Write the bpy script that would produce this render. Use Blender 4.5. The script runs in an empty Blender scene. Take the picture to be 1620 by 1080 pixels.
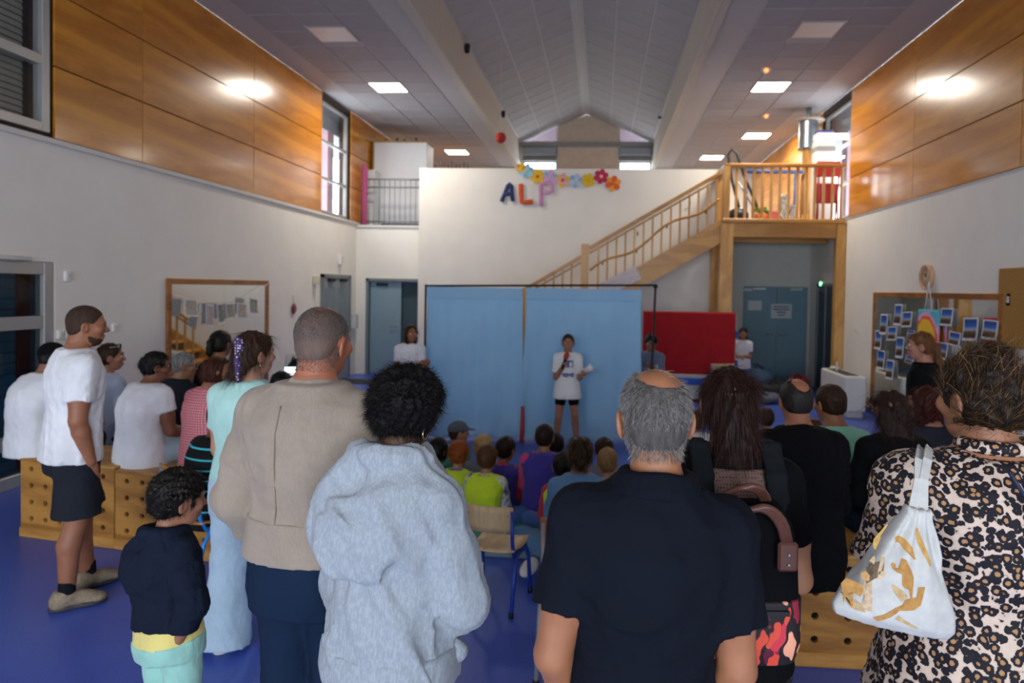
import bpy, bmesh, math, random
import numpy as np
from mathutils import Vector, Matrix

# ------------------------------------------------------------------ camera, sky, exposure
scene = bpy.context.scene
col = scene.collection
random.seed(7); np.random.seed(7)
FPX = 1080.0; PPX, PPY = 874.0, 485.0; EYE = 1.9
CAM_YAW = math.atan(78 / FPX); CAM_PITCH = math.atan(28 / FPX); CAM_ROLL = math.radians(1.03)
CAM_R = Matrix.Rotation(CAM_YAW, 3, 'Z') @ Matrix.Rotation(math.pi / 2 - CAM_PITCH, 3, 'X') @ Matrix.Rotation(CAM_ROLL, 3, 'Z')
cam_data = bpy.data.cameras.new('camera')
cam_data.sensor_width = 36.0; cam_data.lens = 36.0 * FPX / 1620.0
cam_data.shift_x = (810 - PPX) / 1620.0; cam_data.shift_y = -(540 - PPY) / 1620.0
cam_data.clip_start = 0.05; cam_data.clip_end = 200
cam_data.dof.use_dof = True; cam_data.dof.focus_distance = 1.95; cam_data.dof.aperture_fstop = 3.2
cam = bpy.data.objects.new('camera', cam_data); col.objects.link(cam)
cam.matrix_world = Matrix.Translation((0, 0, EYE)) @ CAM_R.to_4x4()
scene.camera = cam

world = bpy.data.worlds.new('overcast_sky'); scene.world = world; world.use_nodes = True
bg = world.node_tree.nodes['Background']
bg.inputs[0].default_value = (0.86, 0.93, 1.0, 1); bg.inputs[1].default_value = 8.0
vs = scene.view_settings
vs.view_transform = 'Standard'; vs.look = 'None'; vs.gamma = 1.0; vs.use_curve_mapping = False
vs.exposure = 0.32
LAMP_POWER = 62.0

def at(px, py, X=None, Y=None, Z=None):
    """the point of the room on the plane X, Y or Z = const that the pixel (px, py) of the 1620x1080 photo shows"""
    d = CAM_R @ Vector(((px - PPX) / FPX, -(py - PPY) / FPX, -1.0))
    t = Y / d.y if Y is not None else (X / d.x if X is not None else (Z - EYE) / d.z)
    return Vector((0, 0, EYE)) + d * t

# ------------------------------------------------------------------ materials
def srgb(c):
    if isinstance(c, str):
        c = c.lstrip('#'); c = [int(c[i:i + 2], 16) / 255 for i in (0, 2, 4)]
    return tuple((x / 12.92 if x <= 0.04045 else ((x + 0.055) / 1.055) ** 2.4) for x in c)

class NT:
    def __init__(s, name):
        s.m = bpy.data.materials.new(name); s.m.use_nodes = True; s.t = s.m.node_tree
        s.b = s.t.nodes['Principled BSDF']; s.out = s.t.nodes['Material Output']
    def n(s, typ, **kw):
        nd = s.t.nodes.new(typ)
        for k, v in kw.items():
            if k.startswith('i_'):
                key = k[2:]; key = int(key) if key.isdigit() else key.replace('_', ' ')
                nd.inputs[key].default_value = v
            else: setattr(nd, k, v)
        return nd
    def l(s, a, b): s.t.links.new(a, b)
    def coord(s, scale=(1, 1, 1), rot=(0, 0, 0), kind='Object'):
        c = s.n('ShaderNodeTexCoord'); mp = s.n('ShaderNodeMapping')
        mp.inputs['Scale'].default_value = scale; mp.inputs['Rotation'].default_value = rot
        s.l(c.outputs[kind], mp.inputs[0]); return mp.outputs[0]
    def noise(s, vec, scale, detail=3, rough=0.55, dist=0.0):
        nd = s.n('ShaderNodeTexNoise', i_Scale=scale, i_Detail=detail, i_Roughness=rough, i_Distortion=dist)
        if vec is not None: s.l(vec, nd.inputs['Vector'])
        return nd.outputs['Fac']
    def ramp(s, fac, stops, interp='LINEAR'):
        r = s.n('ShaderNodeValToRGB'); r.color_ramp.interpolation = interp; e = r.color_ramp.elements
        while len(e) < len(stops): e.new(0.5)
        for el, (p, c) in zip(e, stops):
            el.position = p; el.color = (*c, 1) if len(c) == 3 else c
        s.l(fac, r.inputs[0]); return r.outputs[0]
    def mix(s, fac, a, b):
        m = s.n('ShaderNodeMix', data_type='RGBA')
        for sock, v in ((m.inputs[0], fac), (m.inputs[6], a), (m.inputs[7], b)):
            if hasattr(v, 'is_linked'): s.l(v, sock)
            elif isinstance(v, (int, float)): sock.default_value = v
            else: sock.default_value = (*v, 1) if len(v) == 3 else v
        return m.outputs[2]
    def math(s, op, a, b=None):
        m = s.n('ShaderNodeMath', operation=op)
        for sock, v in ((m.inputs[0], a), (m.inputs[1], b)):
            if v is None: continue
            if hasattr(v, 'is_linked'): s.l(v, sock)
            else: sock.default_value = v
        return m.outputs[0]
    def bump(s, h, strength=0.3, dist=0.01):
        b = s.n('ShaderNodeBump', i_Strength=strength, i_Distance=dist); s.l(h, b.inputs['Height']); s.l(b.outputs[0], s.b.inputs['Normal'])
    def col(s, c):
        if hasattr(c, 'is_linked'): s.l(c, s.b.inputs['Base Color'])
        else: s.b.inputs['Base Color'].default_value = (*c, 1)
    def set(s, rough=0.6, metal=0.0, spec=0.5, **kw):
        s.b.inputs['Roughness'].default_value = rough; s.b.inputs['Metallic'].default_value = metal
        s.b.inputs['Specular IOR Level'].default_value = spec
        for k, v in kw.items(): s.b.inputs[k.replace('_', ' ')].default_value = v
        return s

_mc = {}
def flat(c, rough=0.6, metal=0.0, spec=0.4, var=0.08, vscale=6.0, bump=0.0, bscale=80.0):
    """a plain painted, plastic or cloth surface with slight mottling"""
    key = (c, rough, metal, spec, var, vscale, bump, bscale)
    if key in _mc: return _mc[key]
    t = NT('surface'); base = srgb(c); v = t.coord()
    n = t.noise(v, vscale, 3)
    lo = tuple(x * (1 - var) for x in base); hi = tuple(min(1, x * (1 + var)) for x in base)
    t.col(t.ramp(n, [(0.3, lo), (0.7, hi)])); t.set(rough, metal, spec)
    if bump: t.bump(t.noise(v, bscale, 2), bump, 0.004)
    _mc[key] = t.m; return t.m

def cloth(c, fold=0.35, fscale=9.0, weave=260.0, rough=0.9, heather=0.0, c2=None, var=0.10, name='cloth'):
    key = ('cl', c, fold, fscale, weave, rough, heather, c2, var)
    if key in _mc: return _mc[key]
    t = NT(name); base = srgb(c); v = t.coord()
    n = t.noise(v, 5.0, 4)
    lo = tuple(x * (1 - var) for x in base); hi = tuple(min(1, x * (1 + var)) for x in base)
    cc = t.ramp(n, [(0.3, lo), (0.7, hi)])
    if heather:
        vs_ = t.coord((1, 1, .35)); sp = t.noise(vs_, 150.0, 2)
        cc = t.mix(t.ramp(sp, [(0.42, (0, 0, 0)), (0.62, (heather,) * 3)]), cc, srgb(c2))
    dark = sum(base) < .25
    t.col(cc); t.set(rough, 0, 0.12 if dark else 0.25, Sheen_Weight=0.0 if dark else 0.12, Sheen_Roughness=0.6)
    fl = t.noise(t.coord((1, 1, 0.6), (0.4, 0.3, 0.2)), fscale, 3, 0.5, 0.6)
    w = t.noise(v, weave, 1)
    h = t.math('ADD', t.math('MULTIPLY', fl, 1.0), t.math('MULTIPLY', w, 0.04))
    t.bump(h, fold, 0.05)
    _mc[key] = t.m; return t.m

def wood(c1, c2, scale=1.0, axis='X', rough=0.35, name='wood', coat=0.0, rings=5.0):
    key = ('w', c1, c2, scale, axis, rough, coat, rings)
    if key in _mc: return _mc[key]
    t = NT(name)
    sc = {'X': (.18, 1, 1), 'Y': (1, .18, 1), 'Z': (1, 1, .18)}[axis]
    v = t.coord(tuple(x * scale for x in sc))
    n1 = t.noise(v, 1.6, 4, 0.6, 1.6); w = t.n('ShaderNodeMath', operation='SINE'); t.l(t.math('MULTIPLY', n1, rings * 6.28), w.inputs[0])
    band = t.math('MULTIPLY_ADD', w.outputs[0], 0.5); 
    band.node.inputs[2].default_value = 0.5
    fine = t.noise(t.coord(tuple(x * scale * 14 for x in sc)), 4.0, 2)
    f = t.math('ADD', t.math('MULTIPLY', band, 0.55), t.math('MULTIPLY', fine, 0.45))
    t.col(t.ramp(f, [(0.15, srgb(c1)), (0.85, srgb(c2))])); t.set(rough, 0, 0.5, Coat_Weight=coat, Coat_Roughness=0.12)
    t.bump(fine, 0.05, 0.003)
    _mc[key] = t.m; return t.m

def emit(c, strength, name='light_surface'):
    t = NT(name); t.col(srgb(c)); t.b.inputs['Emission Color'].default_value = (*srgb(c), 1)
    t.b.inputs['Emission Strength'].default_value = strength; t.set(0.4)
    return t.m

def glass(tint=(1, 1, 1), rough=0.02, name='glass', trans=0.9):
    """thin pane: transparent with a mirror-like reflection at grazing angles"""
    t = NT(name); t.t.nodes.remove(t.b)
    tr = t.n('ShaderNodeBsdfTransparent'); tr.inputs[0].default_value = (*tint, 1)
    gl = t.n('ShaderNodeBsdfGlossy', i_Roughness=rough); lw = t.n('ShaderNodeLayerWeight', i_Blend=0.5)
    fr = t.math('MULTIPLY_ADD', t.math('POWER', lw.outputs['Facing'], 4.0), 0.8).node; fr.inputs[2].default_value = 0.04
    mx = t.n('ShaderNodeMixShader'); t.l(fr.outputs[0], mx.inputs[0]); t.l(tr.outputs[0], mx.inputs[1]); t.l(gl.outputs[0], mx.inputs[2])
    t.l(mx.outputs[0], t.out.inputs[0]); return t.m

# ------------------------------------------------------------------ objects
def tag(o, label=None, cat=None, group=None, kind=None):
    if label: o['label'] = label
    if cat: o['category'] = cat
    if group: o['group'] = group
    if kind: o['kind'] = kind
    return o
def empty(name, loc=(0, 0, 0), rz=0.0, label=None, cat=None, group=None, kind=None):
    o = bpy.data.objects.new(name, None); col.objects.link(o); o.empty_display_size = 0.1
    o.location = loc; o.rotation_euler = (0, 0, rz); return tag(o, label, cat, group, kind)
def link_mesh(name, me, mats, parent=None, loc=None, rot=None):
    o = bpy.data.objects.new(name, me); col.objects.link(o)
    if parent is not None: o.parent = parent
    if loc is not None: o.location = loc
    if rot is not None: o.rotation_euler = rot
    if mats is not None and len(me.materials) == 0:
        for m in (mats if isinstance(mats, (list, tuple)) else [mats]): me.materials.append(m)
    return o
def copy_tree(o, parent=None):
    c = o.copy(); col.objects.link(c); c.parent = parent
    for ch in list(o.children): copy_tree(ch, c)
    return c

class MB:
    """collects simple shapes into one mesh"""
    def __init__(s): s.v = []; s.f = []; s.mi = []; s.sm = []
    def add(s, vs, fs, mi=0, smooth=False):
        o = len(s.v); s.v += [tuple(p) for p in vs]
        for f in fs: s.f.append(tuple(i + o for i in f)); s.mi.append(mi); s.sm.append(smooth)
    def box(s, lo, hi, mi=0, bev=0.0, M=None):
        (x0, y0, z0), (x1, y1, z1) = lo, hi
        if bev <= 0:
            vs = [(x0, y0, z0), (x1, y0, z0), (x1, y1, z0), (x0, y1, z0), (x0, y0, z1), (x1, y0, z1), (x1, y1, z1), (x0, y1, z1)]
            fs = [(0, 3, 2, 1), (4, 5, 6, 7), (0, 1, 5, 4), (1, 2, 6, 5), (2, 3, 7, 6), (3, 0, 4, 7)]
        else:
            b = min(bev, (x1 - x0) / 2.01, (y1 - y0) / 2.01, (z1 - z0) / 2.01); vs = []; idx = {}
            for i, x in enumerate((x0, x1)):
                for j, y in enumerate((y0, y1)):
                    for k, z in enumerate((z0, z1)):
                        sx, sy, sz = (1 if i == 0 else -1), (1 if j == 0 else -1), (1 if k == 0 else -1)
                        idx[i, j, k, 'x'] = len(vs); vs.append((x, y + sy * b, z + sz * b))
                        idx[i, j, k, 'y'] = len(vs); vs.append((x + sx * b, y, z + sz * b))
                        idx[i, j, k, 'z'] = len(vs); vs.append((x + sx * b, y + sy * b, z))
            I = lambda i, j, k, a: idx[i, j, k, a]; fs = []
            for i in (0, 1): fs.append([I(i, 0, 0, 'x'), I(i, 1, 0, 'x'), I(i, 1, 1, 'x'), I(i, 0, 1, 'x')][::(1 if i else -1)])
            for j in (0, 1): fs.append([I(0, j, 0, 'y'), I(1, j, 0, 'y'), I(1, j, 1, 'y'), I(0, j, 1, 'y')][::(-1 if j else 1)])
            for k in (0, 1): fs.append([I(0, 0, k, 'z'), I(1, 0, k, 'z'), I(1, 1, k, 'z'), I(0, 1, k, 'z')][::(1 if k else -1)])
            for j in (0, 1):
                for k in (0, 1): fs.append([I(0, j, k, 'y'), I(1, j, k, 'y'), I(1, j, k, 'z'), I(0, j, k, 'z')][::(1 if (j == k) else -1)])
            for i in (0, 1):
                for k in (0, 1): fs.append([I(i, 0, k, 'x'), I(i, 1, k, 'x'), I(i, 1, k, 'z'), I(i, 0, k, 'z')][::(-1 if (i == k) else 1)])
            for i in (0, 1):
                for j in (0, 1): fs.append([I(i, j, 0, 'x'), I(i, j, 1, 'x'), I(i, j, 1, 'y'), I(i, j, 0, 'y')][::(1 if (i == j) else -1)])
            for i in (0, 1):
                for j in (0, 1):
                    for k in (0, 1): fs.append([I(i, j, k, 'x'), I(i, j, k, 'y'), I(i, j, k, 'z')][::(-1 if ((i + j + k) % 2 == 0) else 1)])
        if M is not None: vs = [M @ Vector(p) for p in vs]
        s.add(vs, fs, mi); return s
    def bar(s, a, b, w, h, mi=0, up=(0, 0, 1), bev=0.0):
        """a box from a to b, w wide and h tall"""
        a, b = Vector(a), Vector(b); d = b - a; L = d.length; y = d.normalized(); x = y.cross(Vector(up))
        if x.length < 1e-4: x = y.cross(Vector((1, 0, 0)))
        x.normalize(); z = x.cross(y)
        M = Matrix(((x.x, y.x, z.x, a.x), (x.y, y.y, z.y, a.y), (x.z, y.z, z.z, a.z), (0, 0, 0, 1)))
        return s.box((-w / 2, 0, -h / 2), (w / 2, L, h / 2), mi, bev, M)
    def tube(s, pts, r, n=8, mi=0, caps=True, flatten=None):
        pts = [Vector(p) for p in pts]; m = len(pts); rs = r if isinstance(r, (list, tuple)) else [r] * m
        T = [(pts[min(i + 1, m - 1)] - pts[max(i - 1, 0)]).normalized() for i in range(m)]
        u = T[0].orthogonal().normalized(); vs = []; fs = []
        for i in range(m):
            u = (u - T[i] * u.dot(T[i])); u = u.normalized() if u.length > 1e-6 else T[i].orthogonal().normalized()
            w = T[i].cross(u)
            for k in range(n):
                a = 2 * math.pi * k / n; vs.append(pts[i] + (u * math.cos(a) + w * math.sin(a)) * rs[i])
        for i in range(m - 1):
            for k in range(n):
                k2 = (k + 1) % n; fs.append((i * n + k, i * n + k2, (i + 1) * n + k2, (i + 1) * n + k))
        if caps: fs.append(tuple(range(n))[::-1]); fs.append(tuple((m - 1) * n + k for k in range(n)))
        s.add(vs, fs, mi, True); return s
    def lathe(s, prof, c=(0, 0, 0), axis='Z', n=20, mi=0):
        vs = []; fs = []; c = Vector(c)
        for r, h in prof:
            for k in range(n):
                a = 2 * math.pi * k / n; p = (r * math.cos(a), r * math.sin(a), h)
                if axis == 'X': p = (p[2], p[0], p[1])
                if axis == 'Y': p = (p[1], p[2], p[0])
                vs.append(c + Vector(p))
        for i in range(len(prof) - 1):
            for k in range(n):
                k2 = (k + 1) % n; fs.append((i * n + k, i * n + k2, (i + 1) * n + k2, (i + 1) * n + k))
        fs.append(tuple(range(n))[::-1]); fs.append(tuple((len(prof) - 1) * n + k for k in range(n)))
        s.add(vs, fs, mi, True); return s
    def prism(s, poly, d0, d1, axis='Y', mi=0):
        """polygon in the plane across the axis, extruded from d0 to d1"""
        f = {'Y': lambda p, d: (p[0], d, p[1]), 'X': lambda p, d: (d, p[0], p[1]), 'Z': lambda p, d: (p[0], p[1], d)}[axis]
        n = len(poly); vs = [f(p, d0) for p in poly] + [f(p, d1) for p in poly]
        fs = [tuple(range(n)), tuple(range(n, 2 * n))[::-1]] + [(i, i + n, (i + 1) % n + n, (i + 1) % n) for i in range(n)]
        s.add(vs, fs, mi); return s
    def ball(s, c, r, n=12, mi=0):
        r = r if isinstance(r, (tuple, list)) else (r, r, r); vs = []; fs = []; m = n // 2
        for i in range(m + 1):
            th = math.pi * i / m
            for k in range(n):
                a = 2 * math.pi * k / n
                vs.append((c[0] + r[0] * math.sin(th) * math.cos(a), c[1] + r[1] * math.sin(th) * math.sin(a), c[2] - r[2] * math.cos(th)))
        for i in range(m):
            for k in range(n):
                k2 = (k + 1) % n; fs.append((i * n + k, i * n + k2, (i + 1) * n + k2, (i + 1) * n + k))
        s.add(vs, fs, mi, True); return s
    def mesh(s, name):
        me = bpy.data.meshes.new(name); me.from_pydata(s.v, [], s.f)
        me.polygons.foreach_set('material_index', s.mi); me.polygons.foreach_set('use_smooth', s.sm)
        bm = bmesh.new(); bm.from_mesh(me); bmesh.ops.recalc_face_normals(bm, faces=bm.faces); bm.to_mesh(me); bm.free()
        me.update(); return me
    def build(s, name, mats, parent=None, loc=None, rot=None):
        return link_mesh(name, s.mesh(name), mats, parent, loc, rot)

def slab_with_holes(name, mat, axis, c0, c1, u0, u1, z0, z1, holes=(), parent=None, kind='structure'):
    """a wall between c0 and c1 on axis 'X' or 'Y', running u0..u1 along the other axis, with rectangular holes (u0, u1, z0, z1)"""
    us = sorted({u0, u1, *[h[0] for h in holes], *[h[1] for h in holes]}); zs = sorted({z0, z1, *[h[2] for h in holes], *[h[3] for h in holes]})
    us = [u for u in us if u0 <= u <= u1]; zs = [z for z in zs if z0 <= z <= z1]
    mb = MB()
    for i in range(len(us) - 1):
        run = None
        for j in range(len(zs) - 1):
            uc, zc = (us[i] + us[i + 1]) / 2, (zs[j] + zs[j + 1]) / 2
            if any(h[0] < uc < h[1] and h[2] < zc < h[3] for h in holes): continue
            lo = (c0, us[i], zs[j]) if axis == 'X' else (us[i], c0, zs[j])
            hi = (c1, us[i + 1], zs[j + 1]) if axis == 'X' else (us[i + 1], c1, zs[j + 1])
            mb.box(lo, hi)
    o = mb.build(name, mat, parent)
    if kind: o['kind'] = kind
    return o
# ------------------------------------------------------------------ the room
XL, XR, ZC, ZW = -5.28, 4.33, 5.52, 3.25
Y0, YALP, YREC, YEND = -4.0, 13.55, 14.35, 20.5
MZ = 3.2
FXL, FXR, ZE, ZR = -2.55, 1.42, 6.30, 7.12
RX = (FXL + FXR) / 2
WHITE = flat('#e4e1da', 0.75, var=0.03, vscale=2.0, bump=0.05, bscale=120)
GREYMETAL = flat('#8d9196', 0.4, 0.6, var=0.03)
ALU = flat('#a9aaa8', 0.42, 0.5, var=0.03)
BLACK = flat('#111214', 0.55, var=0.1)
BLUEDOOR = flat('#7f99a8', 0.5, var=0.04, vscale=3)
PANEL = wood('#ac6a12', '#d08c26', 0.7, 'Y', 0.24, 'plywood_panel', coat=0.25, rings=3)
GROOVE = flat('#2a1a0c', 0.8)
PINE = wood('#b98440', '#d8a860', 1.2, 'Z', 0.38, 'pine', rings=3)
PINEX = wood('#a87437', '#c8944c', 1.2, 'X', 0.38, 'pine', rings=3)

t = NT('blue_vinyl_floor'); v = t.coord()
n = t.noise(v, 0.9, 4, 0.6); sp = t.noise(v, 140.0, 2)
t.col(t.mix(t.ramp(sp, [(0.45, (0, 0, 0)), (0.75, (.35,) * 3)]), t.ramp(n, [(0.3, srgb('#3a52ac')), (0.7, srgb('#4661c0'))]), srgb('#6a84d4')))
t.set(0.36, 0, 0.45); t.bump(t.noise(v, 220.0, 2), 0.06, 0.002); FLOOR = t.m

mb = MB(); mb.box((XL - .3, Y0 - .3, -0.12), (XR + .3, YEND + .3, 0)); o = mb.build('floor', FLOOR); o['kind'] = 'structure'

# side walls: white below, plywood panels above, with windows
DOOR_L = (3.85, 6.24, 0.0, 2.07); WIN_LA = (3.35, 6.20, ZW + .05, ZC - .05); WIN_LB = (12.53, 13.95, ZW + .03, ZC - .12)
DD_L = (12.5, 13.86, 0.0, 2.06); WIN_R = (12.53, 14.1, ZW + .03, ZC - .12); DD_R = (13.55, 14.4, 0.0, 2.06)
wl = slab_with_holes('wall_left', WHITE, 'X', XL - .25, XL, Y0, YEND, 0, ZW, [DOOR_L])
wr = slab_with_holes('wall_right', WHITE, 'X', XR, XR + .25, Y0, YEND, 0, ZW, [])
wlu = slab_with_holes('wall_left_upper', GROOVE, 'X', XL - .25, XL - .025, Y0, YEND, ZW, ZC + .02, [WIN_LA, WIN_LB])
wru = slab_with_holes('wall_right_upper', GROOVE, 'X', XR + .025, XR + .25, Y0, YEND, ZW, ZC + .02, [WIN_R])
rows = [(ZW + .012, 3.945), (3.957, 4.648), (4.66, ZC - .005)]
pm = {}
def panel(parent, y0, y1, z0, z1, side):
    key = (round(y1 - y0, 3), round(z1 - z0, 3))
    if key not in pm:
        m_ = MB(); m_.box((-.0125, -(y1 - y0) / 2 + .003, -(z1 - z0) / 2), (.0125, (y1 - y0) / 2 - .003, (z1 - z0) / 2), 0, .003); pm[key] = m_.mesh('panel'); pm[key].materials.append(PANEL)
    o = bpy.data.objects.new('panel', pm[key]); col.objects.link(o); o.parent = parent
    o.location = ((XL - .0125) if side < 0 else (XR + .0125), (y0 + y1) / 2, (z0 + z1) / 2)
for z0, z1 in rows:
    for y0, y1 in [(-4, -1.6), (-1.6, .9), (.9, 3.32), (6.24, 7.5), (7.5, 10), (10, 12.5), (13.98, 15.5), (15.5, 18), (18, 20.5)]: panel(wlu, y0, y1, z0, z1, -1)
    for y0, y1 in [(-4, -2.5), (-2.5, 0), (0, 2.5), (2.5, 5), (5, 7.5), (7.5, 10), (10, 12.5), (14.13, 15.5), (15.5, 18), (18, 20.5)]: panel(wru, y0, y1, z0, z1, 1)
TRIM = flat('#cfcdc8', 0.5, var=0.03)
mb = MB(); mb.box((XL, Y0, ZW - .055), (XL + .04, YREC, ZW), bev=.008); o = mb.build('trim_1', TRIM); o['kind'] = 'structure'
mb = MB(); mb.box((XR - .015, Y0, ZW - .02), (XR, 12.6, ZW), bev=.005); o = mb.build('trim_2', TRIM); o['kind'] = 'structure'
BASEB = flat('#2f3a8c', 0.5)
mb = MB(); mb.box((XL, 6.3, 0), (XL + .012, 12.45, .09)); o = mb.build('baseboard_left', BASEB); o['kind'] = 'structure'
mb = MB(); mb.box((XR - .012, Y0, 0), (XR, 13.5, .09)); o = mb.build('baseboard_right', BASEB); o['kind'] = 'structure'

# wall behind the camera with tall windows that let daylight in
RW = [(-4.9, -0.7, 0.5, 3.5), (-.3, 3.9, 0.5, 3.5)]
slab_with_holes('wall_rear', WHITE, 'Y', Y0 - .25, Y0, XL, XR, 0, ZC + 2, RW)
FARW = [(-2.45, -1.42, 4.6, 5.74), (.42, 1.38, 4.6, 5.74)]
slab_with_holes('wall_far', WHITE, 'Y', YEND, YEND + .25, XL - .25, XR + .25, 0, ZE, FARW)
m_ = MB(); m_.prism([(-1.42, 6.28), (.42, 6.28), (.42, 6.75), (-.56, 7.1), (-1.42, 6.8)], YEND, YEND + .25); o = m_.build('wall_far_gable', flat('#c4b4a4', .8)); o['kind'] = 'structure'
def portal(name, loc, rot, sx, sy):
    l = bpy.data.lights.new(name, 'AREA'); l.shape = 'RECTANGLE'; l.size = sx; l.size_y = sy; l.cycles.is_portal = True
    o = bpy.data.objects.new(name, l); col.objects.link(o); o.location = loc; o.rotation_euler = rot
PANE = glass(name='window_glass')
wn = [0]
def window(axis, c, u0, u1, z0, z1, mull=(), trans=(), fr=.06, mat=ALU, pane=PANE, name='window', depth=.08):
    wn[0] += 1
    root = empty('window_%d' % wn[0], kind='structure')
    P = (lambda u, d, z: (c + d, u, z)) if axis == 'X' else (lambda u, d, z: (u, c + d, z))
    mb = MB()
    for a, b in (((u0, z0), (u0 + fr, z1)), ((u1 - fr, z0), (u1, z1)), ((u0 + fr, z0), (u1 - fr, z0 + fr)), ((u0 + fr, z1 - fr), (u1 - fr, z1))):
        p, q = P(a[0], -depth / 2, a[1]), P(b[0], depth / 2, b[1]); mb.box(p, q, bev=.006)
    mb.build('window_frame', mat, root)
    us = [u0 + fr] + list(mull) + [u1 - fr]; zs = [z0 + fr] + list(trans) + [z1 - fr]
    for u in mull:
        m_ = MB(); m_.box(P(u - fr / 2, -depth / 2 + .002, z0 + fr), P(u + fr / 2, depth / 2 - .002, z1 - fr)); m_.build('mullion', mat, root)
    for z in trans:
        m_ = MB(); m_.box(P(u0 + fr, -depth / 2 + .005, z - fr / 2), P(u1 - fr, depth / 2 - .005, z + fr / 2)); m_.build('transom', mat, root)
    for i in range(len(us) - 1):
        for j in range(len(zs) - 1):
            m_ = MB(); a, b = P(us[i], -.004, zs[j]), P(us[i + 1], .004, zs[j + 1]); m_.box(a, b); m_.build('pane', pane, root)
    return root
for h in RW: window('Y', Y0 - .1, *h, mull=[h[0] + 1.2, h[0] + 2.4], trans=[2.6])
for (a, b, c_, d_) in RW: portal('daylight', ((a + b) / 2, Y0 + .02, (c_ + d_) / 2), (math.pi / 2, 0, 0), b - a, d_ - c_)
window('X', XL - .1, *WIN_LB, trans=[3.945, 4.65], fr=.05)
window('X', XR + .1, *WIN_R, trans=[3.945, 4.65], fr=.05)
for sgn, w_ in ((-1, WIN_LB), (1, WIN_R)):
    portal('daylight', ((XL if sgn < 0 else XR) - sgn * .02, (w_[0] + w_[1]) / 2, (w_[2] + w_[3]) / 2), (0, sgn * math.pi / 2, 0), w_[3] - w_[2], w_[1] - w_[0])
for h in FARW: window('Y', YEND + .1, *h, fr=.05, mat=GREYMETAL)
for xa_, xb_ in ((-2.5, -1.42), (1.38, .42)):
    wn[0] += 1; r_ = empty('window_%d' % wn[0], kind='structure')
    m_ = MB(); m_.prism([(xa_, 6.3), (xb_, 6.3), (xb_, 6.78)], YEND + .1, YEND + .108); m_.build('pane', PANE, r_)
    m_ = MB(); m_.bar((xa_, YEND + .1, 6.31), (xb_, YEND + .1, 6.31), .06, .05); m_.bar((xb_, YEND + .1, 6.3), (xb_, YEND + .1, 6.8), .06, .05); m_.bar((xa_, YEND + .1, 6.31), (xb_, YEND + .1, 6.79), .06, .04); m_.build('window_frame', GREYMETAL, r_)
# boards added outside the gable to block sky and dim its triangular panes
m_ = MB(); m_.box((XL, YEND + .3, 6.95), (XR, YEND + 1.3, 7.1)); o = m_.build('sky_block_top', flat('#b9a9b4', .8)); o['kind'] = 'structure'
m_ = MB(); m_.box((XL, YEND + .7, 6.12), (XR, YEND + .8, 7.3)); o = m_.build('sky_block_board', flat('#564a52', .8)); o['kind'] = 'structure'
# roller shutters half closed over the far windows
SHUT = flat('#75767a', 0.6)
for (a, b) in ((-2.45, -1.42), (.42, 1.38)):
    r_ = empty('roller_shutter', (0, 0, 0), label='grey roller shutter pulled down over the %s far gable window' % ('first' if a < -1 else 'second'), cat='shutter', group='far window shutters')
    for k in range(2):
        m_ = MB(); m_.box((a - .0, YEND - .04, 5.74 + k * .07), (b + .0, YEND - .015, 5.80 + k * .07), bev=.01); m_.build('slat', SHUT, r_)
    m_ = MB(); m_.box((a, YEND - .16, 5.88), (b, YEND - .005, 6.12), bev=.02); m_.build('shutter_box', GREYMETAL, r_)

# eaves and masonry just outside the side windows
for sgn, X_ in ((-1, XL), (1, XR)):
    xa_, xb_ = sorted((X_ + sgn * .3, X_ + sgn * 1.3))
    m_ = MB(); m_.box((xa_, 11.5, 5.0), (xb_, 20.0, 5.7)); o = m_.build('roof_eaves_%s' % ('left' if sgn < 0 else 'right'), flat('#7c8490', .8)); o['kind'] = 'structure'
    xa_, xb_ = sorted((X_ + sgn * .27, X_ + sgn * .5)); m_ = MB(); m_.box((xa_, 13.42, 3.0), (xb_, 13.72, 5.0)); o = m_.build('wall_outside_pier_%s' % ('left' if sgn < 0 else 'right'), flat('#9a7e88', .8)); o['kind'] = 'structure'
# shuttered window above the glazed door, left
window('X', XL - .06, *WIN_LA, mull=[4.75], trans=[3.95 + .02, 4.66], fr=.09, depth=.1)
bl = empty('window_blind', label='dark closed slatted blind behind the high side window', cat='blind')
SL = flat('#8a8c84', 0.55)
sm_ = MB(); sm_.box((-.004, WIN_LA[0] + .02, -.028), (.004, WIN_LA[1] - .14, .028), bev=.002); sme = sm_.mesh('slat'); sme.materials.append(SL)
for k in range(36):
    s_ = bpy.data.objects.new('slat', sme); col.objects.link(s_); s_.parent = bl; s_.location = (XL - .17, 0, WIN_LA[2] + .06 + k * .06); s_.rotation_euler = (0, -.25, 0)
mb = MB(); mb.box((XL - .25, 3.35, ZW + .05), (XL - .235, 6.2, ZC - .05)); o = mb.build('backing', BLACK, bl)

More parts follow.
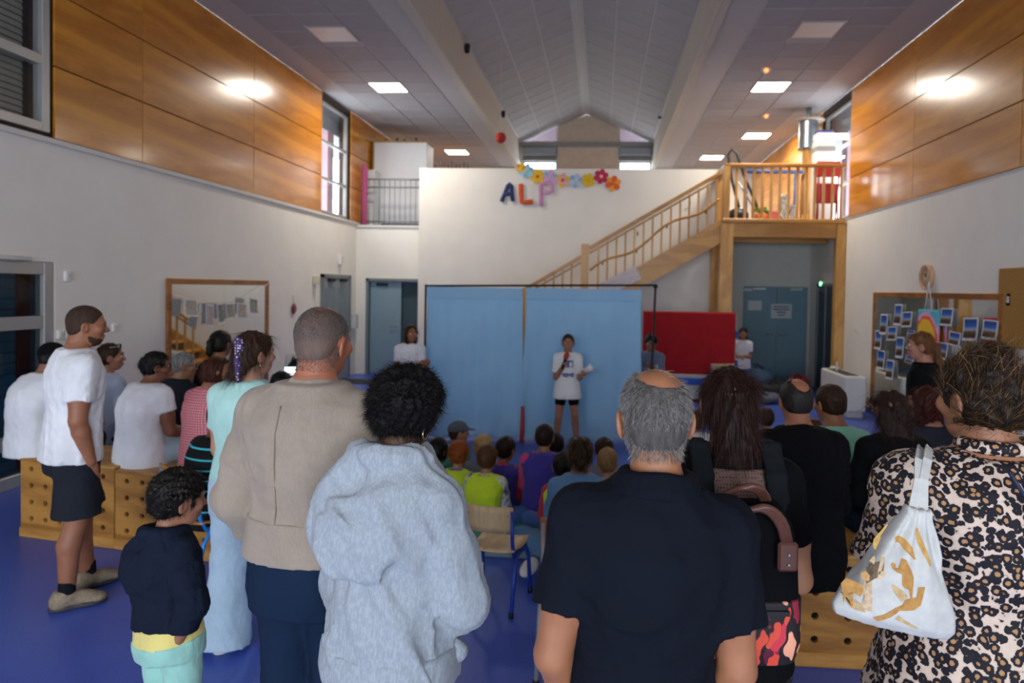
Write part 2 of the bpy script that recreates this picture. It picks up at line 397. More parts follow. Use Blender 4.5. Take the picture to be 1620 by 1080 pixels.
# glazed door, left
DG = glass((.55, .62, .66), name='dark_glass')
dr = window('X', XL - .05, *DOOR_L, mull=[5.1], trans=[.42, 1.5], fr=.12, pane=DG, depth=.09); dr.name = 'door_1'
mb = MB(); mb.box((XL - .24, 3.85, 0), (XL - .2, 6.24, 2.07)); mb.build('shutter_back', flat('#4a7688', .6), dr)
sm_ = MB(); sm_.box((-.008, 3.9, -.045), (.008, 6.0, .045), bev=.006); sme2 = sm_.mesh('shutter_slat'); sme2.materials.append(flat('#5a94ae', .5))
for k in range(20):
    s_ = bpy.data.objects.new('shutter_slat', sme2); col.objects.link(s_); s_.parent = dr; s_.location = (XL - .19, 0, .07 + k * .1)
mb = MB(); mb.box((XL - .2, 6.0, .1), (XL - .16, 6.13, 2.0)); mb.build('red_curtain', cloth('#7a1f22'), dr)
mb = MB(); mb.box((XL, 5.2, 2.07), (XL + .06, 5.92, 2.11), bev=.01); o = mb.build('door_closer', flat('#c9c9c6', .4, .3)); tag(o, 'long pale door closer bar on top of the glazed door', 'door closer')

# double door on the left wall and doors at the far end
def plain_door(root, axis, c, u0, u1, z0, z1, mat, handle_u=None, inset=0.0, sgn=1, name='leaf'):
    P = (lambda u, d, z: (c + d, u, z)) if axis == 'X' else (lambda u, d, z: (u, c + d, z))
    m_ = MB(); a, b = P(u0 + .01, 0, z0 + .005), P(u1 - .01, sgn * .045, z1 - .01)
    lo = tuple(min(p, q) for p, q in zip(a, b)); hi = tuple(max(p, q) for p, q in zip(a, b)); m_.box(lo, hi, bev=.006)
    o = m_.build(name, mat, root)
    if handle_u is not None:
        h = MB(); p0 = P(handle_u, sgn * .045, 1.03); p1 = P(handle_u, sgn * .1, 1.03); h.tube([p0, p1], .012); q = P(handle_u + .13 * (1 if handle_u < (u0 + u1) / 2 else -1), sgn * .1, 1.03); h.tube([p1, q], .011)
        h.build('handle', GREYMETAL, o)
    return o
d2 = empty('door_2', kind='structure')
GD = flat('#8b959b', .5, var=.03)
plain_door(d2, 'X', XL, 12.55, 13.18, 0, 2.04, GD, 13.1, sgn=1); plain_door(d2, 'X', XL, 13.18, 13.82, 0, 2.04, GD, 13.25, sgn=1)
for a, b in ((12.62, 13.1), (13.26, 13.74)):
    m_ = MB(); m_.box((XL + .046, a, 1.1), (XL + .055, b, 1.85), bev=.004); m_.build('window_panel', flat('#7c878d', .3), d2)
mb = MB()
mb.box((XL, 12.48, 0), (XL + .06, 12.55, 2.1)); mb.box((XL, 13.82, 0), (XL + .06, 13.9, 2.1)); mb.box((XL, 12.48, 2.04), (XL + .06, 13.9, 2.11)); mb.build('door_frame', flat('#7d8488', .5), d2)
for a in (12.7, 13.3):
    m_ = MB(); m_.box((XL + .05, a, 1.97), (XL + .1, a + .3, 2.03), bev=.008); m_.build('door_closer', BLACK, d2)

XA = at(662, 400, Y=YALP).x
XALP1 = 2.42
wb = slab_with_holes('wall_back', WHITE, 'Y', YALP, YALP + .18, XA, XALP1, 0, 4.28, [])
mb = MB(); mb.box((XA, YALP + .18, 0), (XA + .18, YREC + .05, MZ)); o = mb.build('wall_back_return', WHITE); o['kind'] = 'structure'
wrec = slab_with_holes('wall_back_left', WHITE, 'Y', YREC, YREC + .2, XL, XA + .1, 0, MZ - .02, [(-5.02, -3.85, 0, 2.02)])
mb = MB(); mb.box((XL, YREC - .04, MZ - .06), (XA, YREC + .2, MZ + .0), bev=.01); o = mb.build('trim_3', TRIM); o['kind'] = 'structure'
d3 = empty('door_3', kind='structure')
plain_door(d3, 'Y', YREC + .12, -5.0, -4.3, 0, 2.0, BLUEDOOR, -4.4, sgn=-1)
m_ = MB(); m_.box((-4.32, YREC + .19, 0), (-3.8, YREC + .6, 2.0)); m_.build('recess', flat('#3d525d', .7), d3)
lf = plain_door(d3, 'Y', 0, -.6, 0, 0, 1.98, flat('#5a7482', .5), -.5, sgn=-1); lf.location = (-3.88, YREC + .16, 0); lf.rotation_euler = (0, 0, -1.1)
mb = MB(); mb.box((-5.06, YREC - .015, 0), (-5.0, YREC + .2, 2.06)); mb.box((-3.88, YREC - .015, 0), (-3.82, YREC + .2, 2.06)); mb.box((-5.06, YREC - .015, 2.0), (-3.82, YREC + .2, 2.06)); mb.build('door_frame', flat('#6f7d85', .5), d3)
m_ = MB(); m_.box((-4.85, YREC + .03, 1.9), (-4.6, YREC + .075, 1.96), bev=.008); m_.build('door_closer', BLACK, d3); 

YR = 14.6
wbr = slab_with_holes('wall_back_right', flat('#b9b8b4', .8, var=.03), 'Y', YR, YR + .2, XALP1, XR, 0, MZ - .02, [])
mb = MB(); mb.box((XALP1 - .18, YALP + .18, 0), (XALP1, YR, MZ - .02)); o = mb.build('wall_back_side', WHITE); o['kind'] = 'structure'
d4 = empty('door_4', kind='structure')
DB = flat('#5f7f90', .5, var=.05)
xa, xm, xb = at(1174, 520, Y=YR).x, at(1226, 520, Y=YR).x, at(1276, 520, Y=YR).x
plain_door(d4, 'Y', YR, xa, xm, 0, 2.04, DB, xm - .08, sgn=-1); plain_door(d4, 'Y', YR, xm, xb, 0, 2.04, DB, xm + .08, sgn=-1)
for a in (xm - .5, xm + .25):
    m_ = MB(); m_.box((a, YR - .1, 1.95), (a + .28, YR - .045, 2.01), bev=.008); m_.build('door_closer', GREYMETAL, d4)
d5 = empty('door_5', kind='structure')
m_ = MB(); m_.box((XR - .05, 13.0, 0), (XR - .005, 13.9, 2.04), bev=.006); lf = m_.build('leaf', flat('#252b33', .3), d5)
m_ = MB(); m_.box((XR - .06, 12.92, 0), (XR, 13.0, 2.1)); m_.box((XR - .06, 13.42, 0), (XR - .04, 13.48, 2.04)); m_.box((XR - .06, 13.9, 0), (XR, 13.98, 2.1)); m_.box((XR - .06, 12.92, 2.04), (XR, 13.98, 2.1)); m_.build('door_frame', GREYMETAL, d5)

# mezzanine slab, platform and its beams
mz = MB(); mz.box((XL, YREC + .02, MZ - .2), (XR, YEND, MZ)); mz.box((XA + .18, YALP + .18, MZ - .2), (XALP1 - .18, YREC + .02, MZ)); o = mz.build('floor_mezzanine', flat('#8d8f96', .6)); o['kind'] = 'structure'

# ceilings: flat aisles with tiles, raised central bay

TILE = flat('#a2a0a4', 0.85, var=.04, vscale=3, bump=.15, bscale=300)
GRID = flat('#b2b0b2', 0.7, var=.02)
OFFLAMP = flat('#e6dcd2', .4, var=.02)
tm = MB(); tm.box((-.289, -.289, 0), (.289, .289, .02), bev=.006); tme = tm.mesh('tile'); tme.materials.append(TILE)
lamps_on = [(-3.94, 12.25), (-3.94, 18.1), (2.87, 12.29), (3.47, 16.1), (2.87, 18.7)]
lamps_off = [(-3.94, 9.67), (2.87, 9.67)]
def aisle(name, x0, x1):
    m_ = MB(); m_.box((x0, Y0, ZC), (x1, YEND, ZC + .12)); c = m_.build(name, GRID); c['kind'] = 'structure'
    xl0 = -3.94 if x0 < 0 else 2.87
    nx0 = math.ceil((x0 + .3 - xl0) / .6 - 1e-6); nx1 = math.floor((x1 - .3 - xl0) / .6 + 1e-6)
    y = 12.25
    js = range(math.ceil((5.7 - y) / .6), math.floor((YEND - .3 - y) / .6) + 1)
    for j in js:
        yy = y + j * .6
        for i in range(nx0, nx1 + 1):
            xx = xl0 + i * .6
            if any(abs(xx - a) < .35 and abs(yy - b) < .35 for a, b in lamps_on + lamps_off): continue
            o = bpy.data.objects.new('tile', tme); col.objects.link(o); o.parent = c; o.location = (xx, yy, ZC - .012)
    return c
aisle('ceiling', XL, FXL); aisle('ceiling.001', FXR, XR)
FASC = flat('#bdb7ad', .7, var=.03)
for nm, x, s_ in (('trim_4', FXL, 1), ('trim_5', FXR, -1)):
    m_ = MB(); m_.box((min(x, x - s_ * .1), Y0, ZC - .03), (max(x, x - s_ * .1), YEND, ZE + .1)); m_.box((min(x, x + s_ * .05), Y0, ZC - .04), (max(x, x + s_ * .05), YEND, ZC + .14), bev=.01); o = m_.build(nm, FASC); o['kind'] = 'structure'
ang = math.atan2(ZR - ZE, RX - FXL); SLL = math.hypot(ZR - ZE, RX - FXL)
for nm, s_ in (('ceiling.002', 1), ('ceiling.003', -1)):
    x = FXL if s_ > 0 else FXR
    m_ = MB(); m_.prism([(x, ZE), (RX, ZR), (RX, ZR + .1), (x, ZE + .1)], Y0, YEND); c = m_.build(nm, GRID); c['kind'] = 'structure'
    for j in range(22):
        yy = YEND - .32 - j * .62
        for i in range(3):
            u = .36 + i * .67
            o = bpy.data.objects.new('tile', tme); col.objects.link(o); o.parent = c
            o.location = (x + s_ * u * math.cos(ang) + s_ * math.sin(ang) * .012, yy, ZE + u * math.sin(ang) - math.cos(ang) * .012); o.rotation_euler = (0, -s_ * ang, 0); o.scale = (1.1, 1.03, 1)
# gable masonry between the far windows
m_ = MB(); m_.box((FXL, YEND - .1, 6.14), (FXR, YEND - .01, 6.28)); o = m_.build('trim_6', flat('#8a8886', .5)); o['kind'] = 'structure'
m_ = MB(); m_.box((-1.4, YEND - .05, 4.4), (.4, YEND, 6.14)); o = m_.build('wall_far_pier', flat('#c4b4a4', .8)); o['kind'] = 'structure'

# ceiling lamps
LED = emit('#fff3e2', 13.0, 'led_diffuser')
def ceiling_lamp(x, y, on, label, cool=False):
    r_ = empty('ceiling_lamp', (x, y, ZC), label=label, cat='ceiling light', group='square ceiling panels')
    m_ = MB()
    for a, b in (((-.3, -.3), (.3, -.275)), ((-.3, .275), (.3, .3)), ((-.3, -.275), (-.275, .275)), ((.275, -.275), (.3, .275))): m_.box((*a, -.022), (*b, 0))
    m_.build('frame', GRID, r_)
    m_ = MB(); m_.box((-.275, -.275, -.018), (.275, .275, -.004)); m_.build('diffuser', LED if on else OFFLAMP, r_)
    if on:
        l = bpy.data.lights.new('lamp_light', 'AREA'); l.shape = 'SQUARE'; l.size = .54; l.energy = LAMP_POWER; l.color = (1, .90, .76)
        o = bpy.data.objects.new('lamp_light', l); col.objects.link(o); o.parent = r_; o.location = (0, 0, -.026)
LN = ['lit square ceiling panel above the left mirror wall', 'lit square ceiling panel far back over the white cabinet', 'lit square ceiling panel below the smoke detector', 'lit square ceiling panel over the wooden balcony', 'lit square ceiling panel furthest back beside the gable']
for (x, y), n_ in zip(lamps_on, LN): ceiling_lamp(x, y, True, n_)
ceiling_lamp(*lamps_off[0], False, 'unlit square ceiling panel over the left plywood wall'); ceiling_lamp(*lamps_off[1], False, 'unlit square ceiling panel over the right plywood wall')
# spots on the bay edge, detectors, ball
for (px, py, x, nm) in ((735, 76, FXL, 'nearer'), (793, 180, FXL, 'farther'), (1081, 73, FXR, 'nearer'), (1047, 182, FXR, 'farther')):
    p = at(px, py, X=x); s_ = 1 if x < 0 else -1
    r_ = empty('spot_lamp', (x, p.y, p.z), label='small black spot lamp, %s one on the %s edge of the raised ceiling' % (nm, 'left' if x < 0 else 'right'), cat='spot lamp', group='small black spots')
    m_ = MB(); m_.lathe([(.03, 0), (.045, .02), (.05, .14), (.04, .16)], (s_ * .05, 0, -.09), n=12); m_.build('lamp_housing', BLACK, r_)
    m_ = MB(); m_.box((min(0, s_ * .06), -.02, -.02), (max(0, s_ * .06), .02, .02)); m_.build('bracket', BLACK, r_)
for (px, py, nm, em) in ((1212, 107, 'white smoke detector with a glowing orange light beside the lit panel', 3), (1212, 180, 'small orange alarm light on the ceiling behind the detector', 3)):
    p = at(px, py, Z=ZC)
    r_ = empty('smoke_detector', (p.x, p.y, ZC), label=nm, cat='detector')
    m_ = MB(); m_.lathe([(.08, -.012), (.085, -.03), (.06, -.07), (.03, -.09)], n=16); m_.build('housing', flat('#d8d2cc', .5), r_)
    m_ = MB(); m_.ball((-.01, -.06, -.06), .035, 10); m_.build('signal_light', emit('#ff7a30', em), r_)
p = at(792, 218, Y=12.9)
r_ = empty('paper_ball', p, label='red paper ball hanging below the raised ceiling edge', cat='ball')
m_ = MB(); m_.ball((0, 0, 0), .105, 16); m_.build('ball', flat('#a3281f', .7, var=.1), r_); m_ = MB(); m_.tube([(0, 0, .1), (0, 0, ZE + (p.x - FXL) * (ZR - ZE) / (RX - FXL) - p.z - .02)], .003, 5); m_.build('string', flat('#c8c8c8'), r_)

# ------------------------------------------------------------------ staircase and balcony
st = empty('staircase', (0, 12.6, 0), label='pine staircase climbing along the white wall to the balcony', cat='staircase')
YS0, YS1 = 12.6, 13.5
def S(px, py): p = at(px, py, Y=YS0); return p.x, p.z
hx0, hz0 = S(934, 392); hx1, hz1 = S(1140, 274); sl = (hz1 - hz0) / (hx1 - hx0)
sx1, sz1 = S(1140, 348)                                   # stringer top edge at the platform
rail = lambda x: hz1 + sl * (x - hx1)
strt = lambda x: sz1 + sl * (x - sx1)
xbot = sx1 - sz1 / sl + .35
m_ = MB(); dz = .42
m_.prism([(sx1, sz1), (sx1, sz1 - dz), (xbot + .4, max(0, strt(xbot + .4) - dz)), (xbot, 0), (xbot - .0, max(.02, strt(xbot)))], YS0 - .03, YS0 + .03 - .0); m_.build('stringer', PINEX, st, (0, -12.6, 0))
m_ = MB(); m_.prism([(sx1, sz1), (sx1, sz1 - dz), (xbot + .4, max(0, strt(xbot + .4) - dz)), (xbot, 0), (xbot - .0, max(.02, strt(xbot)))], YS1 - .05, YS1); m_.build('stringer', PINEX, st, (0, -12.6, 0))
tr = MB(); tr.box((-.15, 0, -.02), (.15, YS1 - YS0 - .08, .02), bev=.005); trm = tr.mesh('tread'); trm.materials.append(PINEX)
nst = 18
for k in range(1, nst):
    z = MZ * k / nst; x = sx1 + (z - MZ) / sl - .1
    o = bpy.data.objects.new('tread', trm); col.objects.link(o); o.parent = st; o.location = (x, .03, z - .2)
def barx(xa_, xb_, f, y, w, h, name, mat=PINEX):
    m_ = MB(); m_.bar((xa_, y, f(xa_)), (xb_, y, f(xb_)), w, h, bev=.008); return m_.build(name, mat, st, (0, -12.6, 0))
xn = S(925, 420)[0]
barx(xbot + .2, xn - .05, lambda x: rail(x) - .07, YS0, .06, .07, 'handrail'); barx(xn + .08, hx1, rail, YS0, .06, .07, 'handrail')
barx(xbot + .2, xn - .05, lambda x: rail(x) - .17, YS0, .03, .035, 'upper_rail'); barx(xn + .08, hx1, lambda x: rail(x) - .09, YS0, .03, .035, 'upper_rail')
m_ = MB(); zt = S(925, 386)[1]; m_.box((xn - .07, YS0 - .07, 0), (xn + .07, YS0 + .07, zt), bev=.008); m_.build('newel_post', PINE, st, (0, -12.6, 0))
x = xbot + .25; nb = 0
while x < hx1 - .05:
    if abs(x - xn) > .1:
        m_ = MB(); m_.box((x - .017, YS0 - .017, strt(x) - .02), (x + .017, YS0 + .017, rail(x) - .06), bev=.004); m_.build('baluster', PINE, st, (0, -12.6, 0))
    x += .163
pts = []
for k in range(61):
    x = xn + .1 + (hx1 - .02 - xn - .1) * k / 60
    pts.append((x, YS0 - .05, (rail(x) + strt(x)) / 2 - .02 + .07 * math.sin((x - xn) * 5.2)))
m_ = MB(); m_.tube(pts, .022, 8); m_.build('low_handrail', PINEX, st, (0, -12.6, 0))
for k in (6, 22, 36, 54):
    p = Vector(pts[k]); m_ = MB(); m_.tube([p + Vector((0, 0, -.02)), p + Vector((0, .03, -.06)), p + Vector((0, .06, -.06))], .012, 6); m_.build('bracket', BLACK, st, (0, -12.6, 0))
for k in range(6):
    x = xn - 2.0 + k * 1.0; m_ = MB(); m_.tube([(x, YS1 + .05, rail(x) - .2), (x, YS1, rail(x) - .22), (x, YS1 - .04, rail(x) - .15)], .012, 6); m_.build('bracket', BLACK, st, (0, -12.6, 0))
# poster tucked under the stair
xq, zq = S(985, 445)
m_ = MB(); m_.bar((xq - .4, YS0 - .05, zq - .19), (xq + .28, YS0 - .05, zq + .17), .008, .26, up=(0, 0, 1)); o = m_.build('paper_sheet', flat('#d9cfd0', .8, var=.15, vscale=30)); tag(o, 'pale speckled paper sheet leaning along the stair stringer', 'paper')

bal = empty('balcony_railing', (2.2, YS0, MZ), label='pine railing around the balcony at the top of the stairs', cat='railing')
bx0 = S(1150, 300)[0]; bx1 = XR - .02; B = lambda mb_, n_, mat_: mb_.build(n_, mat_, bal, (-2.2, -YS0, -MZ))
zt = S(1240, 259)[1]
m_ = MB(); m_.box((bx0 - .06, YS0 - .05, zt - .06), (bx1, YS0 + .05, zt), bev=.012); B(m_, 'top_rail', PINEX)
m_ = MB(); m_.box((bx0 - .08, YS0 - .07, MZ - .04), (bx1, YS0 + .05, MZ + .03), bev=.012); B(m_, 'bottom_rail', PINEX)
for x in (bx0 - .01, ):
    m_ = MB(); m_.box((x - .06, YS0 - .05, MZ), (x + .06, YS0 + .07, zt - .03), bev=.01); B(m_, 'post', PINE)
m_ = MB(); m_.box((bx0 - .05, YS0, MZ + .9), (bx0 + .03, YALP, zt), bev=.01); B(m_, 'side_rail', PINE)
for k in range(7):
    y = YS0 + .14 + k * .125; m_ = MB(); m_.box((bx0 - .02, y - .02, MZ), (bx0 + .02, y + .02, zt - .05)); B(m_, 'baluster', PINE)
nb = 13
for k in range(nb):
    x = bx0 + .17 + k * (bx1 - bx0 - .25) / (nb - 1)
    m_ = MB(); m_.box((x - .024, YS0 - .02, MZ), (x + .024, YS0 + .02, zt - .04), bev=.008); B(m_, 'baluster', PINE)
bp = empty('balcony', (3.3, YS0, 0), label='pine post and beam frame carrying the balcony', cat='frame')
B2 = lambda mb_, n_, mat_: mb_.build(n_, mat_, bp, (-3.3, -YS0, 0))
m_ = MB(); m_.box((bx0 - .1, YS0 - .02, MZ - .05), (XR - .01, YALP - .01, MZ - .0)); m_.box((XALP1 + .01, YALP - .01, MZ - .05), (XR - .01, YR - .02, MZ)); B2(m_, 'deck', PINEX)
m_ = MB(); m_.box((bx0 - .05, YS0 - .03, MZ - .3), (XR - .01, YS0 + .08, MZ - .05), bev=.008); B2(m_, 'beam', PINEX)
m_ = MB(); m_.box((XALP1 + .02, YALP - .02, MZ - .33), (XR - .02, YALP + .1, MZ - .05), bev=.008); B2(m_, 'beam', PINEX)
cx0, cx1 = S(1137, 440)[0], S(1158, 440)[0]
m_ = MB(); m_.box((cx0, YS0 - .06, 0), (cx1, YS0 + .12, MZ - .05), bev=.008); B2(m_, 'post', PINE)
m_ = MB(); m_.box((cx0 - .02, YALP - .16, 0), (cx0 + .16, YALP - .0, MZ - .05), bev=.008); B2(m_, 'post', PINE)
m_ = MB(); m_.box((XR - .17, YS0 - .06, 0), (XR - .005, YS0 + .1, MZ - .05), bev=.008); B2(m_, 'post', PINE)

# steel railing on the left recess
rl = empty('steel_railing', (-4.5, YREC, MZ), label='thin grey steel railing on the ledge above the blue doors', cat='railing')
BR = lambda mb_, n_: mb_.build(n_, GREYMETAL, rl, (4.5, -YREC, -MZ))
x0_, x1_ = at(580, 300, Y=YREC).x, XA
zt = at(620, 283, Y=YREC).z
for z in (MZ + .08, zt - .17, zt): m_ = MB(); m_.tube([(x0_, YREC + .05, z), (x1_, YREC + .05, z)], .018, 8); BR(m_, 'rail')
for k in range(12):
    x = x0_ + (x1_ - x0_) * (k + .3) / 12; m_ = MB(); m_.tube([(x, YREC + .05, MZ), (x, YREC + .05, zt)], .009, 6); BR(m_, 'bar')
exec_later = []
# ------------------------------------------------------------------ wall fittings
PLASTIC = flat('#e3e1dc', .45, var=.02)
def wall_box(name, px, py, w, h, side, label, cat, d=.03, mat=PLASTIC, knob=True):
    X = XL if side < 0 else XR; p = at(px, py, X=X); s_ = 1 if side < 0 else -1
    r_ = empty(name, (X + s_ * .002, p.y, p.z), label=label, cat=cat)
    m_ = MB(); m_.box((min(0, s_ * d), -w / 2, -h / 2), (max(0, s_ * d), w / 2, h / 2), bev=.006); m_.build('plate', mat, r_)
    if knob: m_ = MB(); m_.box((min(s_ * d, s_ * (d + .008)), -w / 4, -h / 4), (max(s_ * d, s_ * (d + .008)), w / 4, h / 4), bev=.003); m_.build('button', flat('#c9c7c3', .4), r_)
    return r_
wall_box('thermostat', 104, 437, .07, .1, -1, 'small white thermostat beside the glazed door top', 'thermostat')
wall_box('light_switch', 93, 529, .08, .085, -1, 'white light switch closest to the glazed door', 'switch')
wall_box('light_switch', 105, 528, .08, .085, -1, 'white light switch second from the glazed door', 'switch')
wall_box('light_switch', 179, 518, .08, .09, -1, 'white light switch behind the man in white and black shorts', 'switch')
wall_box('alarm_bell', 497, 443, .14, .16, -1, 'cream alarm box beside the grey double door', 'alarm box', .09, flat('#d9cdb4', .5))
wall_box('emergency_light', 536, 410, .12, .2, -1, 'white emergency light above the grey double door', 'emergency light', .07)
wall_box('phone_handset', 557, 508, .16, .3, -1, 'white wall dispenser beside the grey double door', 'dispenser', .1, flat('#c8ccd0', .4))
wall_box('wall_socket', 1356, 523, .07, .1, 1, 'small white wall socket left of the large right mirror', 'socket', .02)
wall_box('thermostat', 1600, 474, .08, .14, 1, 'small white control box beside the right mirror', 'thermostat', .03)
r_ = wall_box('cork_board', 1628, 488, 1.0, .84, 1, 'brown cork notice board beside the large right mirror', 'notice board', .03, flat('#a5793a', .9, var=.12, vscale=60), knob=False)
p = at(463, 488, X=XL)
r_ = empty('paper_ornament', (XL + .02, p.y, p.z), label='small red and dark paper ornament hanging on the left wall', cat='ornament')
m_ = MB(); m_.ball((0, 0, 0), (.02, .07, .1), 12); m_.build('body', flat('#a8443c', .7, var=.2, vscale=20), r_); m_ = MB(); m_.lathe([(.075, -.005), (.08, 0), (.075, .005)], (.01, 0, 0), 'X', 14); m_.build('rim', flat('#2d3566', .6), r_); m_ = MB(); m_.tube([(0, 0, .1), (-.018, 0, .22)], .003, 5); m_.build('string', BLACK, r_)
# clock
p = at(1469, 438, X=XR)
r_ = empty('wall_clock', (XR, p.y, p.z), label='round pale wooden wall clock above the right mirror', cat='clock')
m_ = MB(); m_.lathe([(.02, 0), (.165, 0), (.17, -.05), (.15, -.06), (.14, -.03), (.02, -.03)], axis='X', n=32); m_.build('case', wood('#c99a72', '#e2bd98', 2, 'Z', .5), r_)
m_ = MB(); m_.lathe([(.01, -.031), (.138, -.031), (.138, -.034), (.01, -.034)], axis='X', n=32); m_.build('dial', flat('#c7a993', .6), r_)
m_ = MB(); m_.bar((-.037, 0, 0), (-.037, .05, .05), .006, .012); m_.bar((-.037, 0, 0), (-.037, -.02, .1), .006, .009); m_.build('hands', flat('#5a4234'), r_)

# mirrors
MIR = NT('mirror').set(0.015, 1.0, 0.5); MIR.col((.78, .8, .78)); MIR = MIR.m
FRAME = wood('#7e4a1c', '#a56a30', 1.5, 'Y', .4, 'mirror_frame_wood')
def wall_mirror(side, y0, y1, z0, z1, label):
    X = XL if side < 0 else XR; s_ = -side
    r_ = empty('wall_mirror', (X, (y0 + y1) / 2, z0), label=label, cat='mirror'); L = (-X, -(y0 + y1) / 2, -z0); f = .075
    def bx(a, b, bev=.006):
        m_ = MB(); lo = (min(X, X + s_ * .035), a[0], a[1]); hi = (max(X, X + s_ * .035), b[0], b[1]); m_.box(lo, hi, bev=bev); m_.build('frame', FRAME, r_, L)
    bx((y0, z0), (y0 + f, z1)); bx((y1 - f, z0), (y1, z1)); bx((y0 + f, z1 - f), (y1 - f, z1)); bx((y0 + f, z0), (y1 - f, z0 + f))
    n_ = 2; w = (y1 - y0 - 2 * f) / n_
    for k in range(n_):
        m_ = MB(); a = y0 + f + k * w; m_.box((min(X + s_ * .008, X + s_ * .016), a + .001, z0 + f), (max(X + s_ * .008, X + s_ * .016), a + w - .001, z1 - f)); m_.build('mirror_pane', MIR, r_, L)
    return r_
wall_mirror(-1, 7.92, 10.44, .12, 1.95, 'wooden framed wall mirror behind the string of photos'); wall_mirror(1, 7.66, 11.19, .1, 1.94, 'large wooden framed mirror covered in photo prints')

def photo_mat(seed, kind):
    t = NT('photo_print'); v = t.coord(kind='Generated'); sx = t.n('ShaderNodeSeparateXYZ'); t.l(v, sx.inputs[0])
    mp = t.coord((3, 3, 3), (seed, seed * 2, 0), kind='Generated'); n = t.noise(mp, 2.5 + seed % 3, 5, .7)
    if kind == 'sky':
        h = t.math('ADD', sx.outputs[2], t.math('MULTIPLY', n, .3))
        t.col(t.ramp(h, [(.35, srgb('#3a2a22')), (.52, srgb(random.choice(['#7a6048', '#5b4a40', '#8a6a3e']))), (.58, srgb('#9db8d8')), (.75, srgb('#3a70c0')), (1.0, srgb('#1c4a9e'))]))
    else:
        c = t.n('ShaderNodeTexVoronoi', i_Scale=2.6); t.l(mp, c.inputs[0])
        t.col(t.mix(t.ramp(n, [(.4, (0, 0, 0)), (.6, (1, 1, 1))]), t.mix(.4, c.outputs['Color'], srgb(random.choice(['#4a4238', '#6c7a4c', '#8a7a6a', '#b0a090']))), srgb(random.choice(['#22201c', '#6c6a4c', '#a89a8a']))))
    t.set(.35); return t.m
PAPER = flat('#dfe0e2', .6, var=.02)
def wall_photo(side, x0, y0, x1, y1, label, kind='sky', off=.035, group=None, tilt=0.0, seed=0):
    X = (XL if side < 0 else XR) - side * off
    a, b = at(x0, y0, X=X), at(x1, y1, X=X); ya, yb = min(a.y, b.y), max(a.y, b.y); za, zb = min(a.z, b.z), max(a.z, b.z)
    cy, cz = (ya + yb) / 2, (za + zb) / 2; hw, hh = (yb - ya) / 2, (zb - za) / 2; s_ = -side
    r_ = empty('photo_print', (X, cy, cz), label=label, cat='photo', group=group); r_.rotation_euler = (tilt, 0, 0)
    n_ = 8; vs = []; 
    for i in range(n_ + 1):
        z = -hh + 2 * hh * i / n_; d = s_ * (.02 * ((n_ - i) / n_) ** 2 * 1.0 + .002)
        vs += [(d, -hw, z), (d, hw, z)]
    fs = [(2 * i, 2 * i + 1, 2 * i + 3, 2 * i + 2) for i in range(n_)]
    m_ = MB(); m_.add(vs, fs); o = m_.build('paper', PAPER, r_); md = o.modifiers.new('thick', 'SOLIDIFY'); md.thickness = .0015
    k = .82; m_ = MB(); m_.add([(x + s_ * .003, y * k, z * k + hh * .05) for x, y, z in vs], fs); o = m_.build('picture', photo_mat(seed, kind), r_); md = o.modifiers.new('thick', 'SOLIDIFY'); md.thickness = .001
    return r_
RP = [((290, 412, 345, 590), 'narrow print high in the left column'), ((412, 328, 468, 515), 'tall print nearest the top edge'), ((478, 392, 555, 530), 'print just left of the rainbow pouch'), ((352, 515, 425, 645), 'small print in the second column of the left cluster'),
      ((245, 548, 295, 718), 'leftmost print touching the frame'), ((425, 605, 485, 795), 'tall print level with the ponytail woman face'), ((262, 715, 322, 890), 'lower print near the left frame'), ((340, 798, 398, 980), 'lowest print beside the ponytail woman hand'),
      ((805, 362, 905, 518), 'print right of the rainbow pouch cords'), ((1000, 440, 1120, 650), 'wide print with a pale right half'), ((1165, 460, 1290, 640), 'rightmost print by the frame'), ((875, 562, 970, 690), 'print behind the leopard dress woman hair'), ((770, 650, 860, 805), 'grey landscape print below the pouch'),
      ((505, 765, 570, 840), 'half hidden print behind the ponytail woman shoulder'), ((520, 548, 580, 610), 'half hidden print behind the ponytail woman forehead')]
for i, ((a, b, c_, d_), n_) in enumerate(RP):
    wall_photo(1, 1340 + a / 5.4, 420 + b / 5.4, 1340 + c_ / 5.4, 420 + d_ / 5.4, 'blue sky photo, %s on the right mirror' % n_ if len(n_.split()) < 9 else 'photo, %s' % n_, 'sky', .04, 'photo prints on the right mirror', random.uniform(-.06, .06), i * 1.7)
LP_ = [((872, 340, 935, 420), 'first and widest'), ((975, 365, 1012, 470), 'second'), ((1030, 360, 1060, 455), 'third'), ((1070, 360, 1112, 430), 'fourth'), ((1122, 360, 1170, 430), 'fifth'), ((1180, 335, 1222, 410), 'last and highest')]
pts = []
for i, ((a, b, c_, d_), n_) in enumerate(LP_):
    wall_photo(-1, a / 3, 360 + b / 3, c_ / 3, 360 + d_ / 3, '%s photo from the window side on the string over the left mirror' % n_, 'people', .12, 'photos strung over the left mirror', random.uniform(-.12, .12), 20 + i * 2.3)
    p = at((a + c_) / 6, 360 + b / 3, X=XL + .12); pts.append(p)
pts = [Vector((XL + .05, 8.0, 1.75))] + pts + [Vector((XL + .05, 10.4, 1.93))]
m_ = MB(); m_.tube(pts, .004, 5); o = m_.build('photo_string', flat('#d8d8d0')); tag(o, 'thin string carrying photos across the left mirror', 'string')
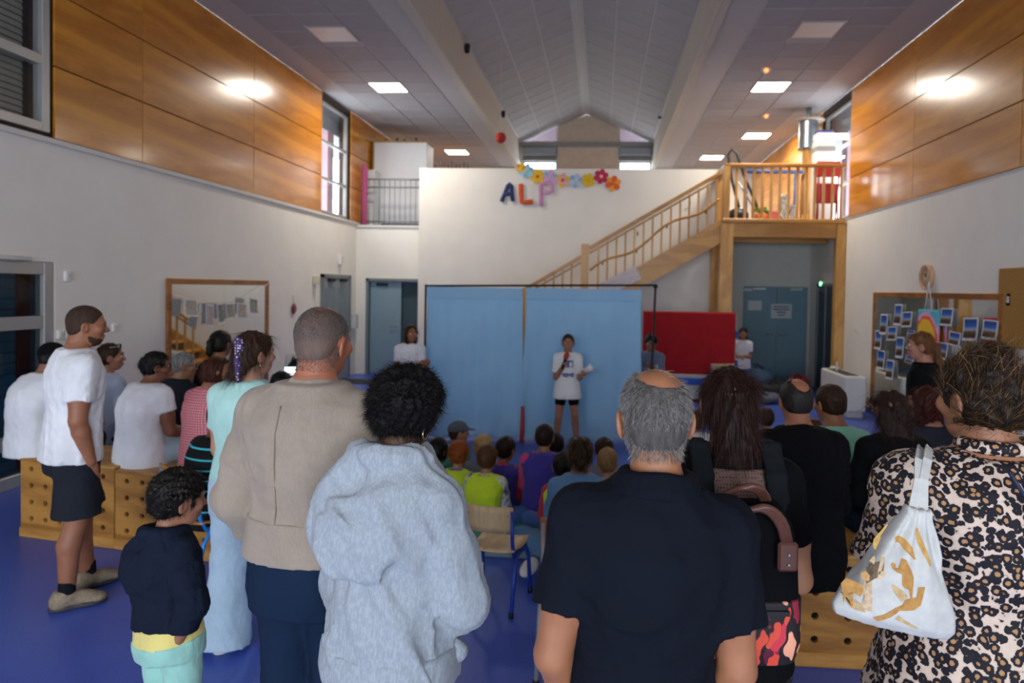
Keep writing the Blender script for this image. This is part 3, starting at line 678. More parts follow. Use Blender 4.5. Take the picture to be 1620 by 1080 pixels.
# rainbow pouch
p = at(1340 + 688 / 5.4, 420 + 545 / 5.4, X=XR - .06)
r_ = empty('fabric_pouch', p, label='rainbow painted cloth pouch hanging on cords over the right mirror', cat='pouch')
t = NT('rainbow_cloth'); v = t.coord(kind='Generated'); n = t.noise(v, 2.2, 3); g = t.n('ShaderNodeTexGradient', gradient_type='SPHERICAL'); mp = t.coord((1, 2.1, 2.0)); mp.node.inputs['Location'].default_value = (0, 0, .25); t.l(mp, g.inputs[0])
t.col(t.ramp(t.math('ADD', g.outputs[0], t.math('MULTIPLY', t.math('SUBTRACT', n, .5), .3)), [(.0, srgb('#58b4c8')), (.28, srgb('#e0a0c8')), (.38, srgb('#e8562c')), (.46, srgb('#f0c030')), (1, srgb('#f0d040'))], 'CONSTANT')); t.set(.8)
m_ = MB(); m_.box((-.02, -.3, -.28), (.02, .26, .26), bev=.018); m_.build('pouch', t.m, r_)
for yy in (-.1, .1): m_ = MB(); m_.tube([(0, yy, .25), (0, 0, .62)], .006, 5); m_.build('cord', PAPER, r_)

# radiator
r_ = empty('fan_heater', (3.9, 11.3, 0), label='white floor standing heater unit below the balcony post', cat='heater')
m_ = MB(); m_.box((-.15, -.58, .1), (.16, .62, .64), bev=.02); m_.build('casing', flat('#d9d7d0', .45, var=.02), r_)
m_ = MB(); m_.box((-.1, -.5, 0), (.14, .55, .1)); m_.build('plinth', flat('#c2c0ba', .5), r_)
for k in range(9): m_ = MB(); m_.box((-.1 + k * .022, -.45, .64), (-.1 + k * .022 + .012, .45, .648)); m_.build('grille_bar', flat('#4a4a48', .5), r_)
m_ = MB(); m_.box((-.02, .46, .64), (.1, .56, .68), bev=.01); m_.build('control', PLASTIC, r_)
m_ = MB(); m_.prism([(-.04, 0), (.05, 0), (.03, .12), (-.03, .16)], -.005, .005, 'X'); o = m_.build('folded_paper', PAPER, None, (3.87, 11.5, .645)); tag(o, 'folded white paper standing on the white heater', 'paper')

# exit light and notices
p = at(1303, 449, X=XR)
r_ = empty('exit_light', (XR, p.y, p.z), label='small glowing green exit light over the dark side door', cat='exit light'); m_ = MB(); m_.box((-.05, -.1, -.06), (0, .1, .06), bev=.01); m_.build('housing', PLASTIC, r_); m_ = MB(); m_.ball((-.055, 0, 0), (.02, .05, .04), 10); m_.build('lamp', emit('#5cff8c', 8), r_)
def text_obj(name, body, size, loc, rot, mat, parent, align='CENTER', extrude=.0005):
    c = bpy.data.curves.new(name, 'FONT'); c.body = body; c.size = size; c.align_x = align; c.align_y = 'CENTER'; c.extrude = extrude
    o = bpy.data.objects.new(name, c); col.objects.link(o); o.parent = parent; o.location = loc; o.rotation_euler = rot; c.materials.append(mat); return o
INK = flat('#26262a', .7)
for (px, py, w, h, lab, nl) in ((1194, 483, .28, .2, 'blank looking white notice on the blue double door', 0), (1236, 492, .42, .3, 'printed white notice on the right leaf of the blue door', 4), (1183, 458, .2, .05, 'small white label strip at the top of the blue door', 0)):
    p = at(px, py, Y=YR - .05); r_ = empty('notice', (p.x, YR - .052, p.z), label=lab, cat='notice')
    m_ = MB(); m_.box((-w / 2, -.002, -h / 2), (w / 2, .002, h / 2)); m_.build('paper', flat('#aeb6bc', .7), r_)
    for k in range(nl): m_ = MB(); lw = w * (.38, .42, .22, .18)[k]; z = h * (.3 - k * .19); m_.box((-lw, -.0035, z - .014), (lw, -.002, z + .014)); m_.build('printed_line', flat('#5d666c', .7), r_)

# ------------------------------------------------------------------ letters and paper flowers on the white wall
AL = lambda px, py: at(px, py, Y=YALP - .03)
def letter(ch, strokes, mat, lab, r=.05):
    p = AL(*ch[1]); r_ = empty('foam_letter', (p.x, YALP - .03, p.z), label=lab, cat='letter', group='letters on the white wall')
    m_ = MB()
    for st_ in strokes:
        q = [AL(770 + x / 7.04, 240 + y / 7.04) - p for x, y in st_]; q = [Vector((v.x, 0, v.z)) for v in q]
        m_.tube(q, r, 10)
    o = m_.build('letter_body', mat, r_); o.scale = (1, .45, 1)
letter(('A', (802, 305)), [[(165, 555), (200, 470), (235, 380), (255, 358), (272, 380), (280, 460), (290, 550)], [(205, 470), (282, 468)]], flat('#22305e', .6), 'navy blue foam letter A on the white wall', .042)
letter(('L', (832, 306)), [[(378, 358), (382, 450), (390, 565), (440, 562), (515, 555)]], flat('#d4541c', .6), 'orange foam letter L on the white wall', .05)
letter(('P', (862, 307)), [[(605, 610), (603, 480), (598, 370), (640, 352), (700, 352), (728, 390), (725, 435), (690, 450), (625, 452)]], flat('#c88fb4', .6), 'pink foam letter P on the white wall', .042)
FL = [((828 - 3.5, 266), '#e07a28', '#e8c030', 'orange and yellow', 'folded over the parapet at the left end', .11), ((833, 270), '#86bcd4', '#9ccce0', 'light blue', 'next to the left end', .145), ((850, 279), '#e4b92c', '#c8482c', 'yellow', 'third from the left', .145), ((870, 280), '#86b4d8', '#d8a0c8', 'blue and pink', 'just above the letter P', .14), ((890, 285), '#e6b23c', '#c84040', 'peach', 'with a red heart, in the middle', .145), ((911, 286), '#88b4cc', '#b8c4d8', 'grey blue', 'sixth from the left', .14), ((931, 285), '#e0b824', '#d8a820', 'plain yellow', 'third from the right end', .14), ((951, 279), '#b8284a', '#e8a8b8', 'crimson', 'second from the right end', .145), ((970, 290), '#e8a030', '#e0602c', 'orange edged', 'at the right end', .155)]
ptm = {}
for (pp, c1, c2, cn, wh, rr) in FL:
    p = AL(*pp); r_ = empty('paper_flower', (p.x, YALP - .012 - .008 * random.random(), p.z), label='%s paper flower %s of the garland' % (cn, wh), cat='paper flower', group='paper flower garland')
    n_ = 6
    for k in range(n_):
        a = 2 * math.pi * k / n_ + .3; m_ = MB(); poly = []
        for j in range(12):
            b = 2 * math.pi * j / 12; u = .55 + .48 * math.cos(b); w = .36 * math.sin(b) * (1 + .25 * math.cos(b)); poly.append((rr * (u * math.cos(a) - w * math.sin(a)), rr * (u * math.sin(a) + w * math.cos(a))))
        m_.prism(poly, -.006 - .003 * (k % 2), .0); m_.build('petal', flat(c1 if (k % 2 == 0 or cn in ('plain yellow', 'yellow', 'crimson')) else c2 if cn not in ('peach',) else '#dca8b0', .7), r_)
    m_ = MB(); m_.lathe([(.03, -.016), (.035, -.01), (.035, 0)], axis='Y', n=10); m_.build('flower_centre', flat(c2, .7), r_)

# ------------------------------------------------------------------ things up on the mezzanine
r_ = empty('storage_cabinet', (-4.6, 15.2, MZ), label='tall white cabinet standing on the left ledge', cat='cabinet')
q0, q1 = at(592, 225, Y=15.2), at(674, 340, Y=15.2)
m_ = MB(); m_.box((q0.x + 4.6, 0, 0), (q1.x + 4.6, .6, q0.z - MZ), bev=.01); m_.build('body', flat('#dfe1e4', .5, var=.02), r_)
m_ = MB(); m_.box((q0.x + 4.57, -.02, q0.z - MZ), (q1.x + 4.63, .62, q0.z - MZ + .03)); m_.build('top', wood('#a07a4a', '#b8925c', 1, 'X', .5), r_)
m_ = MB(); m_.box((q0.x + 4.575, -.025, 0), (q0.x + 4.6, .6, q0.z - MZ)); m_.build('edge_strip', wood('#a07a4a', '#b8925c', 1, 'Z', .5), r_)
for k in range(4):
    x = q0.x + .2 + k * .22 + .05 * (k % 2); z = q0.z + .03
    o = MB().lathe([(.03, 0), (.035, .02), (.02, .05 + .03 * (k % 2)), (.028, .08 + .03 * (k % 2))], n=10).build('figurine', flat('#4a4634', .7), None, (x, 15.4, z)); tag(o, '%s small dark figurine on top of the white cabinet' % ('leftmost', 'second', 'third', 'rightmost')[k], 'figurine', 'figurines on the cabinet')
r_ = empty('low_cabinet', (-5.0, 14.78, MZ), label='low white unit beside the tall white cabinet', cat='cabinet')
q0, q1 = at(580, 270, Y=14.78), at(591, 340, Y=14.78)
m_ = MB(); m_.box((q0.x + 5, 0, 0), (q1.x + 5.02, .4, q0.z - MZ), bev=.01); m_.build('body', flat('#cfd2d4', .5), r_); m_ = MB(); m_.box((q0.x + 4.98, -.01, q0.z - MZ), (q1.x + 5.03, .41, q0.z - MZ + .02)); m_.build('top', flat('#e8e8e8', .5), r_)
p = at(572, 300, Y=14.75)
o = MB().lathe([(.05, 0), (.065, .02), (.06, .5), (.068, 1.0), (.06, 1.3), (.05, 1.32)], n=14).build('fabric_roll', cloth('#b0507c'), None, (XL + .09, 14.55, MZ)); tag(o, 'pink fabric roll standing in the ledge corner', 'fabric roll')
m_ = MB(); m_.box((0, 0, 0), (1.0, .22, .08), bev=.02); o = m_.build('gym_mat', flat('#1f2c5c', .6), None, (at(602, 350, Y=14.75).x, 14.75, MZ)); tag(o, 'dark blue mat lying behind the steel railing', 'mat')
for k in range(9):
    p = at(690 + k * 6.2, 268, Y=17.6)
    o = MB().lathe([(.035, 0), (.04, .02), (.04, .14), (.014, .2), (.012, .27 + .05 * math.sin(k * 2)), (.018, .29 + .05 * math.sin(k * 2))], n=8).build('bottle', flat('#5a4a78' if k % 3 else '#6a5a48', .5), None, (p.x, 17.6 + .05 * (k % 2), p.z - .14)); tag(o, '%s slim paint bottle counted from the white cabinet on the far shelf' % ('first', 'second', 'third', 'fourth', 'fifth', 'sixth', 'seventh', 'eighth', 'ninth')[k], 'bottle', 'bottles on the far shelf')
for (px, c) in ((690, '#e8b020'), (697, '#f0c840')):
    p = at(px, 262, Y=17.3); o = MB().lathe([(.03, 0), (.05, .03), (.055, .1), (.04, .11)], n=10).build('cup', flat(c, .5), None, (p.x, 17.35, at(715, 268, Y=17.6).z - .14)); tag(o, '%s yellow paint cup on the far shelf behind the parapet' % ('deep' if px == 690 else 'light'), 'cup', 'yellow cups')
m_ = MB(); p = at(715, 268, Y=17.6); m_.box((p.x - .5, 17.2, p.z - .2), (p.x + .6, 17.8, p.z - .14)); m_.box((p.x - .48, 17.25, MZ), (p.x - .42, 17.75, p.z - .2)); m_.box((p.x + .52, 17.25, MZ), (p.x + .58, 17.75, p.z - .2)); o = m_.build('shelf', wood('#7a4f24', '#966534', 1, 'X', .5)); tag(o, 'brown shelf with bottles behind the white parapet', 'shelf')
# right of the balcony
YM = 13.3
r_ = empty('vacuum_cleaner', (at(1168, 330, Y=YM).x, YM, MZ), label='dark vacuum cleaner with a tall looping hose behind the balcony railing', cat='vacuum cleaner')
m_ = MB(); m_.ball((0, 0, .16), (.2, .24, .16), 14); m_.build('body', flat('#1f2632', .4), r_)
hp = [(.02, 0, .3)]; q = Vector((at(1168, 330, Y=YM).x, YM, MZ))
for px, py in ((1158, 285), (1152, 245), (1158, 236), (1166, 243), (1172, 262), (1180, 285), (1192, 312), (1198, 328)): hp.append(tuple(at(px, py, Y=YM) - q))
m_ = MB(); m_.tube(hp, .028, 10); m_.build('hose', flat('#2a2c30', .4), r_)
m_ = MB(); m_.tube([tuple(at(1164, 280, Y=YM + .1) - q), tuple(at(1196, 335, Y=YM + .1) - q)], .018, 8); m_.build('tube', flat('#b8b8b8', .3, .8), r_)
for a in (-.12, .12): m_ = MB(); m_.lathe([(.05, -.02), (.06, 0), (.05, .02)], (a, -.2, .06), 'X', 12); m_.build('wheel', BLACK, r_)
r_ = empty('plant_pot', (at(1205, 330, Y=YM + .2).x, YM + .2, MZ), label='terracotta pot with green leaves behind the balcony railing', cat='plant')
m_ = MB(); m_.lathe([(.08, 0), (.1, .02), (.13, .22), (.12, .22)], n=14); m_.build('pot', flat('#b8622c', .7), r_)
for k in range(10): a = k * .63; m_ = MB(); m_.ball((.09 * math.cos(a), .07 * math.sin(a), .27 + .03 * (k % 3)), (.06, .05, .025), 8); m_.build('leaf', flat('#6d8a2c', .6), r_)
def mezz(name, px, w, d, h, c, lab, cat, Y=YM + .25, z=MZ, extra=None):
    x = at(px, 330, Y=Y).x; r_ = empty(name, (x, Y, z), label=lab, cat=cat)
    m_ = MB(); m_.box((-w / 2, -d / 2, 0), (w / 2, d / 2, h), bev=min(.02, h / 4)); m_.build('body', c if not isinstance(c, str) else flat(c, .6), r_); 
    m_ = MB(); m_.box((-w / 2 - .005, -d / 2 - .005, h * .86), (w / 2 + .005, d / 2 + .005, h * .92), bev=.004); m_.build('rim', flat('#8a8a88', .6), r_)
    return r_
zebra = NT('zebra'); w_ = zebra.n('ShaderNodeTexWave', i_Scale=9.0, i_Distortion=9.0); zebra.l(zebra.coord(), w_.inputs[0]); zebra.col(zebra.ramp(w_.outputs['Fac'], [(.45, (.01, .01, .01)), (.55, (.7, .7, .7))])); zebra.set(.7)
mezz('shopping_bag', 1240, .2, .15, .6, zebra.m, 'black and white patterned bag behind the balcony railing', 'bag')
mezz('shopping_bag', 1252, .16, .12, .38, zebra.m, 'shorter black and white patterned bag behind the balcony railing', 'bag', YM + .1)
mezz('storage_box', 1222, .22, .2, .28, '#c85a5a', 'red and white box low behind the balcony railing', 'box')
mezz('toy_box', 1278, .22, .2, .22, '#d8982c', 'orange yellow box low behind the balcony railing', 'box')
mezz('shelf_unit', 1300, .34, .3, 1.55, '#d5d3ce', 'white shelf unit behind the balcony railing by the window', 'shelf', 13.15)
mezz('document_tray', 1300, .32, .28, .14, '#e0e0e4', 'white document tray on top of the white shelf unit', 'tray', 13.15, MZ + 1.55)
mezz('storage_folder', 1300, .28, .24, .04, '#3a3a8c', 'dark blue folder on top of the document tray', 'folder', 13.15, MZ + 1.69)
p = at(1208, 270, Y=YM + .3); m_ = MB(); m_.tube([at(1180, 271, Y=YM + .3), at(1270, 272, Y=YM + .3)], .035, 8); m_.tube([at(1182, 271, Y=YM + .3), (at(1182, 271, Y=YM + .3).x, YM + .3, MZ)], .02, 6); m_.tube([at(1258, 271, Y=YM + .3), (at(1258, 271, Y=YM + .3).x, YM + .3, MZ)], .02, 6); o = m_.build('clothes_rail', flat('#3a5fa0', .5)); tag(o, 'blue bar on legs running behind the balcony railing', 'rail')
p = at(1283, 213, Y=13.75)
r_ = empty('air_duct', (p.x - .05, 13.75, p.z), label='silver foil air duct dropping from the ceiling by the right window', cat='duct')
prof = [(.2, -.28)]
for k in range(18): prof += [(.17 + .012 * (k % 2), -.25 + k * .03)]
m_ = MB(); m_.lathe(prof, n=20); m_.build('duct', flat('#9aa4ac', .3, .85), r_); m_ = MB(); m_.lathe([(.3, .26), (.3, .28), (.2, .29)], n=20); m_.build('flange', flat('#a89a8c', .5), r_); m_ = MB(); m_.tube([(0, 0, .28), (0, 0, ZC - p.z)], .05, 8); m_.build('hanger', GREYMETAL, r_)
m_ = MB(); m_.tube([(0, 0, -.28), (0, 0, MZ - p.z)], .12, 14); m_.build('stand', wood('#a8763a', '#c08c4c', 1, 'Z', .5), r_)
r_ = empty('folding_chair', (4.06, 12.78, MZ), label='red folded chair standing in the balcony corner', cat='chair')
m_ = MB(); m_.box((-.22, -.04, .82), (.22, .02, 1.1), bev=.02); m_.build('backrest', flat('#a82a2c', .45), r_)
m_ = MB(); m_.box((-.2, .06, .35), (.2, .09, .72), bev=.012); m_.build('seat', flat('#a82a2c', .45), r_)
for a in (-.18, .18): m_ = MB(); m_.tube([(a, -.02, 1.0), (a * .95, .02, .45), (a, .0, 0)], .018, 8); m_.build('leg', flat('#8c2226', .45), r_); m_ = MB(); m_.tube([(a * .9, .04, .5), (a * .9, .1, 0)], .018, 8); m_.build('leg', flat('#8c2226', .45), r_)

# ------------------------------------------------------------------ stage: blue backdrop on poles, red screen
YB = 8.55
def curtain(px0, px1, pyt, pyb, seed, label):
    a, b = at(px0, pyt, Y=YB), at(px1, pyt, Y=YB); zb = .015; nx, nz = 70, 44; vs = []; rnd = random.Random(seed); ph = [rnd.uniform(0, 6.28) for _ in range(6)]
    W = b.x - a.x
    for j in range(nz + 1):
        v = j / nz; z = a.z + (b.z - a.z) * .5 + (zb - a.z) * v
        for i in range(nx + 1):
            u = i / nx; spread = 1 + .10 * v * v
            x = (a.x + b.x) / 2 + (u - .5) * W * (spread if True else 1) + .02 * v * math.sin(u * 7 + ph[5])
            fold = .012 * math.sin(u * 34 + ph[0] + 1.2 * v) + .02 * v * math.sin(u * 17 + ph[1] + 2 * v) + .05 * v * v * math.sin(u * 9 + ph[2])
            fold *= (.25 + .75 * min(1, v * 4 + .1))
            kick = -.22 * max(0, v - .86) / .14 * (.7 + .3 * math.sin(u * 21 + ph[3]))
            vs.append((x, YB + fold + kick, max(z, .01 + .012 * math.sin(u * 40 + ph[4]) * (v > .97))))
    fs = [(j * (nx + 1) + i, j * (nx + 1) + i + 1, (j + 1) * (nx + 1) + i + 1, (j + 1) * (nx + 1) + i) for j in range(nz) for i in range(nx)]
    r_ = empty('backdrop_curtain', ((a.x + b.x) / 2, YB, 0), label=label, cat='curtain')
    m_ = MB(); m_.add(vs, fs, 0, True); o = m_.build('cloth', CURT, r_, (-(a.x + b.x) / 2, -YB, 0)); md = o.modifiers.new('thick', 'SOLIDIFY'); md.thickness = .004
    m_ = MB(); m_.box((a.x, YB - .03, a.z - .13), (b.x, YB - .022, a.z + .015), bev=.003); m_.build('top_hem', CURT, r_, (-(a.x + b.x) / 2, -YB, 0))
t = NT('blue_curtain'); v = t.coord(); t.col(t.ramp(t.noise(v, 2.0, 4), [(.3, srgb('#a4cfec')), (.7, srgb('#b2dbf4'))])); t.set(.75, 0, .3, Sheen_Weight=.2); tl_ = t.n('ShaderNodeBsdfTranslucent'); tl_.inputs[0].default_value = (*srgb('#9ccff2'), 1); ms_ = t.n('ShaderNodeMixShader', i_0=.35); t.l(t.b.outputs[0], ms_.inputs[1]); t.l(tl_.outputs[0], ms_.inputs[2]); t.l(ms_.outputs[0], t.out.inputs[0]); t.bump(t.noise(t.coord((1, 1, .25)), 10.0, 3), .25, .03); CURT = t.m
curtain(676, 827, 455, 690, 3, 'light blue backdrop curtain on the side of the girl holding the pole'); curtain(833, 1015, 457, 698, 5, 'light blue backdrop curtain behind the girl with the microphone')
r_ = empty('backdrop_stand', (0, YB, 0), label='black pole stand holding up the blue curtains', cat='stand')
BL = lambda m_, n_: m_.build(n_, BLACK, r_, (0, -YB, 0))
zt = at(674, 452, Y=YB + .03).z; xl, xr = at(673, 500, Y=YB + .03).x, at(1037, 500, Y=YB + .03).x; xmid = at(829, 500, Y=YB + .05).x
m_ = MB(); m_.tube([(xl, YB + .03, zt), (at(1037, 451, Y=YB + .03).x, YB + .03, at(1037, 451, Y=YB + .03).z)], .014, 8); BL(m_, 'crossbar')
m_ = MB(); m_.tube([(xl, YB + .03, 0), (xl, YB + .03, zt + .02)], .014, 8); BL(m_, 'pole')
m_ = MB(); m_.tube([(at(1028, 600, Y=YB + .03).x, YB + .03, 0), (at(1037, 451, Y=YB + .03).x, YB + .03, zt + .03)], .014, 8); BL(m_, 'pole')
m_ = MB(); m_.tube([(xmid, YB + .06, 0), (xmid, YB + .06, zt)], .02, 8); m_.build('pole', PINE, r_, (0, -YB, 0))
for x in (xl, xmid, at(1028, 600, Y=YB).x):
    for k in range(3): a = k * 2.09 + .5; m_ = MB(); m_.tube([(x, YB + .04, .35), (x + .0 + .3 * math.cos(a), YB + .35 + .3 * math.sin(a), .015)], .011, 6); BL(m_, 'foot')
m_ = MB(); m_.ball((at(1037, 451, Y=YB + .03).x, YB + .03, zt + .045), .03, 10); BL(m_, 'knob')
m_ = MB(); m_.tube([(xmid + .03, YB - .2, 0), (xmid + .015, YB - .06, .42)], [.035, .02], 8); o = m_.build('red_post', flat('#b03a3a', .5)); tag(o, 'short red post peeking between the two blue curtains', 'post')

YRd = 11.8
x0_, x1_ = at(1016, 540, Y=YRd).x, at(1166, 540, Y=YRd).x; zt = at(1090, 494, Y=YRd).z
r_ = empty('puppet_stand', ((x0_ + x1_) / 2, YRd, 0), label='white cabinet with a blue stripe under the red screen', cat='cabinet')
hw = (x1_ - x0_) / 2
m_ = MB(); m_.box((-hw, 0, .06), (hw, .4, .48), bev=.01); m_.build('body', flat('#c9c6bc', .5), r_); m_ = MB(); m_.box((-hw, -.012, .3), (hw, 0, .42)); m_.build('stripe', flat('#2458b8', .5), r_); m_ = MB(); m_.box((-hw, .02, 0), (hw, .38, .06)); m_.build('plinth', flat('#5a1a20', .6), r_)
m_ = MB(); m_.box((-hw, .1, .48), (hw, .14, zt)); m_.build('back_panel', flat('#c9c6bc', .5), r_)
for k in (0, 1): m_ = MB(); m_.box((hw - .005, -.01, .62 + k * .5), (hw + .02, .12, .74 + k * .5), bev=.005); m_.build('clip', flat('#2458b8', .5), r_)
vs = []; nx, nz = 40, 24
for j in range(nz + 1):
    for i in range(nx + 1):
        u, v = i / nx, j / nz; vs.append(((u - .5) * 2 * hw * .985, .085 - .012 * math.sin(u * 22 + v * 3) * v - .02 * v * abs(math.sin(u * 6 + 1)), zt + .01 - (zt - .52 + .06 * math.sin(u * 3)) * v))
fs = [(j * (nx + 1) + i, j * (nx + 1) + i + 1, (j + 1) * (nx + 1) + i + 1, (j + 1) * (nx + 1) + i) for j in range(nz) for i in range(nx)]
m_ = MB(); m_.add(vs, fs, 0, True); o = m_.build('red_cloth', cloth('#b01c22', .3, 6), None, ((x0_ + x1_) / 2, YRd, 0)); md = o.modifiers.new('thick', 'SOLIDIFY'); md.thickness = .004; tag(o, 'bright red cloth draped over the screen beside the stage', 'cloth')

# doormat and bags
m_ = MB(); p = at(573, 603, Z=.01); m_.box((-.5, -.3, 0), (.5, .3, .015), bev=.006); o = m_.build('doormat', flat('#3a3a38', .95), None, (p.x, p.y, 0)); tag(o, 'dark doormat on the blue floor before the open blue door', 'mat')
def sack(name, px, py, Y, r, c, lab, z=0.0):
    p = at(px, py, Y=Y); r_ = empty(name, (p.x, Y, z), label=lab, cat='bag')
    m_ = MB(); m_.ball((0, 0, 0), r, 16); me = m_.mesh('body')
    for v in me.vertices:
        n = .12 * math.sin(v.co.x * 13 + px) * math.sin(v.co.z * 15) + .08 * math.sin(v.co.y * 17)
        v.co = v.co * (1 + n); v.co.z = max(v.co.z + r[2] * .85, 0)
    link_mesh('body', me, flat(c, .7, var=.15), r_); m_ = MB(); m_.tube([(-r[0] * .4, -r[1] * .3, r[2] * 1.5), (-r[0] * .2, -r[1] * .5, r[2] * 1.95), (r[0] * .3, -r[1] * .4, r[2] * 1.5)], .015, 6); m_.build('strap', BLACK, r_)
sack('backpack', 1200, 600, 13.0, (.3, .25, .3), '#3a5878', 'blue grey bag heaped against the blue double door')
sack('backpack', 1225, 605, 12.6, (.3, .22, .17), '#15161a', 'black bag in the heap before the blue double door')
sack('backpack', 1262, 600, 12.9, (.2, .18, .22), '#7a1c22', 'dark red bag in the heap beside the side door')
sack('jacket_heap', 1205, 620, 12.0, (.35, .22, .1), '#5c6472', 'grey jacket heap on the floor in front of the bags')

# ------------------------------------------------------------------ seating: wooden boxes and school chairs
BOXW = wood('#8f5f26', '#bd8840', 1.0, 'X', .42, 'box_plywood', rings=4)
HOLE_SHADE = flat('#060505', .9)
def holed_panel(w, h, cx, cz, r=.019, d=.02):
    """a panel facing -Y with real round holes on the grid cx by cz"""
    mb = MB(); xs = [0] + [(cx[i] + cx[i + 1]) / 2 for i in range(len(cx) - 1)] + [w]; zs = [0] + [(cz[i] + cz[i + 1]) / 2 for i in range(len(cz) - 1)] + [h]; n = 16
    for i, x in enumerate(cx):
        for j, z in enumerate(cz):
            vs = []; 
            for k in range(n):
                a = 2 * math.pi * (k + .5) / n; ca, sa = math.cos(a), math.sin(a); vs.append((x + r * ca, 0, z + r * sa))
            for k in range(n):
                a = 2 * math.pi * (k + .5) / n; ca, sa = math.cos(a), math.sin(a); m = max(abs(ca), abs(sa)); ox = (xs[i + 1] - x if ca > 0 else x - xs[i]) * ca / m; oz = (zs[j + 1] - z if sa > 0 else z - zs[j]) * sa / m
                vs.append((x + ox, 0, z + oz))
            for k in range(n): vs.append((vs[k][0], d, vs[k][2]))
            fs = [(k, (k + 1) % n, n + (k + 1) % n, n + k) for k in range(n)] + [(k, 2 * n + k, 2 * n + (k + 1) % n, (k + 1) % n) for k in range(n)]
            mb.add(vs, fs)
            cs = [(0, 1, 1), (0, 0, 1)]
            for (sx_, sz_, q) in ((1, 1, 0), (-1, 1, 1), (-1, -1, 2), (1, -1, 3)):
                corner = ((xs[i + 1] if sx_ > 0 else xs[i]), 0, (zs[j + 1] if sz_ > 0 else zs[j])); k0 = q * 4 + 1; mb.add([vs[n + k0], corner, vs[n + k0 + 1]], [(0, 1, 2)])
    return mb
def wooden_box(loc, rz, w, d, h, label, sp=.13):
    r_ = empty('wooden_box', loc, rz, label, 'box', 'wooden seating boxes'); pl = .075
    nx = int((w - .06) / sp) ; x0 = (w - (nx - 1) * sp) / 2; cx = [x0 + i * sp for i in range(nx)]; nz = 4; ph = h - pl - .02; cz = [ph * (i + .55) / nz for i in range(nz)]
    holed_panel(w, ph, cx, cz).build('front_panel', BOXW, r_, (0, 0, pl))
    nd = max(2, int((d - .06) / sp)); cd = [(d - (nd - 1) * sp) / 2 + i * sp for i in range(nd)]
    holed_panel(d, ph, cd, cz).build('side_panel', BOXW, r_, (0, d, pl), (0, 0, -math.pi / 2)); holed_panel(d, ph, cd, cz).build('side_panel', BOXW, r_, (w, 0, pl), (0, 0, math.pi / 2))
    m_ = MB(); m_.box((.02, .022, pl), (w - .02, d - .0, h - .02)); m_.build('hollow_shade', HOLE_SHADE, r_)  # near-black block: the shade of the hollow box put into colour
    m_ = MB(); m_.box((-.008, -.012, 0), (w + .008, d + .01, pl), bev=.008); m_.build('plinth', PINEX, r_); m_ = MB(); m_.box((-.004, -.006, h - .02), (w + .004, d + .004, h), bev=.006); m_.build('top_board', wood('#9c6c30', '#c4924c', 1, 'X', .4), r_)
bl_, br_ = at(33, 848, Z=0), at(345, 890, Z=0); dv = (br_ - bl_); rz = math.atan2(dv.y, dv.x); LW = dv.length / 2
wooden_box((bl_.x, bl_.y, 0), rz, LW - .01, .5, .585, 'holed wooden box under the man in a black cap'); wooden_box(tuple(bl_ + dv / 2), rz, LW - .01, .5, .565, 'holed wooden box under the woman in a white top')
XB1 = .60
wooden_box((XB1, 3.52, 0), 0, .86, .48, .58, 'holed wooden box under the man in a black jacket', .165); wooden_box((XB1 + .88, 3.52, 0), 0, .86, .48, .58, 'holed wooden box behind the leopard dress', .165); wooden_box((1.2, 4.22, 0), 0, .86, .45, .45, 'holed wooden box under the man in a mint shirt', .165); wooden_box((2.1, 4.3, 0), 0, .8, .45, .45, 'holed wooden box under the woman with reddish curls', .165); wooden_box((2.36, 3.6, 0), 0, .8, .5, .58, 'holed wooden box under the grey haired man at the edge', .165)

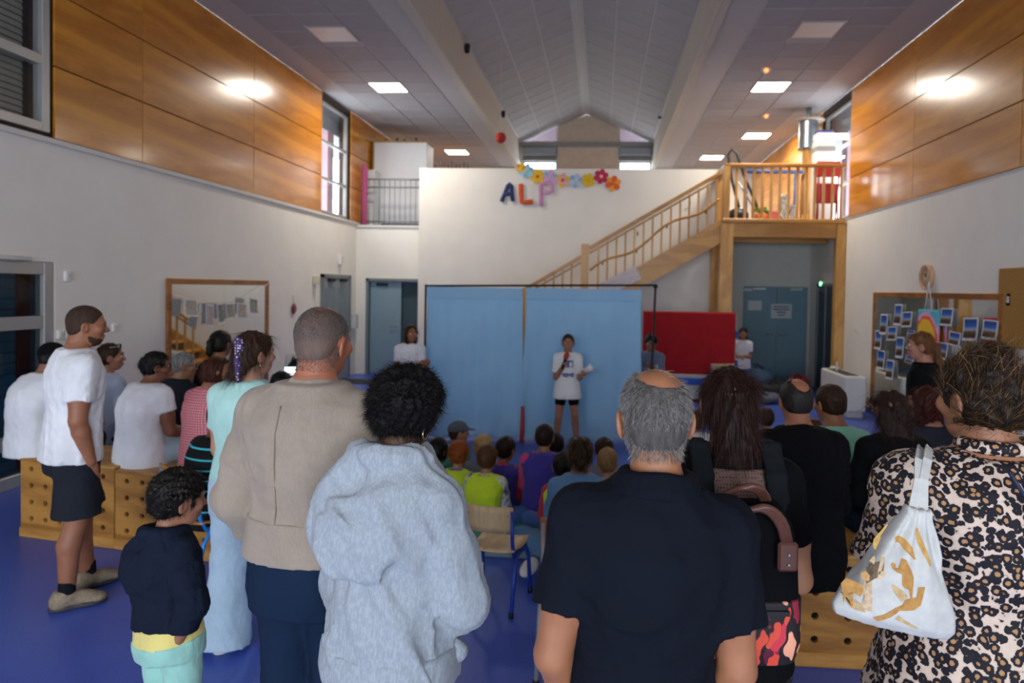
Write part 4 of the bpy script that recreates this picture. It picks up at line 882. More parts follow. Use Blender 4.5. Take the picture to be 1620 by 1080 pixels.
PLY = wood('#b79a6c', '#cfb488', 1.4, 'Z', .45, 'beech_ply')
def school_chair(loc, rz, s, tube, label, ply=PLY, flare=.05):
    r_ = empty('school_chair', loc, rz, label, 'chair'); T = flat(tube, .35, .1, var=.03)
    sh, bh, w = .44 * s, .8 * s, .19 * s
    m_ = MB(); n = 10; vs = []
    for j in range(n + 1):
        for i in range(9):
            u = i / 8 - .5; vv = j / n; vs.append((u * 2 * w, (-.19 + .38 * vv) * s, sh + .015 * s * math.cos(vv * 5) + .02 * (2 * u) ** 2 * s))
    fs = [(j * 9 + i, j * 9 + i + 1, (j + 1) * 9 + i + 1, (j + 1) * 9 + i) for j in range(n) for i in range(8)]
    m_.add(vs, fs, 0, True); o = m_.build('seat', ply, r_); md = o.modifiers.new('thick', 'SOLIDIFY'); md.thickness = .012
    m_ = MB(); vs = []
    for j in range(5):
        for i in range(9):
            u = i / 8 - .5; vs.append((u * 2.05 * w, (-.20 - .035 * (1 - (2 * u) ** 2)) * s - .02 * j / 4, bh - .2 * s + .2 * s * j / 4))
    fs = [(j * 9 + i, j * 9 + i + 1, (j + 1) * 9 + i + 1, (j + 1) * 9 + i) for j in range(4) for i in range(8)]
    m_.add(vs, fs, 0, True); o = m_.build('backrest', ply, r_); md = o.modifiers.new('thick', 'SOLIDIFY'); md.thickness = .011
    for sx_ in (-1, 1):
        m_ = MB(); m_.tube([(sx_ * w * .95, -.215 * s, bh - .02), (sx_ * w * .95, -.19 * s, sh + .06), (sx_ * w * .95, -.15 * s, sh - .02), (sx_ * w * .95, .12 * s, sh - .02)], .0125, 8); m_.build('back_upright', T, r_)
        m_ = MB(); m_.tube([(sx_ * w * .95, -.02 * s, sh - .03), (sx_ * w * .98, -.12 * s, sh - .04), (sx_ * w * 1.02, -.17 * s, sh - .1), (sx_ * w * 1.05, (-.2 - flare) * s, .012)], .0125, 8); m_.build('leg', T, r_)
        m_ = MB(); m_.tube([(sx_ * w * .95, .02 * s, sh - .03), (sx_ * w * .98, .12 * s, sh - .04), (sx_ * w * 1.02, .16 * s, sh - .1), (sx_ * w * 1.05, .2 * s, .012)], .0125, 8); m_.build('leg', T, r_)
        for yy in (-.2 - flare, .2): m_ = MB(); m_.lathe([(.016, 0), (.017, .03)], (sx_ * w * 1.05, yy * s, 0), n=8); m_.build('foot_cap', BLACK, r_)
        for zz in (bh - .05, bh - .15): m_ = MB(); m_.ball((sx_ * w * .8, -.225 * s, zz), .008, 6); m_.build('bolt', GREYMETAL, r_)
    return r_
p = at(822, 975, Z=0); school_chair((p.x - .16, p.y + .2, 0), math.radians(-12), .79, '#26409c', 'small wooden school chair with dark blue legs between the hoodie and the polo shirt')
p = at(849, 1076, Z=0); school_chair((p.x + .2, p.y + .2, 0), math.radians(0), 1.0, '#8a8d90', 'wooden chair with grey legs hidden behind the black polo', wood('#9c5a2c', '#b06c38', 1.4, 'X', .4))
p = at(1120, 640, Z=0); school_chair((p.x + .05, 11.0, 0), math.radians(10), .98, '#3a3f8c', 'wooden school chair with blue legs before the red screen')

p = at(474, 570, Y=9.3); school_chair((p.x, 9.3, 0), math.radians(200), 1.12, '#c8c8c4', 'pale chair by the left wall carrying a black bag', flat('#d8d6d0', .5)); sack('handbag', 470, 562, 9.25, (.16, .12, .2), '#121316', 'black bag piled on the pale chair by the left wall', .5); sack('handbag', 484, 562, 9.2, (.1, .1, .17), '#2a7a88', 'teal bag beside the black bag on the pale chair', .5)
# gym mats in front of the stage
TEAL = flat('#2f8a94', .45, var=.06, vscale=4, bump=.1, bscale=40)
def gym_mat(x0, x1, y0, y1, label):
    r_ = empty('gym_mat', ((x0 + x1) / 2, (y0 + y1) / 2, 0), label=label, cat='mat'); a, b = (x1 - x0) / 2, (y1 - y0) / 2
    m_ = MB(); m_.box((-a, -b, .055), (a, b, .068), bev=.01); m_.build('top_cover', TEAL, r_); m_ = MB(); m_.box((-a + .004, -b + .004, 0), (a - .004, b - .004, .055), bev=.01); m_.build('side_cover', flat('#6c8088', .6), r_)
gym_mat(-1.6, .3, 4.72, 7.0, 'teal gym mat under the children nearest the chairs'); gym_mat(.32, 1.3, 4.72, 7.0, 'teal gym mat beyond the sleek bun woman')
# ------------------------------------------------------------------ smooth solid modelling for bodies, clothes and hair
F32 = np.float32
def V(*a): return np.array(a if len(a) > 1 else a[0], dtype=np.float64)
def nrm(v): v = np.asarray(v, float); return v / (np.linalg.norm(v) + 1e-12)

class Field:
    """blends rounded shapes on a grid and skins the result (surface nets)"""
    def __init__(s, h, k=0.02): s.h = h; s.k = k; s.ops = []
    def _add(s, fn, lo, hi, k, op): s.ops.append((fn, np.array(lo, float), np.array(hi, float), s.k if k is None else k, op)); return s
    def cone(s, a, b, ra, rb, k=None, op='u'):
        a, b = V(a), V(b); ba = b - a; L2 = float(ba @ ba) + 1e-9
        def fn(X, Y, Z):
            px, py, pz = X - a[0], Y - a[1], Z - a[2]
            h = np.clip((px * ba[0] + py * ba[1] + pz * ba[2]) / L2, 0, 1)
            return np.sqrt((px - h * ba[0]) ** 2 + (py - h * ba[1]) ** 2 + (pz - h * ba[2]) ** 2) - (ra + (rb - ra) * h)
        r = max(ra, rb); return s._add(fn, np.minimum(a, b) - r, np.maximum(a, b) + r, k, op)
    def chain(s, pts, rs, k=None, op='u'):
        for i in range(len(pts) - 1): s.cone(pts[i], pts[i + 1], rs[i], rs[i + 1], k, op)
        return s
    def ell(s, c, r, M=None, k=None, op='u'):
        c, r = V(c), V(r); M = np.eye(3) if M is None else np.asarray(M)
        def fn(X, Y, Z):
            x, y, z = X - c[0], Y - c[1], Z - c[2]
            u = M[0, 0] * x + M[1, 0] * y + M[2, 0] * z; v = M[0, 1] * x + M[1, 1] * y + M[2, 1] * z; w = M[0, 2] * x + M[1, 2] * y + M[2, 2] * z
            k0 = np.sqrt((u / r[0]) ** 2 + (v / r[1]) ** 2 + (w / r[2]) ** 2); k1 = np.sqrt((u / r[0] ** 2) ** 2 + (v / r[1] ** 2) ** 2 + (w / r[2] ** 2) ** 2)
            return k0 * (k0 - 1) / np.maximum(k1, 1e-6)
        m = float(r.max()); return s._add(fn, c - m, c + m, k, op)
    def loft(s, O, S, Fw, A, st, k=None, op='u', p=2.3, cut_lo=False, cut_hi=False):
        """cross-sections st = [(t, half width, half depth, forward offset)] stacked along A from O; S is the side axis, Fw the front"""
        O, S, Fw, A = V(O), V(S), V(Fw), V(A); ts = np.array([q[0] for q in st]); ws = np.array([q[1] for q in st]); ds = np.array([q[2] for q in st]); fo = np.array([q[3] if len(q) > 3 else 0 for q in st]); so = np.array([q[4] if len(q) > 4 else 0 for q in st])
        def fn(X, Y, Z):
            x, y, z = X - O[0], Y - O[1], Z - O[2]
            t = x * A[0] + y * A[1] + z * A[2]; u = x * S[0] + y * S[1] + z * S[2]; v = x * Fw[0] + y * Fw[1] + z * Fw[2]
            tc = np.clip(t, ts[0], ts[-1])
            w = np.interp(tc, ts, ws); d = np.interp(tc, ts, ds); v = v - np.interp(tc, ts, fo); u = u - np.interp(tc, ts, so)
            e = (np.abs(u / w) ** p + np.abs(v / d) ** p) ** (1 / p); dd = (e - 1) * np.minimum(w, d)
            over = np.maximum(t - ts[-1], ts[0] - t)
            if cut_lo or cut_hi:
                c_ = np.full_like(t, -1.0)
                if cut_lo: c_ = np.maximum(c_, ts[0] - t)
                if cut_hi: c_ = np.maximum(c_, t - ts[-1])
                ov2 = np.maximum((t - ts[-1]) if not cut_hi else -1.0, (ts[0] - t) if not cut_lo else -1.0)
                dd = np.where(ov2 > 0, np.sqrt(np.maximum(dd, 0) ** 2 + ov2 ** 2), dd); return np.maximum(dd, c_)
            return np.where(over > 0, np.sqrt(np.maximum(dd, 0) ** 2 + over ** 2) + np.minimum(dd, 0) * 0, dd)
        m = float(max(ws.max(), ds.max()) + np.abs(fo).max() + np.abs(so).max()); a = O + A * ts[0]; b = O + A * ts[-1]
        return s._add(fn, np.minimum(a, b) - m, np.maximum(a, b) + m, k, op)
    def half(s, p, n, k=0.004):
        """keep only what lies behind the plane through p with normal n"""
        p, n = V(p), nrm(n)
        s.ops.append((lambda X, Y, Z: (X - p[0]) * n[0] + (Y - p[1]) * n[1] + (Z - p[2]) * n[2], None, None, k, 'i')); return s
    def custom(s, fn, op='disp'): s.ops.append((fn, None, None, 0, op)); return s
    def mesh(s, pad=0.03):
        h = s.h
        us = [o for o in s.ops if o[4] == 'u']
        lo = np.min([o[1] for o in us], axis=0) - pad; hi = np.max([o[2] for o in us], axis=0) + pad
        n = np.ceil((hi - lo) / h).astype(int) + 2
        ax = [(lo[i] + h * np.arange(n[i])).astype(F32) for i in range(3)]
        D = np.full(tuple(n), 1.0, F32)
        def sub(l, h_, m):
            sl = []
            for i in range(3):
                a = max(0, int((l[i] - m - lo[i]) / h)); b = min(n[i], int((h_[i] + m - lo[i]) / h) + 2); sl.append(slice(a, max(b, a)))
            return tuple(sl)
        for fn, l, h_, k, op in s.ops:
            sl = sub(l, h_, max(k, 3 * h) + .01) if l is not None else (slice(None),) * 3
            X, Y, Z = ax[0][sl[0]][:, None, None], ax[1][sl[1]][None, :, None], ax[2][sl[2]][None, None, :]
            if D[sl].size == 0: continue
            d = fn(X, Y, Z)
            if op == 'disp': D[sl] = D[sl] + d; continue
            d = np.broadcast_to(d, D[sl].shape)
            a = D[sl]
            if op == 'u':
                if k > 0: hh = np.maximum(k - np.abs(a - d), 0) / k; D[sl] = np.minimum(a, d) - hh * hh * k * .25
                else: D[sl] = np.minimum(a, d)
            else:
                b = d if op == 'i' else -d
                if k > 0: hh = np.maximum(k - np.abs(a - b), 0) / k; D[sl] = np.maximum(a, b) + hh * hh * k * .25
                else: D[sl] = np.maximum(a, b)
        return surface_nets(D, lo, h)

def surface_nets(D, lo, h):
    D = D.copy(); D[0] = D[-1] = 1; D[:, 0] = D[:, -1] = 1; D[:, :, 0] = D[:, :, -1] = 1
    ins = D < 0; nx, ny, nz = D.shape
    c = np.zeros((nx - 1, ny - 1, nz - 1), np.int8)
    for dx in (0, 1):
        for dy in (0, 1):
            for dz in (0, 1): c += ins[dx:nx - 1 + dx, dy:ny - 1 + dy, dz:nz - 1 + dz]
    act = np.argwhere((c > 0) & (c < 8))
    if len(act) == 0: return np.zeros((0, 3)), np.zeros((0, 4), int)
    idx = -np.ones(c.shape, np.int32); idx[act[:, 0], act[:, 1], act[:, 2]] = np.arange(len(act))
    off = np.array([(dx, dy, dz) for dx in (0, 1) for dy in (0, 1) for dz in (0, 1)])
    val = np.stack([D[act[:, 0] + o[0], act[:, 1] + o[1], act[:, 2] + o[2]] for o in off], 1)
    acc = np.zeros((len(act), 3)); cnt = np.zeros(len(act))
    for i in range(8):
        for j in range(i + 1, 8):
            if np.abs(off[i] - off[j]).sum() != 1: continue
            a, b = val[:, i], val[:, j]; m = (a < 0) != (b < 0); t = np.where(m, a / np.where(m, a - b, 1), 0)
            acc += np.where(m[:, None], off[i] + t[:, None] * (off[j] - off[i]), 0); cnt += m
    v = lo + (act + acc / cnt[:, None]) * h
    fs = []
    for axis in range(3):
        sl0 = [slice(None)] * 3; sl1 = [slice(None)] * 3; sl0[axis] = slice(0, -1); sl1[axis] = slice(1, None)
        e = ins[tuple(sl0)] != ins[tuple(sl1)]; p = np.argwhere(e); u, w = (axis + 1) % 3, (axis + 2) % 3
        p = p[(p[:, u] > 0) & (p[:, w] > 0)]
        def g(du, dw):
            q = p.copy(); q[:, u] -= du; q[:, w] -= dw; return idx[q[:, 0], q[:, 1], q[:, 2]]
        q = np.stack([g(0, 0), g(1, 0), g(1, 1), g(0, 1)], 1); inside0 = ins[p[:, 0], p[:, 1], p[:, 2]]
        q[~inside0] = q[~inside0][:, ::-1]; fs.append(q)
    f = np.concatenate(fs); f = f[(f >= 0).all(1)]
    return v, f

def np_mesh(name, parts):
    """parts = [(verts, quads or tris, material index)] -> one smooth mesh"""
    vs, loops, starts, mi = [], [], [], []; vo = 0; lo = 0; tot = []
    for v, f, m in parts:
        if len(v) == 0: continue
        f = np.asarray(f); vs.append(np.asarray(v, float)); loops.append((f + vo).ravel()); n, k = f.shape
        starts.append(lo + np.arange(n) * k); mi.append(np.full(n, m)); vo += len(v); lo += n * k
    me = bpy.data.meshes.new(name)
    vs = np.concatenate(vs); loops = np.concatenate(loops).astype(np.int32); starts = np.concatenate(starts).astype(np.int32); mi = np.concatenate(mi).astype(np.int32)
    me.vertices.add(len(vs)); me.vertices.foreach_set('co', vs.ravel().astype(F32)); me.loops.add(len(loops)); me.loops.foreach_set('vertex_index', loops)
    me.polygons.add(len(starts)); me.polygons.foreach_set('loop_start', starts); me.polygons.foreach_set('material_index', mi); me.polygons.foreach_set('use_smooth', np.ones(len(starts), bool))
    me.update(calc_edges=True); me.validate(); return me

def wrinkle(amp, freq, seed, stretch=(1, 1, .5)):
    r = np.random.RandomState(seed); K = [(nrm(r.normal(size=3)) * freq * (0.7 + .9 * i * .6) * np.array(stretch), r.uniform(0, 6.28)) for i in range(4)]
    def fn(X, Y, Z):
        t = 0; w = 0
        for i, (k, ph) in enumerate(K):
            w = np.sin(X * k[0] + Y * k[1] + Z * k[2] + ph + 1.5 * w); t = t + (2 * np.abs(w) - 1.1) / (1 + .35 * i)
        return (amp * .42 * t).astype(F32)
    return fn

def rotm(rx=0, ry=0, rz=0):
    return np.array(Matrix.Rotation(rz, 3, 'Z') @ Matrix.Rotation(rx, 3, 'X') @ Matrix.Rotation(ry, 3, 'Y'))

# ---- materials of people
def skin(c):
    key = ('skin', c)
    if key in _mc: return _mc[key]
    t = NT('skin'); v = t.coord(); b = tuple(x * .82 for x in srgb(c)); n = t.noise(v, 14, 4); t.col(t.ramp(n, [(.3, tuple(x * .86 for x in b)), (.7, tuple(min(1, x * 1.08) for x in b))])); t.set(.5, 0, .4, Subsurface_Weight=.08, Subsurface_Scale=.01); t.bump(t.noise(v, 180, 2), .06, .002); _mc[key] = t.m; return t.m
CAPOF = {}
def hairmat(c1, c2, rough=.5, streak=0.0, c3=None):
    key = ('hair', c1, c2, rough, streak, c3)
    if key in _mc: return _mc[key]
    t = NT('hair'); g = t.n('ShaderNodeNewGeometry'); v = t.coord((1, 1, .25)); n = t.noise(v, 60, 3)
    f = t.math('ADD', t.math('MULTIPLY', g.outputs['Random Per Island'], .6), t.math('MULTIPLY', n, .4))
    stops = [(.2, srgb(c1)), (.8, srgb(c2))]
    cc = t.ramp(f, stops)
    if c3: cc = t.mix(t.ramp(g.outputs['Random Per Island'], [(1 - streak - .02, (0, 0, 0)), (1 - streak, (1, 1, 1))]), cc, srgb(c3))
    t.col(cc); t.set(rough, 0, .22); t.bump(t.noise(t.coord((1, 1, .15)), 130, 2), .3, .004); _mc[key] = t.m
    u = NT('hair_mass'); n = u.noise(u.coord((1, 1, .25)), 70, 3); lo_, hi_ = srgb(c1), srgb(c2); u.col(u.ramp(n, [(.3, lo_), (.75, tuple(a * .45 + b * .55 for a, b in zip(lo_, hi_)))])); u.set(rough, 0, .22); u.bump(u.noise(u.coord((1, 1, .15)), 130, 2), .4, .006); CAPOF[t.m.name] = u.m; return t.m

def strands(roots, dirs, length, seg, width, step_fn=None, jitter=.3, grav=.0, seed=0, curl=0.0, curl_f=40.0):
    """thin tapering ribbons growing from roots; step_fn(points, directions, i) may steer them"""
    r = np.random.RandomState(seed); n = len(roots); p = np.array(roots); d = np.array(dirs) + r.normal(size=(n, 3)) * jitter; d /= np.linalg.norm(d, axis=1)[:, None] + 1e-9
    L = length * r.uniform(.6, 1.15, n)[:, None] / seg; side = np.cross(d, r.normal(size=(n, 3))); side /= np.linalg.norm(side, axis=1)[:, None] + 1e-9
    ph = r.uniform(0, 6.28, n)[:, None]; rows = []
    for i in range(seg + 1):
        w = width * (1 - i / (seg + .3)); off = 0
        if curl: off = curl * min(1, i / 2) * (np.cos(ph + curl_f * i * L) * side + np.sin(ph + curl_f * i * L) * np.cross(side, d))
        rows.append(np.stack([p + off - side * w, p + off + side * w], 1))
        d = d + np.array([0, 0, -grav]) / seg
        if step_fn is not None: d = step_fn(p, d, i)
        d = d / (np.linalg.norm(d, axis=1)[:, None] + 1e-9); p = p + d * L
    rows = np.stack(rows, 1).reshape(n, -1, 3); m = rows.shape[1]; base = (np.arange(n) * m)[:, None]
    f = np.concatenate([np.concatenate([base + 2 * i, base + 2 * i + 1, base + 2 * i + 3, base + 2 * i + 2], 1) for i in range(seg)])
    return rows.reshape(-1, 3), f

def sample_surface(v, f, n, seed=0, keep=None):
    r = np.random.RandomState(seed); f = np.asarray(f); a, b, c, d = (v[f[:, i]] for i in range(4)); nr = np.cross(c - a, d - b); ar = np.linalg.norm(nr, axis=1); nr = nr / (ar[:, None] + 1e-9)
    ce = (a + b + c + d) / 4
    if keep is not None: ar = ar * keep(ce)
    i = r.choice(len(f), n, p=ar / ar.sum()); s, t = r.uniform(size=(n, 1)), r.uniform(size=(n, 1))
    return (a[i] * (1 - s) + b[i] * s) * (1 - t) + (d[i] * (1 - s) + c[i] * s) * t, nr[i]
# ------------------------------------------------------------------ people
def person(px, top, Y, label, rz=0, H=None, hh=None, pose='stand', W=1.0, Dp=1.0, lean=0.0, side=0.0, slouch=0.0, twist=0.0, head=(0, 0, 0), hairup=.012,
           arms=None, legs=None, skinc='#c98f6e', res=.012, top_g=None, bottom_g=None, shoes=None, hair=None, face=False, waist=1.0, hips=1.0, sh=1.0, extras=None, seed=1, group=None, thigh=None, hands=True, neckf=0.0, feet=True, name='person', ox=0.0, breast=0.0, seat=None, shdrop=.058):
    wt = at(px, top, Y=Y); kid = H is not None and H < 1.5
    if pose == 'stand': H = (wt.z - hairup) if H is None else H
    elif seat is not None: H = (wt.z - hairup - seat - .075) / .472
    Hs = H; hh = hh or .132 * Hs
    neck = .014 * Hs; Lt = (1 - .132 - .014 - .52) * Hs if not kid else .325 * Hs
    hip = Hs - hh - neck - Lt
    A = nrm([math.sin(side), math.sin(lean) * math.cos(side), math.cos(lean) * math.cos(side)])
    S = nrm(np.array([math.cos(twist), math.sin(twist), 0]) - A * (A @ np.array([math.cos(twist), math.sin(twist), 0]))); Fw = np.cross(A, S)
    P0 = V(0, 0, hip)
    NB = P0 + A * Lt + Fw * (neckf)
    hy, hp_, hr = head; Mh = rotm(-hp_, hr, hy); up = Mh[:, 2]
    HC = NB + nrm(A * .5 + V(0, 0, 1) * .5 + up * .3 + Fw * .25 * (1 if slouch or lean else .4)) * (neck * .75) + up * (hh * .5) + Mh[:, 1] * hh * .20
    T = HC + up * hh * .52
    if pose == 'stand': dz = 0.0
    else: dz = (wt.z - hairup) - T[2]
    off = V(0, 0, dz); P0 = P0 + off; NB = NB + off; HC = HC + off; T = T + off
    ca, sa = math.cos(math.radians(rz)), math.sin(math.radians(rz))
    loc = (wt.x - (T[0] * ca - T[1] * sa) + ox, wt.y - (T[0] * sa + T[1] * ca), 0)
    root = empty(name, loc, math.radians(rz), label, 'person', group)
    # limbs
    sw = .088 * Hs * W * sh; SJ = {}; EL = {}; WR = {}; HD = {}
    arms = arms or {}
    for sg, kx in (('L', -1), ('R', 1)):
        a = arms.get(sg, ((.16, -.06, -1), (.06, .22, -1)))
        j = NB - A * shdrop * Hs + S * kx * sw
        loc3 = lambda q: nrm(S * q[0] * kx + Fw * q[1] + A * q[2])
        e = j + loc3(a[0]) * .175 * Hs; w = e + loc3(a[1]) * .15 * Hs
        SJ[sg], EL[sg], WR[sg] = j, e, w; HD[sg] = loc3(a[2]) if len(a) > 2 else nrm(w - e)
    HJ = {}; KN = {}; AN = {}; tl, sl_ = .245 * Hs, .245 * Hs
    hipl = P0[2]
    for sg, kx in (('L', -1), ('R', 1)):
        hj = P0 + S * kx * .05 * Hs * hips
        if pose == 'stand':
            lx, ly = (legs or {}).get(sg, (.055 * Hs, 0)); an = V(kx * lx, ly, .045 * Hs); mid = (hj + an) / 2 + V(0, .012 * Hs, 0); kn = mid
        elif pose in ('sit', 'kneel', 'cross'):
            if pose == 'sit': td = nrm((kx * .14, 1, -.06) if thigh is None else (kx * thigh[0], thigh[1], thigh[2])); kn = hj + td * tl; an = V(kn[0], kn[1] + .02, max(.05, kn[2] - sl_)) if kn[2] - sl_ > -.25 else V(kn[0] + kx * .02, kn[1] + .18, .07)
            elif pose == 'kneel': td = nrm((kx * .25, .8, -.45)); kn = hj + td * tl; kn[2] = max(kn[2], .12); an = V(kn[0] * 1.1, kn[1] - sl_ * .95, .11)
            else: kn = hj + nrm((kx * .75, .62, .10)) * tl; an = V(-kx * .06, kn[1] + .06, .12 if hipl < .4 else kn[2] - .05)
        HJ[sg], KN[sg], AN[sg] = hj, kn, an
    h_ = Hs
    def stations(o, lo=-.35, flare=0.0, hi=1.04, d_extra=0.0):
        base = [(-.9, .088, .066, 0), (-.35, .090, .066, -.002), (-.12, .098 * hips, .072, -.006), (.12, .094 * (hips + waist) / 2, .066, -.004), (.36, .084 * waist, .060, .0), (.60, .095, .066 + breast * .5, breast * .4), (.76, .099 * sh, .064 + breast * .35, breast * .3), (.88, .084 * sh, .052, 0), (.96, .056, .042, .002), (1.04, .036, .034, .004)]
        out = []
        tt = [q[0] for q in base]
        pts_ = sorted({lo, *[q for q in tt if lo < q < hi], hi})
        for t_ in pts_:
            w, d, f = (np.interp(t_, tt, [q[i] for q in base]) for i in (1, 2, 3))
            fl = flare * max(0, (.4 - t_)) if t_ < .4 else 0
            out.append((t_ * Lt, w * h_ * W + o + fl, d * h_ * W * Dp + o + fl * .8 + d_extra, f * h_ - slouch * math.sin(max(0, min(1, t_)) * math.pi) + neckf * max(0, t_) ** 2))
        return out
    # --- body
    B = Field(res * 1.25, .03 * h_ / 1.7)
    B.loft(P0, S, Fw, A, [(a_, w_ - .01, d_ - .01, f_) for a_, w_, d_, f_ in stations(-.006, -.2 if pose == 'stand' else -.14)])
    for sg in 'LR':
        B.cone(NB - A * .02 * h_, SJ[sg], .030 * h_ * W, .033 * h_ * W)
        B.chain([SJ[sg], (SJ[sg] * .45 + EL[sg] * .55), EL[sg]], [.036 * h_ * W, .032 * h_ * W, .0255 * h_ * W]); m_ = EL[sg] * .72 + WR[sg] * .28
        B.chain([EL[sg], m_, WR[sg]], [.0255 * h_ * W, .0265 * h_ * W, .0175 * h_], k=.012)
        B.chain([HJ[sg], HJ[sg] * .5 + KN[sg] * .5, KN[sg]], [.045 * h_ * W, .043 * h_ * W, .033 * h_ * W], k=.012); cm = KN[sg] * .68 + AN[sg] * .32
        if pose != 'kneel': cm = cm + V(0, -.012 * h_, 0)
        B.chain([KN[sg], cm, AN[sg]], [.033 * h_ * W, .034 * h_ * W, .022 * h_], k=.015)
        if not shoes: B.cone(AN[sg] + V(0, -.02, -.03 * h_ + .0), AN[sg] + V(0, .085 * h_, -.03 * h_), .022 * h_, .016 * h_)
    B.cone(NB - A * .04 * h_, HC - up * hh * .22 - Mh[:, 1] * hh * .08, .034 * h_ * (W * .5 + .5), .032 * h_ * (W * .5 + .5))
    parts = [(*B.mesh(), 0)]
    # --- head
    q = lambda x, y, z: HC + Mh @ (V(x, y, z) * hh)
    G = Field(min(res * .6, .0085), .05 * hh)
    e = lambda x, y, z, a, b, c, k=None, op='u', M=None: G.ell(q(x, y, z), V(a, b, c) * hh, Mh if M is None else M, k, op)
    e(0, -.05, .12, .335, .415, .385); e(0, .08, -.16, .27, .30, .34, .16 * hh); e(0, .14, -.36, .17, .2, .15, .12 * hh)
    e(0, .345, .10, .2, .06, .05, .08 * hh); G.cone(q(0, .385, .04), q(0, .455, -.11), .025 * hh, .05 * hh, .03 * hh); e(0, .40, -.135, .075, .05, .035, .03 * hh)
    for kx in (-1, 1):
        e(kx * .135, .43, .03, .075, .06, .05, .04 * hh, 's'); e(kx * .19, .27, -.1, .1, .1, .09, .1 * hh)
        M2 = Mh @ rotm(0, kx * .12, kx * .35)
        e(kx * .355, -.03, -.06, .035, .095, .15, .02 * hh, 'u', M2); e(kx * .385, .0, -.05, .03, .05, .09, .02 * hh, 's', M2)
    e(0, .365, -.255, .10, .045, .03, .03 * hh); e(0, .355, -.315, .085, .045, .03, .03 * hh)
    G.cone(q(0, -.12, -.25), NB - A * .02 * h_, .032 * h_ * (W * .5 + .5), .035 * h_ * (W * .5 + .5), .1 * hh)
    hv, hf = G.mesh(); parts.append((hv, hf, 0))
    if hands:
        for sg, kx in (('L', -1), ('R', 1)):
            hl = .105 * h_; d = HD[sg]; sd = nrm(np.cross(d, A) if abs(d @ A) < .9 else Fw - d * (Fw @ d)); pn = np.cross(d, sd); curl = (arms.get(sg, (0, 0, 0, .5)) + (.5,) * 4)[3] if sg in arms and len(arms[sg]) > 3 else .45
            if sg == 'L': pn = -pn
            inward = -S * kx
            if pn @ inward < 0: pn = -pn
            Hf = Field(max(.0042, res * .38), .008); w = WR[sg]
            M3 = np.stack([sd, d, pn], 1); Hf.ell(w + d * .25 * hl, V(.2, .32, .085) * hl, M3); Hf.cone(w - d * .1 * hl, w + d * .1 * hl, .0165 * h_, .1 * hl)
            for i, (o_, ln) in enumerate(((-.15, .8), (-.05, 1.0), (.05, .95), (.145, .75))):
                b0 = w + d * .46 * hl + sd * o_ * hl; d1 = nrm(d * math.cos(curl) + pn * math.sin(curl)); d2 = nrm(d * math.cos(curl * 2.3) + pn * math.sin(curl * 2.3)); b1 = b0 + d1 * .24 * hl * ln; b2 = b1 + d2 * .24 * hl * ln
                Hf.chain([b0, b1, b2], [.05 * hl, .046 * hl, .038 * hl], k=.004)
            t0 = w + d * .16 * hl - sd * .13 * hl; t1 = t0 + nrm(-sd * .75 + d * .6 + pn * .4) * .2 * hl; t2 = t1 + nrm(-sd * .2 + d * .8 + pn * .6) * .19 * hl; Hf.chain([t0, t1, t2], [.07 * hl, .052 * hl, .042 * hl], k=.006)
            parts.append((*Hf.mesh(), 0))
    link_mesh('body', np_mesh('body', parts), skin(skinc), root)
    ctx = dict(root=root, P0=P0, NB=NB, HC=HC, Mh=Mh, hh=hh, S=S, Fw=Fw, A=A, Lt=Lt, H=h_, SJ=SJ, EL=EL, WR=WR, HD=HD, HJ=HJ, KN=KN, AN=AN, W=W, res=res, q=q, up=up, stations=stations, seed=seed, hv=hv, hf=hf, loc=loc, rz=math.radians(rz), skin=skinc, pose=pose)
    if face:
        for kx in (-1, 1):
            ez = MB(); c = q(kx * .135, .345, .03); ez.ball((0, 0, 0), .05 * hh, 10); o = ez.build('eye', flat('#e8e4de', .2, var=.01), root, tuple(c))
            ir = MB(); ir.ball((0, 0, 0), .03 * hh, 8); o2 = ir.build('iris', flat('#2c1c12', .2), o, tuple(Mh @ V(kx * -.004, .029, 0) * hh))
            bm_ = Field(.0035, .004); bm_.chain([q(kx * .06, .405, .115), q(kx * .14, .395, .14), q(kx * .215, .34, .12)], [.012 * hh + .001] * 3); link_mesh('eyebrow', np_mesh('eyebrow', [(*bm_.mesh(.01), 0)]), (hair or {}).get('mat') or hairmat('#2a1c14', '#3a281c'), root)
        lp = Field(.004, .004); lp.chain([q(-.1, .365, -.275), q(0, .408, -.285), q(.1, .365, -.275)], [.012 * hh, .026 * hh, .012 * hh]); link_mesh('mouth', np_mesh('mouth', [(*lp.mesh(.01), 0)]), flat('#9c4c46', .4), root)
    for g in ([top_g] if isinstance(top_g, dict) else (top_g or [])): make_top(ctx, **g)
    tg = [top_g] if isinstance(top_g, dict) else (top_g or [])
    for g in ([bottom_g] if isinstance(bottom_g, dict) else (bottom_g or [])):
        g = dict(g)
        if tg: g.setdefault('waist_t', tg[0].get('hem', -.22) + .06)
        make_bottom(ctx, **g)
    if shoes:
        for sg, kx in (('L', -1), ('R', 1)): make_shoe(ctx, sg, kx, shoes, pose)
    if hair: make_hair(ctx, **hair)
    if extras: extras(ctx)
    return ctx

